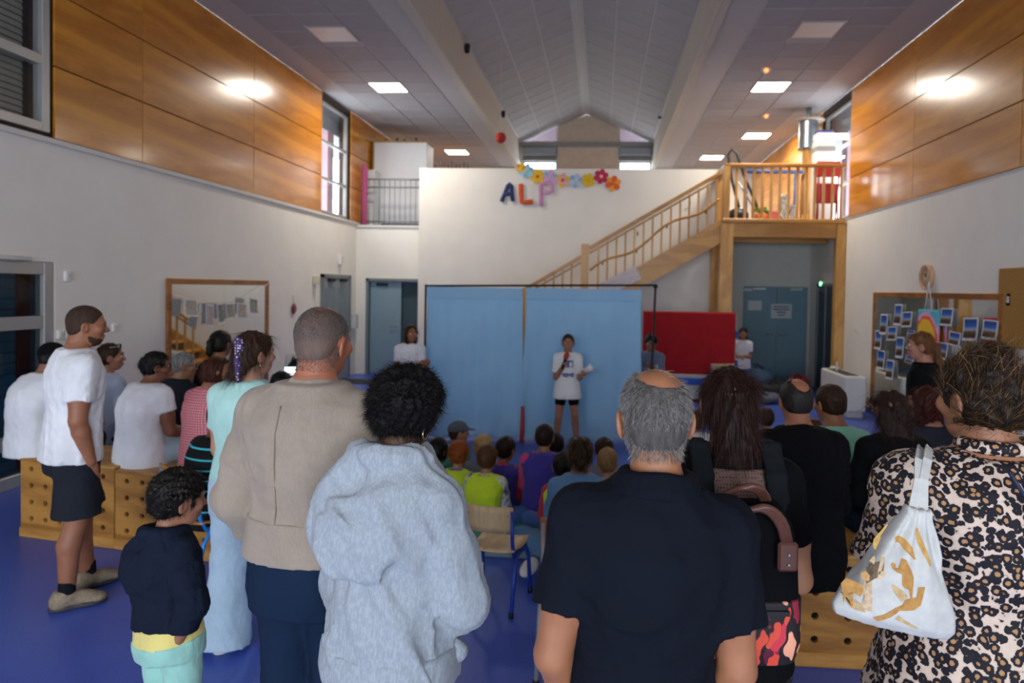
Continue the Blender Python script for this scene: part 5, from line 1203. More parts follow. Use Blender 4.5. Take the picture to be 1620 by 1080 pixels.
def make_top(c, mat, off=.016, hem=-.22, sleeve=.55, sl_off=None, name='shirt', collar=0.0, hood=0, wr=(.006, 26), flare=0.0, neckline=1.0, cuff=0.0, cut_front=0.0, d_extra=0.0, sleeve_mat=None, open_v=0, tail=0.0, band=None, band_mat=None):
    H, W, Lt, A, S, Fw = c['H'], c['W'], c['Lt'], c['A'], c['S'], c['Fw']; F = Field(c['res'], .03 * H / 1.7); sl_off = off if sl_off is None else sl_off
    st = c['stations'](off, hem, flare, .985 if not collar else 1.0, d_extra)
    F.loft(c['P0'], S, Fw, A, st, cut_lo=True)
    for sg in 'LR':
        F.cone(c['NB'] - A * .032 * H, c['SJ'][sg], .028 * H * W + off * .6, .034 * H * W + sl_off * .6)
        if sleeve > 0:
            j, e, w = c['SJ'][sg], c['EL'][sg], c['WR'][sg]; r0, r1, r2 = .034 * H * W + sl_off * .6, .029 * H * W + sl_off * 1.0, .022 * H * W + sl_off * .8
            if sleeve <= 1:
                en = j + (e - j) * sleeve; d = nrm(e - j); G = Field(c['res'], .02)
                F.cone(j, en, r0, r1 + (r0 - r1) * (1 - sleeve), .03)
                fn = F.ops[-1][0]; P, N = en.copy(), d.copy(); F.ops[-1] = ((lambda X, Y, Z, fn=fn, P=P, N=N: np.maximum(fn(X, Y, Z), (X - P[0]) * N[0] + (Y - P[1]) * N[1] + (Z - P[2]) * N[2])), *F.ops[-1][1:])
            else:
                F.chain([j, (j + e) / 2, e], [r0, (r0 + r1) / 2, r1], .03); en = e + (w - e) * (sleeve - 1); F.chain([e, e * .4 + en * .6, en], [r1, (r1 + r2) / 2, r2], .02)
                if cuff: F.cone(en - nrm(w - e) * .03, en, r2 * .92, r2 * .92, .006)
    if collar:
        n0 = c['NB'] - A * .012 * H; F.chain([n0, n0 + A * collar + Fw * collar * .15], [.044 * H, .041 * H], .012)
        fn = F.ops[-1][0]; P = n0 + A * collar; F.ops[-1] = ((lambda X, Y, Z, fn=fn, P=P: np.maximum(fn(X, Y, Z), (X - P[0]) * A[0] + (Y - P[1]) * A[1] + (Z - P[2]) * A[2])), *F.ops[-1][1:])
    if hood:
        b = c['NB'] - Fw * (.048 * H * W + off) - A * .03 * H
        hs = hood[0] if isinstance(hood, tuple) else hood; hx = hood[1] if isinstance(hood, tuple) else 0.0
        hm = np.stack([S, Fw, A], 1) @ rotm(-.25, hx * 1.2, 0); ce = b - A * .055 * H * hs + S * hx * .09 * H
        F.ell(ce, V(.098, .034, .088 * hs) * H, hm, .010); F.ell(ce + A * .075 * H - Fw * .012 * H, V(.07, .018, .03) * H, hm, .014, 's')
        ring = [c['NB'] + S * (.058 * H * math.cos(a_) + hx * .02 * H) + Fw * (.056 * H * math.sin(a_) + .004 * H) + A * (-.006 * H + .012 * H * max(0, -math.sin(a_))) for a_ in np.linspace(0, 2 * math.pi, 17)]
        F.chain(ring, [.021 * H] * 17, .012)
    F.custom(wrinkle(wr[0] * .62, wr[1] * 2.6, c['seed'] * 7 + 1))
    F.half(c['P0'] + A * hem * Lt, -A)
    # keep the neck free
    if neckline:
        F.ell(c['NB'] + A * .05 * H + Fw * .008 * H, V(.040, .040, .05) * H * neckline, np.stack([S, Fw, A], 1), .01, 's') if not collar else None
    v, f = F.mesh()
    o = link_mesh(name, np_mesh(name, [(v, f, 0)]), mat, c['root'])
    if band:
        st2 = c['stations'](off + .004, hem - .0, flare, hem + band, d_extra); G = Field(c['res'], .01); G.loft(c['P0'], S, Fw, A, st2, cut_lo=True, cut_hi=True); link_mesh('hem_band', np_mesh('hem_band', [(*G.mesh(), 0)]), band_mat or mat, o)
    return o

def make_bottom(c, mat, off=.012, length=1.0, name='trousers', flare=0.0, wr=(.005, 24), waist_t=.06, skirt=False, cuff=False):
    H, W, Lt, A, S, Fw = c['H'], c['W'], c['Lt'], c['A'], c['S'], c['Fw']; F = Field(c['res'] * 1.05, .03 * H / 1.7)
    F.loft(c['P0'], S, Fw, A, c['stations'](off, -.25 if c['pose'] == 'stand' else -.17, 0, max(waist_t, -.1 if c['pose'] != 'stand' else waist_t)), cut_hi=True)
    for sg in 'LR':
        hj, kn, an = c['HJ'][sg], c['KN'][sg], c['AN'][sg]; rt, rk, ra = .050 * H * W + off, .037 * H * W + off + flare * .3, .026 * H + off + flare
        if length <= .5:
            en = hj + (kn - hj) * length * 2; r1 = rt + (rk - rt) * length * 2 + flare * .25; F.cone(hj, en, rt, r1); fn = F.ops[-1][0]; N = nrm(kn - hj); P = en.copy()
        else:
            F.cone(hj, kn, rt, rk); u = (length - .5) * 2; en = kn + (an - kn) * u; F.cone(kn, en, rk, rk + (ra - rk) * u); fn = F.ops[-1][0]; N = nrm(an - kn); P = en.copy()
        F.ops[-1] = ((lambda X, Y, Z, fn=fn, P=P, N=N: np.maximum(fn(X, Y, Z), (X - P[0]) * N[0] + (Y - P[1]) * N[1] + (Z - P[2]) * N[2])), *F.ops[-1][1:])
    F.custom(wrinkle(wr[0] * .6, wr[1] * 2.4, c['seed'] * 5 + 3))
    if c['pose'] == 'stand': F.half(c['P0'] + A * waist_t * Lt, A)
    F.half((0, 0, .012), (0, 0, -1)) if True else None
    return link_mesh(name, np_mesh(name, [(*F.mesh(), 0)]), mat, c['root'])

def make_shoe(c, sg, kx, mats, pose):
    H = c['H']; a = c['AN'][sg]; an = V(a[0], a[1], 0) if pose == 'stand' else V(a[0], a[1], max(0, a[2] - .045 * H)); L = .155 * H; d = nrm((kx * .18, 1, 0)); s_ = V(d[1], -d[0], 0); z = V(0, 0, 1); R3 = np.stack([s_, d, z], 1)
    F = Field(min(c['res'], .009), .02); F.ell(an - d * .12 * L + z * .03 * H, V(.035 * H / 1.7 * 1.6, .2 * L, .035 * H), R3); F.ell(an + d * .25 * L + z * .026 * H, V(.026 * H, .3 * L, .028 * H), R3); F.ell(an + d * .5 * L + z * .018 * H, V(.029 * H, .22 * L, .021 * H), R3); F.cone(an - d * .06 * L + z * .05 * H, an + d * .02 * L + z * .04 * H, .026 * H, .028 * H); F.half(an + z * .012 * H, -z); F.half(an + z * .065 * H, z)
    o = link_mesh('shoe', np_mesh('shoe', [(*F.mesh(), 0)]), mats[0], c['root'])
    F = Field(min(c['res'], .008), .015); F.ell(an - d * .1 * L + z * .008 * H, V(.027 * H, .24 * L, .012 * H), R3); F.ell(an + d * .42 * L + z * .008 * H, V(.032 * H, .32 * L, .012 * H), R3); F.cone(an - d * .1 * L + z * .008 * H, an + d * .4 * L + z * .008 * H, .024 * H, .026 * H); F.half(an + z * .018 * H, z); F.half(an, -z)
    link_mesh('sole', np_mesh('sole', [(*F.mesh(), 0)]), mats[1], o)
    if len(mats) > 2:
        F = Field(min(c['res'], .009), .01); F.cone(an + z * .055 * H, an + z * .085 * H, .026 * H, .024 * H); link_mesh('sock', np_mesh('sock', [(*F.mesh(), 0)]), mats[2], c['root'])

def make_hair(c, style='short', mat=None, thick=.035, nape=-.3, n=1500, length=.02, lump=(.006, 120), width=.0006, bald=None, cap_mat=None, long=-.9, wide=.36, jitter=.35, curl=0.0, pos=None, fringe=.30, seg=3, beard=None, ears=True, name='hair'):
    hh, q, Mh = c['hh'], c['q'], c['Mh']; F = Field(min(c['res'] * .62, .008), .04 * hh); e = lambda x, y, z, a, b, d, k=None, op='u': F.ell(q(x, y, z), V(a, b, d) * hh, Mh, k, op)
    t = thick
    e(0, -.05, .12, .335 + t, .415 + t, .385 + t)
    if style in ('long', 'pony', 'half', 'bun', 'bob'): e(0, -.18, -.08, .32 + t * .7, .27 + t, .3, .12 * hh)
    else: e(0, -.2, -.1, .27 + t * .6, .22 + t * .8, .25, .1 * hh)
    # clear face and ears
    nvec = Mh @ nrm((0, .85, -.52)); F.half(q(0, .34, fringe), nvec, .02 * hh)
    if ears:
        for kx in (-1, 1): e(kx * .40, .03, -.1, .12, .13, .2, .02 * hh, 's')
    if bald: e(*bald, .03 * hh, 's')
    if style not in ('long', 'half', 'bob'): F.half(q(0, 0, nape), Mh @ nrm((0, .25, -1)), .02 * hh)
    flow = lambda p: np.tile(Mh @ V(0, -.25, -1), (len(p), 1))
    target = None
    if style == 'long':
        D0 = q(0, -.22, .1)
        F.loft(D0, Mh[:, 0], Mh[:, 1], np.array([0, 0, -1.0]), [(0, wide * hh * .92, .26 * hh), (.35 * hh, wide * hh, .24 * hh, -.08 * hh), (.7 * hh, wide * hh, .2 * hh, -.22 * hh), (max(.75, -(long) * .8) * hh, wide * hh * .98, .16 * hh, -.3 * hh), (-long * hh + .1 * hh, wide * hh * .6, .08 * hh, -.36 * hh)], .1 * hh)
        e(0, .16, -.2, .245, .3, .5, .03 * hh, 's')
    if style == 'bob':
        F.loft(q(0, -.08, .1), Mh[:, 0], Mh[:, 1], -Mh[:, 2], [(0, .36 * hh, .40 * hh), (.4 * hh, .39 * hh, .38 * hh), (-long * hh, .36 * hh, .30 * hh)], .1 * hh); e(0, .33, -.25, .3, .36, .6, .03 * hh, 's')
    if style == 'pony':
        P = pos or [(0, -.45, .2), (0, -.6, .1), (0, -.66, -.3), (0, -.6, long)]; F.chain([q(*p) for p in P], [.09 * hh, .13 * hh, .12 * hh, .03 * hh], .04 * hh)
    if style in ('bun', 'puff'):
        P = pos or (0, -.4, .3, .2); F.ell(q(*P[:3]), V(P[3], P[3], P[3]) * hh, None, .06 * hh); target = q(*P[:3]); flow = lambda p: nrm_rows(target - p)
    if style == 'half':
        F.loft(q(0, -.26, .2), Mh[:, 0], Mh[:, 1], np.array([0, 0, -1.0]), [(0, .25 * hh, .2 * hh), (.3 * hh, .28 * hh, .2 * hh, -.07 * hh), (.68 * hh, .27 * hh, .17 * hh, -.18 * hh), (max(.7, -long) * hh, .16 * hh, .07 * hh, -.26 * hh)], .1 * hh); e(0, .16, -.2, .245, .3, .5, .03 * hh, 's')
    F.custom(wrinkle(lump[0], lump[1], c['seed'] * 3 + 5, (1, 1, .5 if style != 'curly' else 1)))
    v, f = F.mesh(.02); parts = [(v, f, 0)]
    if n and len(f):
        P, N = sample_surface(v, f, n, c['seed'])
        fl = flow(P); fl = fl - N * (fl * N).sum(1)[:, None]; fl = fl / (np.linalg.norm(fl, axis=1)[:, None] + 1e-6)
        lift = .25 if style != 'curly' else .8
        parts.append((*strands(P - N * .002, fl + N * lift, length, seg, width, None, jitter, .5 if style != 'curly' else .1, c['seed'], curl), 0))
    cap_mat = cap_mat or CAPOF.get(mat.name)
    if cap_mat: parts[0] = (v, f, 1)
    o = link_mesh(name, np_mesh(name, parts), [mat, cap_mat] if cap_mat else mat, c['root'])
    if beard:
        G = Field(min(c['res'] * .62, .007), .04 * hh); b = lambda x, y, z, a, d, k, kk=None, op='u': G.ell(q(x, y, z), V(a, d, k) * hh, Mh, kk, op)
        b(0, .085, -.2, .275, .305, .32); b(0, .145, -.37, .178, .208, .155, .1 * hh); G.half(q(0, .0, -.2), Mh @ nrm((0, .35, 1))); G.half(q(0, -.02, 0), Mh @ V(0, -1, 0)); b(0, .45, -.285, .1, .1, .035, .01, 's'); b(0, .5, -.1, .12, .3, .13, .01, 's')
        G.custom(wrinkle(.004, 150, 3)); gv, gf = G.mesh(.01)
        if len(gf): link_mesh('beard', np_mesh('beard', [(gv, gf, 0)]), beard, c['root'])
    return o
def nrm_rows(a): return a / (np.linalg.norm(a, axis=1)[:, None] + 1e-9)

def fit_mesh(c, name, mb, mat, parent=None): return mb.build(name, mat, parent or c['root'])
def glasses(c, mat=None, up=0.0, name='glasses', tint=None):
    """spectacles on the nose, or pushed up on the hair when up > 0"""
    q, hh = c['q'], c['hh']; m = MB(); zz = .03 + up; yy = .43 - up * .42; xs = 1 + up * .1
    for kx in (-1, 1):
        pts = []
        for k in range(13): a = 2 * math.pi * k / 12; pts.append(q((kx * .145 + .105 * math.cos(a)) * xs, yy - up * .1 * 0 + .0, zz + .075 * math.sin(a) + up * 0))
        m.tube(pts, .0022 + .01 * .1, 6); m.tube([q(kx * .25 * xs, yy, zz), q(kx * .36, .25 - up * .3, zz), q(kx * .37, -.02, zz - .02)], .0025, 6)
    m.tube([q(-.04, yy + .01, zz), q(.04, yy + .01, zz)], .0025, 6); o = m.build(name, mat or BLACK, c['root'])
    if tint:
        for kx in (-1, 1):
            b = MB(); b.lathe([(.004, -.001), (.1 * hh, -.001), (.1 * hh, .001)], axis='Y', n=14); l = b.build('lens', flat(tint, .15), o); l.location = q(kx * .145 * xs, yy, zz)
def earring(c, side=1, r=.014, mat=None):
    q = c['q']; m = MB(); p = q(side * .375, -.03, -.2); pts = [(p[0], p[1] + r * math.cos(a), p[2] - r + r * math.sin(a)) for a in np.linspace(0, 6.28, 17)]; m.tube(pts, .0018, 6); m.build('earring', mat or flat('#d8c9a8', .25, .9), c['root'])
def world_pt(c, p):
    ca, sa = math.cos(c['rz']), math.sin(c['rz']); return Vector((c['loc'][0] + p[0] * ca - p[1] * sa, c['loc'][1] + p[0] * sa + p[1] * ca, p[2]))
# ---- patterned cloths
def leopard():
    t = NT('leopard_print'); v = t.coord(); nz = t.n('ShaderNodeTexNoise', i_Scale=60.0, i_Detail=2.0); t.l(v, nz.inputs[0])
    mx = t.n('ShaderNodeMix', data_type='RGBA', i_0=.008); t.l(v, mx.inputs[6]); t.l(nz.outputs['Color'], mx.inputs[7])
    vo = t.n('ShaderNodeTexVoronoi', i_Scale=46.0, i_Randomness=.8); t.l(mx.outputs[2], vo.inputs['Vector'])
    br = t.noise(v, 110, 2); d = t.math('ADD', vo.outputs['Distance'], t.math('MULTIPLY', t.math('SUBTRACT', br, .5), .34))
    t.col(t.ramp(d, [(0, srgb('#a8845f')), (.24, srgb('#a07650')), (.28, srgb('#15131c')), (.58, srgb('#15131c')), (.62, srgb('#c4ae9e')), (1, srgb('#cdbaac'))], 'LINEAR')); t.set(.75, 0, .3)
    t.bump(t.noise(t.coord((1, 1, .35)), 9, 3), .35, .04); return t.m
def grid_cloth(c1, c2, scale, stripes=False, rz=0.0):
    t = NT('patterned_cloth'); v = t.coord((1, 1, 1), (0, 0, rz)); s = t.n('ShaderNodeSeparateXYZ'); t.l(v, s.inputs[0])
    f = lambda o, sc, th: t.math('GREATER_THAN', t.math('FRACT', t.math('MULTIPLY', o, sc)), th)
    if stripes: fac = f(s.outputs[2], scale, .84)
    else: fac = t.math('MULTIPLY', t.math('ADD', f(s.outputs[0], scale, .55), f(s.outputs[2], scale, .55)), .5)
    t.col(t.mix(fac, srgb(c1), srgb(c2))); t.set(.85, 0, .25); t.bump(t.noise(v, 9, 3), .3, .04); return t.m
def floral(bgc, cs, scale=14.0):
    t = NT('floral_cloth'); v = t.coord(); nz = t.n('ShaderNodeTexNoise', i_Scale=scale * .4, i_Detail=2.0); t.l(v, nz.inputs[0]); mx = t.n('ShaderNodeMix', data_type='RGBA', i_0=.12); t.l(v, mx.inputs[6]); t.l(nz.outputs['Color'], mx.inputs[7])
    w = t.n('ShaderNodeTexVoronoi', i_Scale=scale, feature='F1'); mp = t.n('ShaderNodeMapping'); mp.inputs['Scale'].default_value = (1.6, 1, .55); mp.inputs['Rotation'].default_value = (.3, .7, .2); t.l(mx.outputs[2], mp.inputs[0]); t.l(mp.outputs[0], w.inputs['Vector'])
    s = t.n('ShaderNodeSeparateColor'); t.l(w.outputs['Color'], s.inputs[0])
    cc = t.ramp(s.outputs[0], [(i / len(cs), srgb(x)) for i, x in enumerate(cs)], 'CONSTANT'); t.col(t.mix(t.ramp(w.outputs['Distance'], [(.52, (0, 0, 0)), (.58, (1, 1, 1))]), cc, srgb(bgc))); t.set(.7); return t.m

WHITE_T = cloth('#dfe0e4', .35, 9); NAVY = cloth('#151c2c', .4, 12); DENIM_D = cloth('#142339', .3, 10); DENIM_L = cloth('#a9c3d6', .3, 9, heather=.25, c2='#c4d6e4'); BLACKC = cloth('#0c0d10', .35, 9); POLO = cloth('#0d111b', .28, 7)
BEIGE = cloth('#8d8073', .26, 7, heather=.15, c2='#a89b8c'); GREYH = cloth('#8b939c', .4, 8, heather=.4, c2='#aab2bb', var=.06); OFFW = cloth('#c5cbd2', .3, 8); MINT = cloth('#a9d4cc', .3, 8); MINT2 = cloth('#86c9ad', .35, 9); HIVIS = cloth('#c6e02c', .35, 14); PURPLE = cloth('#3a3288', .3, 12); KIDJEAN = cloth('#3c5c94', .3, 12); JEANJ = cloth('#5c86ac', .35, 12); GREYC = cloth('#7d7f86', .35, 12); RED = cloth('#b8283a', .3, 12); PINKC = cloth('#c03a6c', .3, 12); SHORTS = cloth('#23262e', .35, 10)
DK = hairmat('#0a0806', '#1c1410'); BR = hairmat('#24160e', '#4a2f1e'); AUB = hairmat('#2c130c', '#5c2c1c'); BLOND = hairmat('#9c7a48', '#d8bd84'); GREYHAIR = hairmat('#4a4846', '#b4b2ae'); GINGER = hairmat('#7a3c14', '#a85a24'); LBR = hairmat('#3a2616', '#6c4a2c'); DBR = hairmat('#140c0a', '#3a1e18')
KIDH = .205
# the standing crowd, nearest first
def polo_extra(c):
    q = c['q']; S, A, Fw, NB, H = c['S'], c['A'], c['Fw'], c['NB'], c['H']
    F = Field(.007, .012); pts = [NB + S * .043 * H * math.cos(a) + Fw * (.0 + .040 * H * math.sin(a)) + A * (.006 * H + .008 * H * (1 - abs(math.cos(a)))) for a in np.linspace(math.pi * .85, math.pi * 2.15, 14)]
    F.chain(pts, [.012] * 14); F.chain([p - A * .018 + (p - NB) * .10 for p in pts], [.013] * 14); F.chain([p - A * .036 + (p - NB) * .24 for p in pts], [.013] * 14); link_mesh('collar', np_mesh('collar', [(*F.mesh(), 0)]), POLO, c['root'])
def bald_strands(c, mat, n, length, keep, seed, jit=.35, width=.00045, name='hair', flow=(0, -.35, -1), lift=.5):
    hh, Mh, HC = c['hh'], c['Mh'], c['HC']
    def k(ce): l = (ce - HC) @ Mh / hh; return keep(l)
    P, N = sample_surface(c['hv'], c['hf'], n, seed, k); fl = np.tile(Mh @ V(*flow), (n, 1)); fl = fl - N * (fl * N).sum(1)[:, None]
    v, f = strands(P, fl + N * lift, length, 2, width, None, jit, .3, seed); link_mesh(name, np_mesh(name, [(v, f, 0)]), mat, c['root'])
def fringe_keep(bald, lo=-.36):
    def k(l):
        x, y, z = l[:, 0], l[:, 1], l[:, 2]
        back = (y * .85 - z * .52 < .10) & (z > lo + .25 * np.maximum(y, 0)) & ~((np.abs(x) > .31) & (y > -.12) & (y < .12) & (z < .1) & (z > -.3))
        r = ((x - bald[0]) / bald[3]) ** 2 + ((y - bald[1]) / bald[4]) ** 2 + ((z - bald[2]) / bald[5]) ** 2
        return back * np.clip((r - .75) * 2.2, 0.02, 1) * np.where(z < lo + .12, .45, 1) * (np.abs(y) < 2)
    return k
person(1037, 573, 1.60, 'man in a black polo shirt with short grey hair, hands on hips', rz=3, W=.95, sh=1.08, Dp=1.12, res=.0085, seed=11, hairup=.006, skinc='#a87050', head=(.03, .06, 0), side=.06,
       arms={'L': ((.16, -.12, -1), (-.26, .42, -.62), (-.6, .5, -.5), .5), 'R': ((.17, -.10, -1), (-.30, .40, -.62), (-.6, .5, -.5), .5)},
       top_g=dict(mat=POLO, off=.022, hem=-.36, sleeve=.66, sl_off=.030, name='polo_shirt', neckline=.9, wr=(.011, 15)), bottom_g=dict(mat=NAVY, off=.012),
       extras=lambda c: (polo_extra(c), bald_strands(c, hairmat('#2b2928', '#a09c98'), 15000, .017, fringe_keep((.03, -.12, .52, .25, .36, .32)), 4, .45, .0006)),
       hair=dict(style='short', mat=hairmat('#3c3836', '#6c6864', .6), thick=.008, nape=-.36, n=0, lump=(.001, 80), bald=(.03, -.1, .54, .25, .36, .28), fringe=.2))

def bp_woman(c):
    # hair clip, then the mesh yoke of the top
    q, hh = c['q'], c['hh']; m = MB()
    for k in range(6): a = -.25 + k * .1; m.tube([q(.02 + a * .5, -.42, .23), q(.02 + a * .5, -.5, .2), q(.02 + a * .45, -.46, .13)], .003, 6)
    m.tube([q(-.13, -.45, .18), q(.16, -.45, .18)], .005, 6); m.build('hair_clip', flat('#3a2418', .2), c['root']); earring(c, 1, .012)
    H, S, A, Fw = c['H'], c['S'], c['A'], c['Fw']
    F = Field(.009, .02); st = [q2 for q2 in c['stations'](.0175, .45, 0, .93)]; F.loft(c['P0'], S, Fw, A, st, cut_lo=True); F.half(c['P0'] - Fw * .02, Fw); F.half(c['P0'] + S * .075 * H, S); F.half(c['P0'] - S * .075 * H, -S)
    t = NT('dotted_mesh_cloth'); v = t.coord(); vo = t.n('ShaderNodeTexVoronoi', i_Scale=110.0, i_Randomness=.1); t.l(v, vo.inputs['Vector']); t.col(t.ramp(vo.outputs['Distance'], [(.25, srgb('#2c1f1c')), (.34, srgb('#6a5148'))])); t.set(.8); t.l
    link_mesh('mesh_yoke', np_mesh('mesh_yoke', [(*F.mesh(), 0)]), t.m, c['root'])
BW = person(1153, 571, 2.12, 'woman with long dark clipped back hair wearing a black backpack', rz=4, W=1.02, res=.009, seed=12, hairup=.014, skinc='#c08a68', head=(-.05, .05, 0), waist=.95, hips=1.08,
       arms={'L': ((.16, .02, -1), (.02, .9, -.4)), 'R': ((.20, -.02, -1), (.05, 1.0, -.35))}, top_g=dict(mat=BLACKC, off=.014, hem=-.2, sleeve=.62, name='top', wr=(.006, 20)),
       bottom_g=dict(mat=floral('#0c0d14', ['#0c0d14', '#3c6c8c', '#0c0d14', '#9cb8c4', '#0c0d14', '#b83a4a', '#12141c'], 26), off=.014, flare=.02), hair=dict(style='half', mat=hairmat('#0e0806', '#3c1f18'), thick=.032, long=-1.0, n=6000, length=.09, lump=(.008, 70), seg=6, jitter=.12, curl=.004, ears=True), extras=bp_woman)

def leo_extra(c):
    q = c['q']; earring(c, -1, .008, flat('#20242c', .3, .8))
    m = MB(); S, A, Fw, NB, H = c['S'], c['A'], c['Fw'], c['NB'], c['H']
    # thin cross-body cord
    pts = []
    for u in np.linspace(0, 1, 14): x = -.055 + .2 * u; pts.append(c['P0'] + S * x * H + A * (c['Lt'] * (.99 - .92 * u)) - Fw * (.066 * H * c['W'] * 1.0 + .034 + .012 * math.sin(u * 3)))
    m.tube(pts, .005, 6); m.build('bag_cord', flat('#1c2440', .6), c['root'])
    F = Field(.008, .012); F.chain([NB + S * .048 * H * math.cos(a) + Fw * .045 * H * math.sin(a) + A * .012 * H for a in np.linspace(math.pi * .9, math.pi * 2.1, 12)], [.016] * 12); link_mesh('collar', np_mesh('collar', [(*F.mesh(), 0)]), LEO, c['root'])
    hh = c['hh']; r = np.random.RandomState(3); n = 900; base = q(.02, -.2, .5); P = base + r.normal(size=(n, 3)) * hh * .07; d = np.stack([r.normal(size=n), r.normal(size=n) * .6 - .3, np.abs(r.normal(size=n)) * .9 + .1], 1)
    v, f = strands(P, nrm_rows(d), .055, 7, .0008, None, .3, 2.2, 5, .004, 60); link_mesh('loose_hair', np_mesh('loose_hair', [(v, f, 0)]), LEOH, c['root'])
LEO = leopard(); LEOH = hairmat('#17100c', '#4c3522', .5, .12, '#8c6c40')
LW_ = person(1530, 538, 1.93, 'woman in a leopard print dress with a messy bun', rz=8, W=1.30, Dp=1.15, sh=1.12, res=.0085, seed=13, hairup=.035, skinc='#a87458', head=(.28, .02, 0), waist=1.02, hips=1.1, ox=.03,
       arms={'L': ((.22, .05, -1), (-.75, .8, .15)), 'R': ((.2, .05, -1), (-.1, 1, 0))}, top_g=dict(mat=LEO, off=.018, hem=-1.75, sleeve=.68, sl_off=.03, flare=.085, name='dress', wr=(.012, 17)), bottom_g=None,
       hair=dict(style='bun', mat=LEOH, thick=.075, nape=-.42, pos=(.02, -.2, .46, .2), n=8000, length=.07, lump=(.010, 70), seg=5, jitter=.2, width=.0006, fringe=.26, cap_mat=hairmat('#17100c', '#3c2a1c')), extras=leo_extra)

def hoodie_extra(c):
    earring(c, 1, .016)
    S, A, Fw, P0, H = c['S'], c['A'], c['Fw'], c['P0'], c['H']
    F = Field(.009, .03); F.chain([P0 + S * .10 * H + A * .04, P0 + S * .125 * H + Fw * .03 + A * -.03, P0 + S * .10 * H + Fw * .02 - A * .10], [.022, .02, .012]); F.custom(wrinkle(.006, 60, 3)); link_mesh('loose_hem', np_mesh('loose_hem', [(*F.mesh(), 0)]), GREYH, c['root'])
person(650, 578, 2.05, 'woman in a pale grey hoodie with a black curly bun', rz=-14, W=1.03, Dp=1.1, res=.0085, seed=14, hairup=.02, skinc='#6b4632', head=(-.25, .08, 0), hips=1.05, shdrop=.085, sh=.94,
       arms={'L': ((.10, .1, -1), (-.9, .75, .05), (-1, .2, 0), .3), 'R': ((.26, .06, -.95), (-.8, .8, .35), (-1, .2, .0), .3)}, top_g=dict(mat=GREYH, off=.036, hem=-.20, sleeve=1.95, sl_off=.034, hood=(1.25, -.35), name='hoodie', wr=(.024, 11), cuff=1, band=.2),
       bottom_g=dict(mat=OFFW, off=.022), hair=dict(style='curly', mat=hairmat('#040304', '#141012', .6), thick=.15, nape=-.38, n=16000, length=.034, lump=(.014, 90), seg=6, jitter=.9, curl=.006, ears=False, fringe=.24), extras=hoodie_extra)

def jacket_extra(c):
    H, S, A, Fw, P0, Lt = c['H'], c['S'], c['A'], c['Fw'], c['P0'], c['Lt']; m = MB()
    st = c['stations'](.031, .12, 0, .9)
    for x in (-.02, ):
        pts = []
        for (t, w, d, f) in st: pts.append(P0 + A * t + S * x * H * 1.0 - Fw * (d * (1 - (abs(x * H) / w) ** 2.3) ** (1 / 2.3) - f))
        m.tube(pts, .0025, 5)
    m.build('seam', flat('#8c7a6a', .8), c['root'])
BM = person(514, 480, 2.33, 'bald man with grey stubble in a beige jacket', rz=-8, W=1.1, sh=1.06, res=.0088, seed=15, hairup=.004, skinc='#b06e52', head=(-.12, .05, 0),
       arms={'L': ((.30, -.05, -1), (-.18, .55, -.9), (-.2, .6, -.8), .4), 'R': ((.24, -.05, -1), (-.18, .55, -.9), (-.2, .6, -.8), .4)}, top_g=dict(mat=BEIGE, off=.03, hem=.06, sleeve=1.9, sl_off=.026, collar=.045, name='jacket', wr=(.010, 15), cuff=1, band=.22),
       bottom_g=dict(mat=DENIM_D, off=.012), shoes=(flat('#2a2a2c', .6), BLACK), extras=lambda c: (jacket_extra(c), bald_strands(c, hairmat('#2b2a2b', '#74706e'), 14000, .006, fringe_keep((-.05, .18, .5, .30, .34, .27), -.4), 6, .4, .0007, flow=(0, -.2, -1), lift=.9)), hair=dict(style='short', mat=hairmat('#5e4c44', '#76625a', .6), thick=.003, nape=-.42, n=0, lump=(.0006, 80), bald=(-.05, .1, .52, .28, .36, .24), fringe=.2))

def teal_extra(c):
    q, hh = c['q'], c['hh']; F = Field(.006, .01); ctr = q(-.12, -.40, .22)
    F.chain([q(.10 + .12 * math.cos(a), -.44, .22 + .12 * math.sin(a)) for a in np.linspace(0, 6.28, 14)], [.016] * 14); F.chain([q(.14, -.49, .2), q(.2, -.5, -.2), q(.2, -.47, -.6)], [.016, .018, .014]); F.custom(wrinkle(.004, 120, 2))
    t = NT('dotted_scrunchie'); v = t.coord(); vo = t.n('ShaderNodeTexVoronoi', i_Scale=70.0, i_Randomness=.4); t.l(v, vo.inputs['Vector']); t.col(t.ramp(vo.outputs['Distance'], [(.3, srgb('#d8d0e0')), (.36, srgb('#3c2458'))])); t.set(.6); link_mesh('scrunchie', np_mesh('scrunchie', [(*F.mesh(), 0)]), t.m, c['root']); earring(c, 1, .008)
person(405, 520, 3.42, 'woman in a mint green t-shirt with a purple dotted scrunchie', rz=-12, W=.98, res=.010, seed=16, hairup=.014, skinc='#c89478', head=(-.45, .02, 0), waist=.95, hips=1.06, legs={'L': (.10, -.02), 'R': (.13, .16)},
       arms={'L': ((.12, .05, -1), (-.1, .9, -.3)), 'R': ((.12, .1, -1), (-.2, .9, -.2))}, top_g=dict(mat=MINT, off=.02, hem=.06, sleeve=.6, name='t_shirt', wr=(.008, 18)), bottom_g=dict(mat=DENIM_L, off=.018, flare=.065, length=1.06, name='jeans', wr=(.008, 16)), shoes=(flat('#8fb8ae', .6), flat('#d8d4c8', .6)),
       hair=dict(style='half', mat=BR, thick=.05, long=-.72, n=2600, length=.10, lump=(.010, 70), seg=5, jitter=.2), extras=teal_extra)

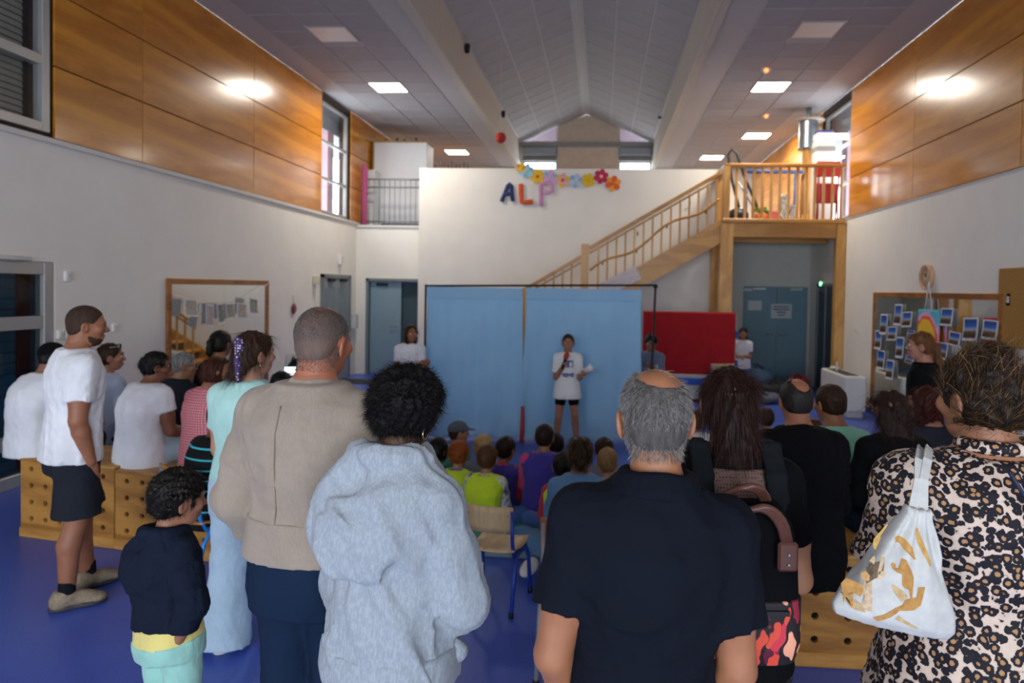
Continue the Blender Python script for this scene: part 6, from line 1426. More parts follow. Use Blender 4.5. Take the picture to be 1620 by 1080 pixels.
def tee_extra(c): pass
person(140, 480, 3.87, 'man in a white t-shirt and dark shorts standing by the wooden box', rz=-38, W=1.03, res=.010, seed=17, hairup=.004, skinc='#a26a4e', head=(-.28, .06, 0), legs={'L': (.10, .10), 'R': (.13, -.06)}, lean=.02,
       arms={'L': ((.1, .0, -1), (.02, .15, -1)), 'R': ((.18, -.1, -1), (-.12, .30, -1), (-.2, .2, -1), .4)}, top_g=dict(mat=WHITE_T, off=.028, hem=-.13, sleeve=.66, sl_off=.026, name='t_shirt', wr=(.012, 17)), bottom_g=dict(mat=SHORTS, off=.010, length=.47, flare=.09, name='shorts', waist_t=-.1, wr=(.004, 20)),
       shoes=(flat('#8a7a66', .7, var=.25, vscale=40), flat('#34343a', .6), cloth('#15151a')), hair=dict(style='short', mat=hairmat('#2c2019', '#5a4030', .7), thick=.010, nape=-.3, n=2500, length=.007, lump=(.001, 80), fringe=.33, beard=hairmat('#20160f', '#4a3222', .7)))

def boy_extra(c): 
    F = Field(.009, .02); F.loft(c['P0'], c['S'], c['Fw'], c['A'], c['stations'](.018, -.12, 0, .09), cut_lo=True, cut_hi=True); link_mesh('undershirt', np_mesh('undershirt', [(*F.mesh(), 0)]), cloth('#d8c878', .3, 14), c['root'])
person(290, 764, 2.55, 'small boy in a navy hoodie and mint trousers, hand on hip', rz=-22, H=1.17, hh=.21, W=.96, Dp=1.2, res=.0085, seed=18, hairup=.03, skinc='#a8745a', head=(-.35, .12, 0), lean=-.03, side=-.07, pose='sit' if False else 'stand',
       arms={'L': ((.12, -.02, -1), (.02, .5, -.8)), 'R': ((.62, -.25, -1), (-.5, .0, -.8), (-.3, .1, -1), .35)}, top_g=dict(mat=NAVY, off=.026, hem=.08, sleeve=1.85, sl_off=.024, hood=(1.1, -.3), name='hoodie', wr=(.009, 28), cuff=1), bottom_g=dict(mat=cloth('#8fc0b4', .3, 14), off=.022, name='trousers', waist_t=-.06), shoes=(flat('#3a3a40', .6), flat('#e0e0e0', .6)),
       hair=dict(style='curly', mat=DK, thick=.085, nape=-.26, n=4200, length=.028, lump=(.012, 110), seg=4, jitter=.5, curl=.004, fringe=.25), extras=boy_extra)

# seated on the boxes, window side
def sit(px, top, Y, label, H=1.68, **k):
    k.setdefault('seat', .575)
    k.setdefault('res', .012); k.setdefault('slouch', .03); k.setdefault('lean', .10); k.setdefault('arms', {'L': ((.12, .3, -1), (-.15, 1, -.15)), 'R': ((.12, .3, -1), (-.15, 1, -.15))}); k.setdefault('bottom_g', dict(mat=DENIM_D, off=.012))
    return person(px, top, Y, label, H=H, pose='sit', **k)
def baseball_cap(c, mat, yaw=0.0):
    q, hh, Mh = c['q'], c['hh'], c['Mh']; F = Field(min(c['res'] * .6, .008), .02); F.ell(q(0, -.04, .14), V(.385, .47, .42) * hh, Mh); F.half(q(0, 0, .12), Mh @ V(0, .08, -1)); 
    F.ell(q(0, .52, .15), V(.26, .28, .035) * hh, Mh @ rotm(-.15), .03); link_mesh('cap', np_mesh('cap', [(*F.mesh(), 0)]), mat, c['root'])
sit(86, 540, 5.02, 'man in a black cap and white t-shirt seated at the end of the boxes', H=1.78, rz=-12, W=1.08, slouch=.07, lean=.16, seed=21, skinc='#9c6a50', head=(-.2, .1, 0), top_g=dict(mat=WHITE_T, off=.022, hem=-.2, sleeve=.66, name='t_shirt', wr=(.008, 18)), bottom_g=dict(mat=SHORTS), hair=dict(style='short', mat=DK, thick=.02, n=400), extras=lambda c: baseball_cap(c, cloth('#0e0f12', .2)), shoes=(BLACK, BLACK))
ROW2 = []
ROW2.append(('the woman with the pale blue blouse', sit(176, 541, 5.85, 'woman in profile with sunglasses on her hair and a pale blue blouse', H=1.66, rz=-16, seed=22, seat=.43, skinc='#b07a62', head=(-.75, .0, 0), top_g=dict(mat=cloth('#b4bfd6', .35, 10), off=.02, hem=-.2, sleeve=1.6, name='blouse'), hair=dict(style='half', mat=BR, thick=.05, long=-.8, n=700, length=.08), face=True, extras=lambda c: glasses(c, flat('#d8d4cc', .3, .6), .38, 'sunglasses', '#2a2422'))))
sit(250, 555, 4.86, 'woman in a white top with a dark curly bun and glasses', H=1.66, rz=-22, W=1.1, Dp=1.15, slouch=.05, seed=23, skinc='#8c5a42', head=(-.55, .05, 0), hips=1.15, top_g=dict(mat=WHITE_T, off=.02, hem=-.22, sleeve=.45, sl_off=.03, name='top', wr=(.008, 17)), bottom_g=dict(mat=DENIM_L, off=.012), hair=dict(style='bun', mat=DK, thick=.07, pos=(0, -.40, .12, .22), n=1600, length=.05, lump=(.012, 90), jitter=.45, curl=.004), face=True, extras=lambda c: (glasses(c), earring(c, 1, .012)))
ROW2.append(('the grey haired man in the track jacket', sit(294, 556, 5.8, 'grey haired man with glasses in a dark track jacket', H=1.76, rz=-14, seed=24, seat=.43, skinc='#a8765c', head=(-.75, .08, 0), top_g=dict(mat=cloth('#23262c', .3), off=.024, hem=-.15, sleeve=1.95, collar=.03, name='jacket'), hair=dict(style='short', mat=GREYHAIR, thick=.05, n=1200, length=.02), face=True, extras=lambda c: glasses(c))))
sit(343, 563, 4.82, 'woman in a pink gingham top with auburn hair and sunglasses pushed up', H=1.66, rz=-20, W=1.03, seed=25, skinc='#b88068', head=(-.5, .05, 0), top_g=dict(mat=grid_cloth('#c2505f', '#e0a8ac', 55), off=.018, hem=-.2, sleeve=.4, name='blouse'), hair=dict(style='bob', mat=AUB, thick=.06, long=-.48, n=1600, length=.06, lump=(.012, 70)), face=True, extras=lambda c: glasses(c, flat('#2c1c18', .3), .4, 'sunglasses', '#20181a'))
STRIPE = sit(354, 632, 4.2, 'child in a black top with turquoise stripes on the blue chair', H=1.35, hh=.2, seat=.43, rz=-25, W=1.1, seed=26, skinc='#6c4634', head=(-.3, .05, 0), top_g=dict(mat=grid_cloth('#0c0d10', '#3cb4c4', 16, True), off=.018, hem=-.3, sleeve=.6, name='t_shirt'), bottom_g=dict(mat=BLACKC), hair=dict(style='short', mat=DK, thick=.03, n=400))
ROW2.append(('the person filming with a phone', sit(446, 585, 5.3, 'dark haired person filming with a phone behind the beige jacket', H=1.5, rz=-10, seed=27, seat=.43, skinc='#a8745a', arms={'L': ((.1, .8, -.6), (-.1, .6, .8)), 'R': ((.0, .8, -.6), (.1, .6, .8))}, top_g=dict(mat=BLACKC, off=.02, sleeve=.6, name='t_shirt'), hair=dict(style='long', mat=DK, thick=.05, long=-.8, n=600, length=.06))))
ROW2.append(('the woman in the black vest top', sit(350, 521, 6.3, 'dark haired woman in a black vest top behind the gingham blouse', H=1.75, rz=-20, seed=28, seat=.5, skinc='#a8704e', head=(.2, 0, 0), top_g=dict(mat=BLACKC, off=.012, sleeve=0, name='vest_top'), hair=dict(style='pony', mat=DK, thick=.05, n=500, long=-.5), arms={'L': ((.2, .3, -1), (-.1, .4, 1)), 'R': ((.12, .3, -1), (-.15, 1, -.15))})))
# seated on the boxes, mirror side
sit(1258, 597, 3.62, 'balding man in a black jacket seated on the wooden box', H=1.76, rz=4, W=1.1, slouch=.04, seed=31, res=.011, skinc='#a86c50', head=(0, .12, 0), hairup=.004, top_g=dict(mat=BLACKC, off=.03, hem=-.35, sleeve=1.95, sl_off=.03, collar=.04, name='jacket', wr=(.010, 16)), bottom_g=dict(mat=BLACKC),
    hair=dict(style='short', mat=hairmat('#161311', '#3c3632'), thick=.028, bald=(.04, -.28, .46, .2, .3, .27), n=2500, length=.015, lump=(.002, 90), nape=-.32), extras=None)
sit(1312, 605, 4.35, 'dark haired man in a mint green t-shirt on the wooden box', H=1.74, rz=8, W=1.02, slouch=.06, lean=.14, seed=32, seat=.45, skinc='#a8724e', head=(.25, .08, 0), top_g=dict(mat=MINT2, off=.022, hem=-.3, sleeve=.7, name='t_shirt', wr=(.008, 17)), bottom_g=dict(mat=SHORTS), hair=dict(style='short', mat=BR, thick=.045, n=1500, length=.016, lump=(.004, 110)))
sit(1408, 614, 3.85, 'woman with very long dark brown hair seated by the leopard dress', H=1.64, rz=5, seed=33, skinc='#a8745a', top_g=dict(mat=BLACKC, off=.02, hem=-.3, sleeve=1.9, name='top'), hair=dict(style='long', mat=hairmat('#1a100c', '#40281c'), thick=.06, long=-1.75, wide=.42, n=3200, length=.16, lump=(.014, 50), seg=5))
sit(1468, 610, 4.6, 'woman with reddish curly hair behind the leopard dress', H=1.64, rz=10, seed=34, seat=.45, skinc='#b07a60', top_g=dict(mat=cloth('#2c2c38'), off=.02, sleeve=1.9, name='top'), hair=dict(style='bob', mat=hairmat('#2c0f0a', '#5c241a'), thick=.10, long=-.7, n=2600, length=.06, lump=(.022, 60), jitter=.5, curl=.006, ears=False))
sit(1612, 603, 3.85, 'dark grey haired man in a white t-shirt at the edge of the boxes', H=1.72, rz=35, seed=35, skinc='#7a5240', head=(.35, .05, 0), top_g=dict(mat=WHITE_T, off=.02, hem=-.25, sleeve=.6, name='t_shirt'), hair=dict(style='short', mat=hairmat('#1c1a1a', '#4c4a48'), thick=.05, n=1500, length=.02), face=True, hairup=.01)
# standing by the mirror
def pony_extra(c): pass
PW = person(1456, 522, 5.6, 'woman in a black t-shirt with a light brown ponytail by the mirror', rz=52, seed=36, W=1.04, skinc='#b8806c', head=(.35, .0, 0), hairup=.012, hips=1.1, arms={'L': ((.12, .1, -1), (.0, 1, -.05), (.0, 1, .1), .7), 'R': ((.1, .1, -1), (-.35, 1, -.05), (-.4, 1, .1), .7)}, top_g=dict(mat=BLACKC, off=.018, hem=-.2, sleeve=.6, name='t_shirt'), bottom_g=dict(mat=BLACKC), shoes=(BLACK, BLACK),
       hair=dict(style='pony', mat=hairmat('#4a2c18', '#8a5c34'), thick=.045, n=1600, length=.09, long=-.95, lump=(.008, 70), pos=[(0, -.42, .08), (0, -.56, 0), (0, -.62, -.4), (0, -.56, -.95)]), face=True)

# on the stage
def tee_print(c):
    H, S, A, Fw, P0, Lt = c['H'], c['S'], c['A'], c['Fw'], c['P0'], c['Lt']
    for (t0, t1, hw, m_, nm) in ((.60, .80, .045, '#3c5cae', 'printed_letters'), (.34, .47, .055, '#4c7cc8', 'printed_band'), (.37, .41, .04, '#c86a5a', 'printed_line')):
        F = Field(.008, .004); F.loft(P0, S, Fw, A, c['stations'](.0235 if nm != 'printed_line' else .0265, t0, 0, t1), cut_lo=True, cut_hi=True); F.half(P0 + Fw * .01, -Fw); F.half(P0 + S * hw * H, S); F.half(P0 - S * hw * H, -S)
        if nm == 'printed_letters':
            for x in (-.022, .018): F.custom((lambda X, Y, Z, x=x: -(np.maximum(np.maximum(np.abs((X - P0[0]) - x * H) - .010 * H, np.abs(Z - (P0[2] + .69 * Lt)) - .05 * Lt), -1.0)) + 0 * Y), 'i')
        v, f = F.mesh(.01)
        if len(f): link_mesh(nm, np_mesh(nm, [(v, f, 0)]), flat(m_, .8), c['root'])
PG = person(899, 527, 8.2, 'girl in a white printed t-shirt and black shorts speaking into a microphone', rz=186, seed=41, H=None, hh=.2, skinc='#b97f64', res=.011, head=(-.05, .02, 0), hairup=.008, W=.95, legs={'L': (.125, .02), 'R': (.125, .0)},
       arms={'R': ((.12, .15, -1), (-.42, .75, .85), (-.3, .5, .9), 1.0), 'L': ((.10, .12, -1), (.12, 1, .25), (.0, .8, .4), .9)}, top_g=dict(mat=cloth('#e6e6e6', .3, 12), off=.022, hem=-.24, flare=.05, sleeve=.75, sl_off=.03, name='t_shirt', wr=(.005, 24)), bottom_g=dict(mat=BLACKC, off=.008, length=.30, name='shorts', waist_t=-.05), shoes=(flat('#c8ccd0', .6), flat('#e8e8e8', .6)),
       hair=dict(style='pony', mat=hairmat('#2a1c14', '#54402e'), thick=.028, n=600, length=.05, lump=(.002, 60), long=-.3), face=True, extras=lambda c: (glasses(c, flat('#8c5a4a', .4)), tee_print(c)))
LG = person(651, 512, 8.25, 'dark haired girl in a white t-shirt holding the curtain pole', rz=205, seed=42, hh=.205, skinc='#a86c50', res=.012, head=(.1, .03, 0), W=1.02, arms={'L': ((.05, .35, -1), (.02, .75, .18), (.1, .5, .9), 1.1), 'R': ((.1, .1, -1), (-.5, .8, -.1), (-.5, .6, .2), .9)}, top_g=dict(mat=cloth('#e2e2e6', .3, 12), off=.018, hem=-.1, sleeve=.6, name='t_shirt'), bottom_g=dict(mat=DENIM_D), shoes=(WHITE_T, BLACK), hair=dict(style='bob', mat=BR, thick=.045, long=-.72, n=800, length=.1, ears=False), face=True)
RB = person(1030, 526, 8.75, 'dark haired boy in a grey t-shirt peeking around the blue curtain', rz=150, seed=43, H=1.36, hh=.205, skinc='#8c5c44', res=.012, head=(.35, .15, 0), lean=.2, arms={'L': ((.1, .4, -1), (-.3, .6, .8), (-.2, .5, .9), 1.1), 'R': ((.1, .5, -1), (-.3, .7, .6), (0, .4, 1), 1.1)}, top_g=dict(mat=cloth('#5c6478'), off=.018, sleeve=.7, name='t_shirt'), bottom_g=dict(mat=SHORTS), shoes=(BLACK, BLACK), hair=dict(style='short', mat=DK, thick=.085, n=900, length=.03, lump=(.006, 80), fringe=.18), face=True)
person(1176, 517, 12.3, 'small girl in a white top standing beside the red screen', rz=160, seed=44, hh=.2, skinc='#9c6a50', res=.014, head=(.1, .05, 0), arms={'L': ((.1, .1, -1), (-.6, .8, .1)), 'R': ((.1, .1, -1), (-.6, .8, .0))}, top_g=dict(mat=cloth('#c8c8d0'), off=.016, sleeve=.6, name='t_shirt'), bottom_g=dict(mat=KIDJEAN), shoes=(BLACK, BLACK), hair=dict(style='long', mat=DK, thick=.05, long=-.8, n=400, length=.08), face=True)

# children and a carer on the mats
def kid(px, top, Y, label, H=1.12, **k):
    k.setdefault('hh', KIDH); k.setdefault('res', .0125); k.setdefault('W', 1.12); k.setdefault('slouch', .03); k.setdefault('lean', .12); k.setdefault('pose', 'cross'); k.setdefault('arms', {'L': ((.15, .3, -1), (-.3, 1, -.2)), 'R': ((.15, .3, -1), (-.3, 1, -.2))}); k.setdefault('bottom_g', dict(mat=KIDJEAN)); k.setdefault('group', None); k.setdefault('hands', True)
    return person(px, top, Y, label, H=H, **k)
def tabard(mat): return dict(mat=mat, off=.03, hem=-.25, sleeve=0, name='tabard', wr=(.006, 24))
kid(862, 668, 5.5, 'child in a purple tabard with pink sleeves kneeling tallest on the mat', H=1.22, pose='kneel', rz=-5, seed=51, W=1.18, slouch=.0, lean=.02, skinc='#a06c50', top_g=[dict(mat=PINKC, off=.02, sleeve=1.7, collar=.02, name='shirt'), tabard(PURPLE)], hair=dict(style='short', mat=DBR, thick=.04, n=1500, length=.014, lump=(.003, 120)))
kid(772, 701, 5.3, 'brown haired child in a yellow hi-vis tabard with patterned sleeves', H=1.12, rz=-8, seed=52, W=1.18, skinc='#b8846c', top_g=[dict(mat=floral('#c8ccd0', ['#c8ccd0', '#8a92a8', '#d8a0b0', '#c8ccd0', '#4c5464'], 40), off=.02, sleeve=1.9, name='shirt'), tabard(HIVIS)], hair=dict(style='short', mat=LBR, thick=.06, n=1800, length=.025, lump=(.004, 100)))
kid(801, 688, 5.65, 'dark haired child in a red shirt and purple tabard', H=1.1, rz=-12, seed=53, skinc='#a06c50', head=(-.2, 0, 0), top_g=[dict(mat=RED, off=.02, sleeve=1.8, collar=.03, name='shirt'), tabard(PURPLE)], hair=dict(style='short', mat=DBR, thick=.055, n=1500, length=.02, lump=(.004, 100)))
kid(727, 695, 5.5, 'ginger haired child in a yellow hi-vis tabard and grey shirt', H=1.08, rz=-10, seed=54, skinc='#c89478', top_g=[dict(mat=GREYC, off=.02, sleeve=1.8, collar=.02, name='shirt'), tabard(HIVIS)], hair=dict(style='curly', mat=GINGER, thick=.07, n=2500, length=.025, lump=(.006, 100), nape=-.4, ears=False))
kid(726, 664, 6.25, 'child in a grey baseball cap turned sideways', H=1.12, rz=-15, seed=55, skinc='#b07a60', head=(-.95, 0, 0), top_g=dict(mat=cloth('#3f8c74'), off=.02, sleeve=.7, name='t_shirt'), hair=dict(style='short', mat=BR, thick=.02, n=300), extras=lambda c: baseball_cap(c, cloth('#4a535c', .2)))
kid(765, 685, 5.95, 'blond child in front of the hi-vis tabard', H=1.0, rz=0, seed=56, skinc='#c89478', top_g=dict(mat=GREYC, off=.02, sleeve=.7, name='t_shirt'), hair=dict(style='bob', mat=BLOND, thick=.05, long=-.4, n=1500, length=.05, lump=(.006, 80), ears=False))
kid(879, 683, 5.95, 'dark haired child half hidden behind the tall purple tabard', H=1.05, rz=5, seed=57, skinc='#a06c50', top_g=dict(mat=RED, off=.02, sleeve=.7, name='t_shirt'), hair=dict(style='short', mat=DK, thick=.05, n=600, length=.02))
kid(891, 712, 4.98, 'child in a yellow hi-vis tabard between the purple tabard and the bun', H=1.0, rz=5, seed=58, skinc='#a06c50', top_g=[dict(mat=RED, off=.02, sleeve=1.5, name='shirt'), tabard(HIVIS)], hair=dict(style='short', mat=DK, thick=.04, n=500, length=.015))
kid(956, 690, 5.7, 'dark brown haired child behind the sleek bun', H=1.1, rz=8, seed=59, skinc='#b07a60', top_g=dict(mat=GREYC, off=.02, sleeve=.7, name='t_shirt'), hair=dict(style='short', mat=BR, thick=.06, n=700, length=.02))
kid(961, 706, 5.2, 'fair haired child beside the sleek bun', H=1.05, rz=10, seed=60, skinc='#c89478', top_g=dict(mat=WHITE_T, off=.02, sleeve=.7, name='t_shirt'), hair=dict(style='short', mat=hairmat('#7a5c34', '#b09060'), thick=.05, n=1500, length=.02))
kid(694, 690, 5.55, 'dark haired child with bare arms beside the grey hoodie', H=1.12, rz=-15, seed=61, skinc='#7c5040', head=(-.3, 0, 0), top_g=dict(mat=BLACKC, off=.02, sleeve=.5, name='t_shirt'), hair=dict(style='bob', mat=DK, thick=.05, long=-.4, n=500, length=.05))
kid(613, 650, 6.6, 'child in a crimson top between the beige jacket and the black curls', H=1.2, rz=-10, seed=62, skinc='#8c5c44', top_g=dict(mat=cloth('#a81c34'), off=.02, sleeve=.7, name='t_shirt'), hair=dict(style='short', mat=DK, thick=.05, n=300))
kid(1098, 645, 6.9, 'light brown haired child beside the black polo ear', H=1.2, rz=5, seed=63, skinc='#c08a70', top_g=dict(mat=WHITE_T, off=.02, sleeve=.7, name='t_shirt'), hair=dict(style='bob', mat=LBR, thick=.05, long=-.5, n=800, length=.06))
kid(1212, 643, 6.9, 'brown haired child in a grey shirt beyond the backpack woman', H=1.2, rz=0, seed=64, skinc='#b07a60', top_g=dict(mat=cloth('#7c7f8c'), off=.025, sleeve=.8, name='t_shirt'), hair=dict(style='short', mat=BR, thick=.06, n=600, length=.02))
kid(1288, 660, 6.5, 'fair brown haired child between the two seated men', H=1.05, rz=0, seed=65, skinc='#b07a60', top_g=dict(mat=GREYC, off=.02, sleeve=.7, name='t_shirt'), hair=dict(style='short', mat=LBR, thick=.05, n=500, length=.02), hands=False)
def bun_extra(c):
    earring(c, 1, .01); q = c['q']
    for kx in (-1, 1):
        F = Field(.009, .02); a = V(kx * .12 - .2, -.05, .10); F.ell(a + V(0, 0, .0), V(.05, .13, .045), rotm(0, 0, .3 * kx)); F.half(a + V(0, 0, -.035), (0, 0, -1)); link_mesh('shoe', np_mesh('shoe', [(*F.mesh(), 0)]), flat('#d6d2ca', .6), c['root'])
kid(918, 688, 4.55, 'woman with a sleek highlighted bun in a denim jacket on the mat', H=1.62, hh=.215, rz=4, seed=66, W=1.0, res=.011, slouch=.05, lean=.15, skinc='#b07a5c', top_g=dict(mat=JEANJ, off=.026, hem=-.12, sleeve=1.95, sl_off=.02, collar=.02, name='denim_jacket', wr=(.009, 20)), bottom_g=dict(mat=cloth('#4c7296')),
    hair=dict(style='bun', mat=hairmat('#1a0f0a', '#3c281c', .3, .14, '#a8844c'), thick=.04, pos=(.02, -.38, -.30, .17), n=3000, length=.07, lump=(.002, 50), jitter=.06, seg=5, cap_mat=hairmat('#1a0f0a', '#38251a', .3)), extras=bun_extra)
# ------------------------------------------------------------------ things people hold or wear
# backpack on the woman with the long dark hair
c = BW; p = world_pt(c, c['P0'] + c['A'] * (.36 * c['Lt'] + .06) - c['Fw'] * .20 - c['S'] * .0)
bk = empty('backpack', p, c['rz'], 'black backpack with brown leather handles and a red floral pocket', 'backpack')
F = Field(.008, .02); F.loft((0, 0, -.21), (1, 0, 0), (0, 1, 0), (0, 0, 1), [(0, .115, .065), (.05, .13, .085), (.25, .125, .08), (.36, .115, .07), (.41, .085, .05)], p=4); F.custom(wrinkle(.004, 22, 8)); link_mesh('bag_body', np_mesh('bag_body', [(*F.mesh(), 0)]), cloth('#0a0b0e', .25, 9), bk)
F = Field(.006, .008); F.loft((0, -.0, -.205), (1, 0, 0), (0, 1, 0), (0, 0, 1), [(0, .12, .078), (.05, .133, .093), (.175, .133, .09)], p=4, cut_hi=True); F.half((0, -.03, 0), (0, 1, 0)); link_mesh('pocket', np_mesh('pocket', [(*F.mesh(), 0)]), floral('#140a10', ['#b8283c', '#d84a34', '#140a10', '#8c1c34', '#e8a080', '#c83040', '#5c1430'], 24), bk)
m_ = MB(); m_.box((-.06, -.098, -.062), (.085, -.09, -.05)); m_.build('pocket_zip', BLACK, bk)
LEATH = flat('#5c3a30', .4, var=.1, vscale=30, bump=.1, bscale=200)
def leather_handle(pts, w=.016):
    m_ = MB(); pts = [Vector(q) for q in pts]
    for o_ in (-.008, 0, .008): m_.tube([q + Vector((0, 0, o_ * .3)) + Vector((o_, 0, 0)) for q in pts], .0085, 8)
    return m_
arc = lambda x0, x1, z0, zt, y0, y1, n=12: [(x0 + (x1 - x0) * k / n, y0 + (y1 - y0) * math.sin(math.pi * k / n), z0 + (zt - z0) * math.sin(math.pi * k / n) ** .6) for k in range(n + 1)]
leather_handle(arc(-.085, .075, .12, .225, -.09, -.12)).build('handle', LEATH, bk); leather_handle(arc(-.09, .065, .15, .255, .04, -.04)).build('handle', LEATH, bk)
for x in (-.085, .075): m_ = MB(); m_.box((x - .026, -.104, .055), (x + .026, -.085, .13), bev=.006); o = m_.build('handle_patch', LEATH, bk); [MB().ball((x, -.106, z), .005, 8).build('rivet', GREYMETAL, o) for z in (.075, .1)]
m_ = MB(); m_.tube([(-.085, -.1, .12), (.08, -.1, .19)], .001, 4); 
m_ = MB(); m_.lathe([(.024, 0), (.024, .003), (.02, .004)], (-.02, -.082, .03), 'Y', 16); m_.build('logo_patch', flat('#a8683a', .5), bk)
for sx_ in (-1, 1):
    F = Field(.007, .012); P = lambda x, y, z: V(x, y, z); base = c['P0'] + c['A'] * (.36 * c['Lt'] + .06) - c['Fw'] * .20 - c['S'] * .0
    w3 = lambda q: q - base
    pts = [V(sx_ * .09, .05, .17)] + [w3(c['NB'] + c['S'] * sx_ * .062 * c['H'] + c['Fw'] * f + c['A'] * a) for f, a in ((-.125, -.11), (-.105, -.05), (-.045, .022), (.03, .015), (.11, -.09))] + [w3(c['P0'] + c['S'] * sx_ * .095 * c['H'] + c['A'] * .5 * c['Lt'] + c['Fw'] * .10)]
    for i in range(len(pts) - 1):
        for o_ in (-.02, 0, .02): F.cone(pts[i] + c['S'] * o_, pts[i + 1] + c['S'] * o_, .011, .011)
    link_mesh('shoulder_strap', np_mesh('shoulder_strap', [(*F.mesh(), 0)]), cloth('#15181c', .2, 20), bk)

# tote bag on the leopard woman's shoulder
YT = 1.60
tp, lb, rb = at(1449, 815, Y=YT), at(1322, 940, Y=YT), at(1500, 1018, Y=YT)
tb = empty('tote_bag', tp, 0, 'cream canvas tote bag printed with brown animals', 'tote bag')
ax = nrm(np.array(((lb + rb) / 2 - tp))); sd = nrm(np.array(rb - lb)); sd = nrm(sd - ax * (sd @ ax)); fw = np.cross(ax, sd); L = (((lb + rb) / 2) - tp).length
F = Field(.006, .02); hw = (rb - lb).length / 2
F.loft((0, 0, 0), sd, fw, ax, [(-.015, .028, .014), (.03, .05, .022), (L * .45, hw * .56, .045), (L * .8, hw * .90, .055), (L * .97, hw * 1.0, .048), (L * 1.06, hw * .93, .03)], p=2.6)
def tote_fold(X, Y, Z):
    u = X * sd[0] + Y * sd[1] + Z * sd[2]; t = X * ax[0] + Y * ax[1] + Z * ax[2]; a = u / (.03 + np.maximum(t, 0) * .55)
    return (.006 * np.sin(a * 11 + 1) * np.clip(1.2 - t / L, .15, 1)).astype(F32)
F.custom(tote_fold); F.custom(wrinkle(.004, 24, 6))
t = NT('tote_canvas'); v = t.coord(); n1 = t.noise(v, 26, 4, .6); t.col(t.ramp(n1, [(.3, srgb('#aeaeac')), (.7, srgb('#c2c2be'))])); t.set(.85, 0, .2); t.bump(t.noise(v, 300, 2), .15, .002)
bag = link_mesh('bag_body', np_mesh('bag_body', [(*F.mesh(), 0)]), t.m, tb)
# printed animals: flat ink laid onto the canvas
def ink(name, poly, color='#a87c42'):
    """poly in photo pixels of the bag front"""
    pts = [at(1310 + x / 4.152, 780 + y / 4.152, Y=YT - .09) - tp for x, y in poly]
    me = bpy.data.meshes.new(name); bm = bmesh.new(); bm.faces.new([bm.verts.new(p_) for p_ in pts]); bmesh.ops.triangulate(bm, faces=bm.faces); bmesh.ops.subdivide_edges(bm, edges=bm.edges, cuts=3, use_grid_fill=True); bmesh.ops.recalc_face_normals(bm, faces=bm.faces); bm.to_mesh(me); bm.free()
    o = link_mesh(name, me, flat(color, .85, var=.2, vscale=90), tb)
    s = o.modifiers.new('lay', 'SHRINKWRAP'); s.target = bag; s.wrap_method = 'PROJECT'; s.use_project_x = False; s.use_project_y = True; s.use_project_z = False; s.use_negative_direction = False; s.use_positive_direction = True; s.offset = .0012
    d = o.modifiers.new('thick', 'SOLIDIFY'); d.thickness = .0006
ink('printed_monkey', [(550, 485), (575, 490), (585, 520), (610, 560), (628, 610), (622, 655), (605, 690), (612, 745), (600, 750), (590, 690), (560, 680), (540, 655), (548, 610), (540, 580), (510, 575), (485, 555), (480, 530), (490, 518), (510, 525), (505, 545), (540, 550), (545, 525), (540, 505)])
ink('printed_bird', [(345, 880), (420, 850), (490, 800), (545, 785), (560, 755), (620, 745), (650, 740), (660, 700), (655, 675), (695, 668), (690, 690), (670, 695), (678, 740), (665, 790), (620, 825), (560, 830), (520, 825), (460, 870), (380, 905)])
ink('printed_tapir', [(85, 590), (120, 555), (170, 575), (225, 600), (232, 640), (215, 680), (205, 640), (165, 650), (160, 700), (170, 745), (155, 755), (140, 690), (125, 660), (110, 690), (102, 720), (98, 690), (105, 640), (90, 625)])
ink('printed_tree', [(300, 600), (320, 580), (345, 480), (350, 400), (372, 400), (368, 480), (352, 600), (345, 700), (340, 840), (270, 830), (285, 720), (275, 690)], '#b9a183')
ink('printed_leaves', [(180, 790), (200, 760), (240, 770), (270, 790), (300, 850), (240, 840), (200, 820)], '#b59a72')
ink('printed_cat', [(215, 520), (250, 512), (275, 540), (270, 575), (240, 575), (215, 550)], '#b28c58')
ink('printed_parrot', [(515, 360), (540, 345), (590, 370), (630, 420), (655, 500), (640, 500), (600, 440), (570, 430), (560, 400), (525, 390)], '#b88c4c')
ink('printed_snake', [(300, 300), (345, 250), (385, 200), (392, 210), (355, 265), (312, 312), (305, 350), (318, 365), (308, 370), (295, 345)], '#b8934e')
ink('printed_fox', [(672, 310), (690, 300), (712, 390), (745, 500), (750, 545), (735, 535), (700, 460), (680, 400)], '#b8904e')
ink('printed_branch', [(470, 650), (500, 660), (540, 690), (580, 730), (572, 742), (530, 705), (490, 690), (540, 760), (530, 765), (480, 700)], '#b59a72')
ink('printed_ground', [(490, 885), (515, 860), (560, 895), (620, 930), (655, 955), (610, 950), (560, 920)], '#b59a72')
ink('printed_ground', [(290, 420), (305, 410), (312, 440), (300, 470), (285, 450), (270, 445)], '#b59a72')
ink('printed_shrub', [(380, 590), (430, 550), (445, 580), (420, 625), (360, 625), (320, 620)], '#bda884')
sh_ = world_pt(LW_, LW_['NB'] + LW_['S'] * (-.092 * LW_['H']) + LW_['A'] * .02)
for dx in (-.012, .014):
    m_ = MB(); q0 = Vector((dx, -.004, -.004))
    pts = [q0 + Vector((0, 0, -.03)), q0, at(1457 + dx * 300, 760, Y=1.63) - tp, at(1460 + dx * 500, 728, Y=1.67) - tp, at(1462 + dx * 500, 714, Y=1.74) - tp, at(1463 + dx * 500, 708, Y=1.82) - tp, at(1463 + dx * 500, 712, Y=1.9) - tp, at(1463 + dx * 500, 745, Y=1.97) - tp]
    for i in range(len(pts) - 1): m_.bar(pts[i], pts[i + 1] + (pts[i + 1] - pts[i]).normalized() * .004, .02, .004, up=(0, -1, .6))
    m_.build('strap', t.m, tb)

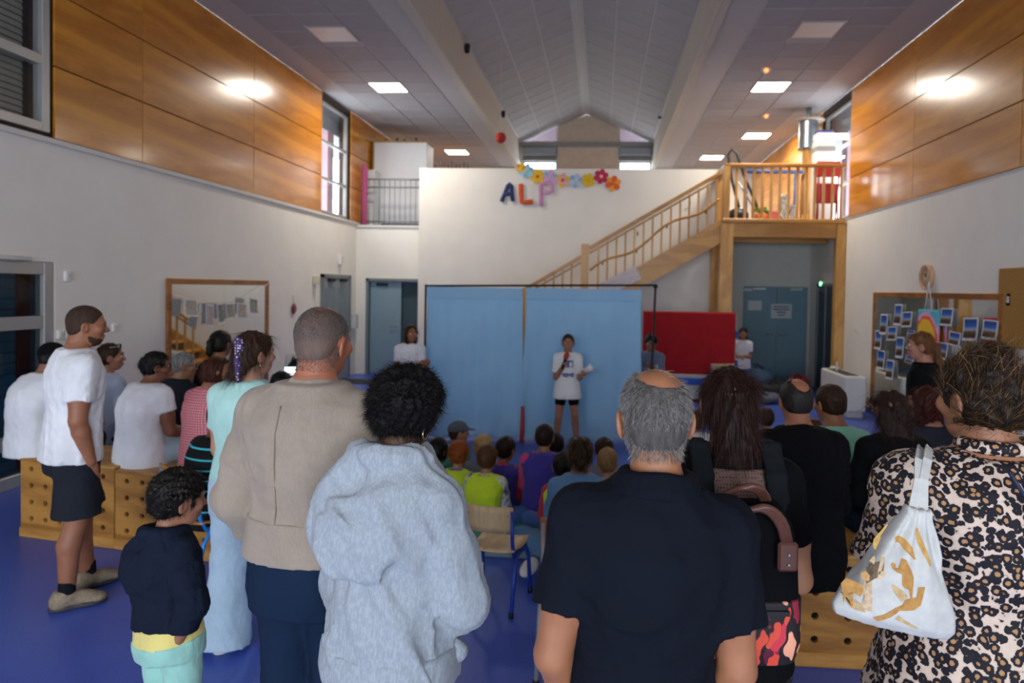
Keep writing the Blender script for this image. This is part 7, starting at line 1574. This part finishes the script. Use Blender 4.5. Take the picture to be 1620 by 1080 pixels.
# microphone, paper, phone
c = PG
hp = c['WR']['R'] + c['HD']['R'] * .055 * c['H'] * 1.0; d = nrm(c['q'](0, .45, -.3) + V(0, .04, -.02) - hp); w0 = world_pt(c, hp - d * .09); w1 = world_pt(c, hp + d * .1)
r_ = empty('microphone', w0, 0, 'black microphone with a red ball held by the girl on stage', 'microphone'); dd = (w1 - w0).normalized(); P = lambda s_: dd * s_
m_ = MB(); m_.tube([P(0), P(.13)], [.013, .017], 10); m_.build('handle', BLACK, r_); m_ = MB(); m_.tube([P(.125), P(.14), P(.17), P(.2), P(.215)], [.018, .028, .032, .028, .01], 12); m_.build('foam_ball', flat('#b03a2c', .9, bump=.3, bscale=300), r_)
wq = world_pt(c, c['WR']['L'] + c['HD']['L'] * .06)
r_ = empty('script_sheet', wq, math.radians(30), 'curled white script sheet in the girl hand on stage', 'paper')
vs = [(x * .05, .02 * math.sin(j * .9) , j * .025 - .02) for j in range(8) for x in (-1, 1)]
m_ = MB(); m_.add(vs, [(2 * j, 2 * j + 1, 2 * j + 3, 2 * j + 2) for j in range(7)], 0, True); o = m_.build('sheet', PAPER, r_); o.rotation_euler = (.5, .75, 0); o.modifiers.new('thick', 'SOLIDIFY').thickness = .0015
p0 = at(465, 587, Y=5.66)
r_ = empty('phone', p0, math.radians(12), 'phone with a lit screen filming the stage', 'phone')
m_ = MB(); m_.box((-.085, 0, -.042), (.085, .009, .042), bev=.006); m_.build('phone_body', BLACK, r_)
t = NT('phone_screen'); v = t.coord(); n1 = t.n('ShaderNodeTexNoise', i_Scale=45.0, i_Detail=2.0); t.l(v, n1.inputs[0]); s_ = t.n('ShaderNodeSeparateXYZ'); t.l(v, s_.inputs[0]); cc = t.mix(t.math('GREATER_THAN', s_.outputs[2], -.012), n1.outputs['Color'], srgb('#cfe4ee')); t.col(cc); t.l(cc, t.b.inputs['Emission Color']); t.b.inputs['Emission Strength'].default_value = 1.0; t.set(.2)
m_ = MB(); m_.box((-.08, -.001, -.038), (.08, .0, .038)); m_.build('screen', t.m, r_)
p0 = world_pt(PW, (PW['WR']['L'] + PW['HD']['L'] * .07)); r_ = empty('phone', p0, math.radians(50), 'small dark phone in the hand of the ponytail woman', 'phone'); m_ = MB(); m_.box((-.035, -.005, -.05), (.035, .004, .08), bev=.004); m_.build('phone_body', BLACK, r_); m_ = MB(); m_.box((-.031, -.0065, -.044), (.031, -.005, .074)); m_.build('screen', flat('#20242c', .1), r_)

# chairs under the second row and the striped child
for lab, cx_ in ROW2: school_chair((cx_['loc'][0] + .0, cx_['loc'][1], 0), cx_['rz'], 1.0, '#5a5f68', 'grey legged wooden school chair under ' + lab)
cx_ = STRIPE; school_chair((cx_['loc'][0], cx_['loc'][1] + .02, 0), cx_['rz'], .97, '#2d86d8', 'wooden school chair with bright blue legs under the striped top', wood('#a8722c', '#c08a3c', 1.4, 'Z', .45))
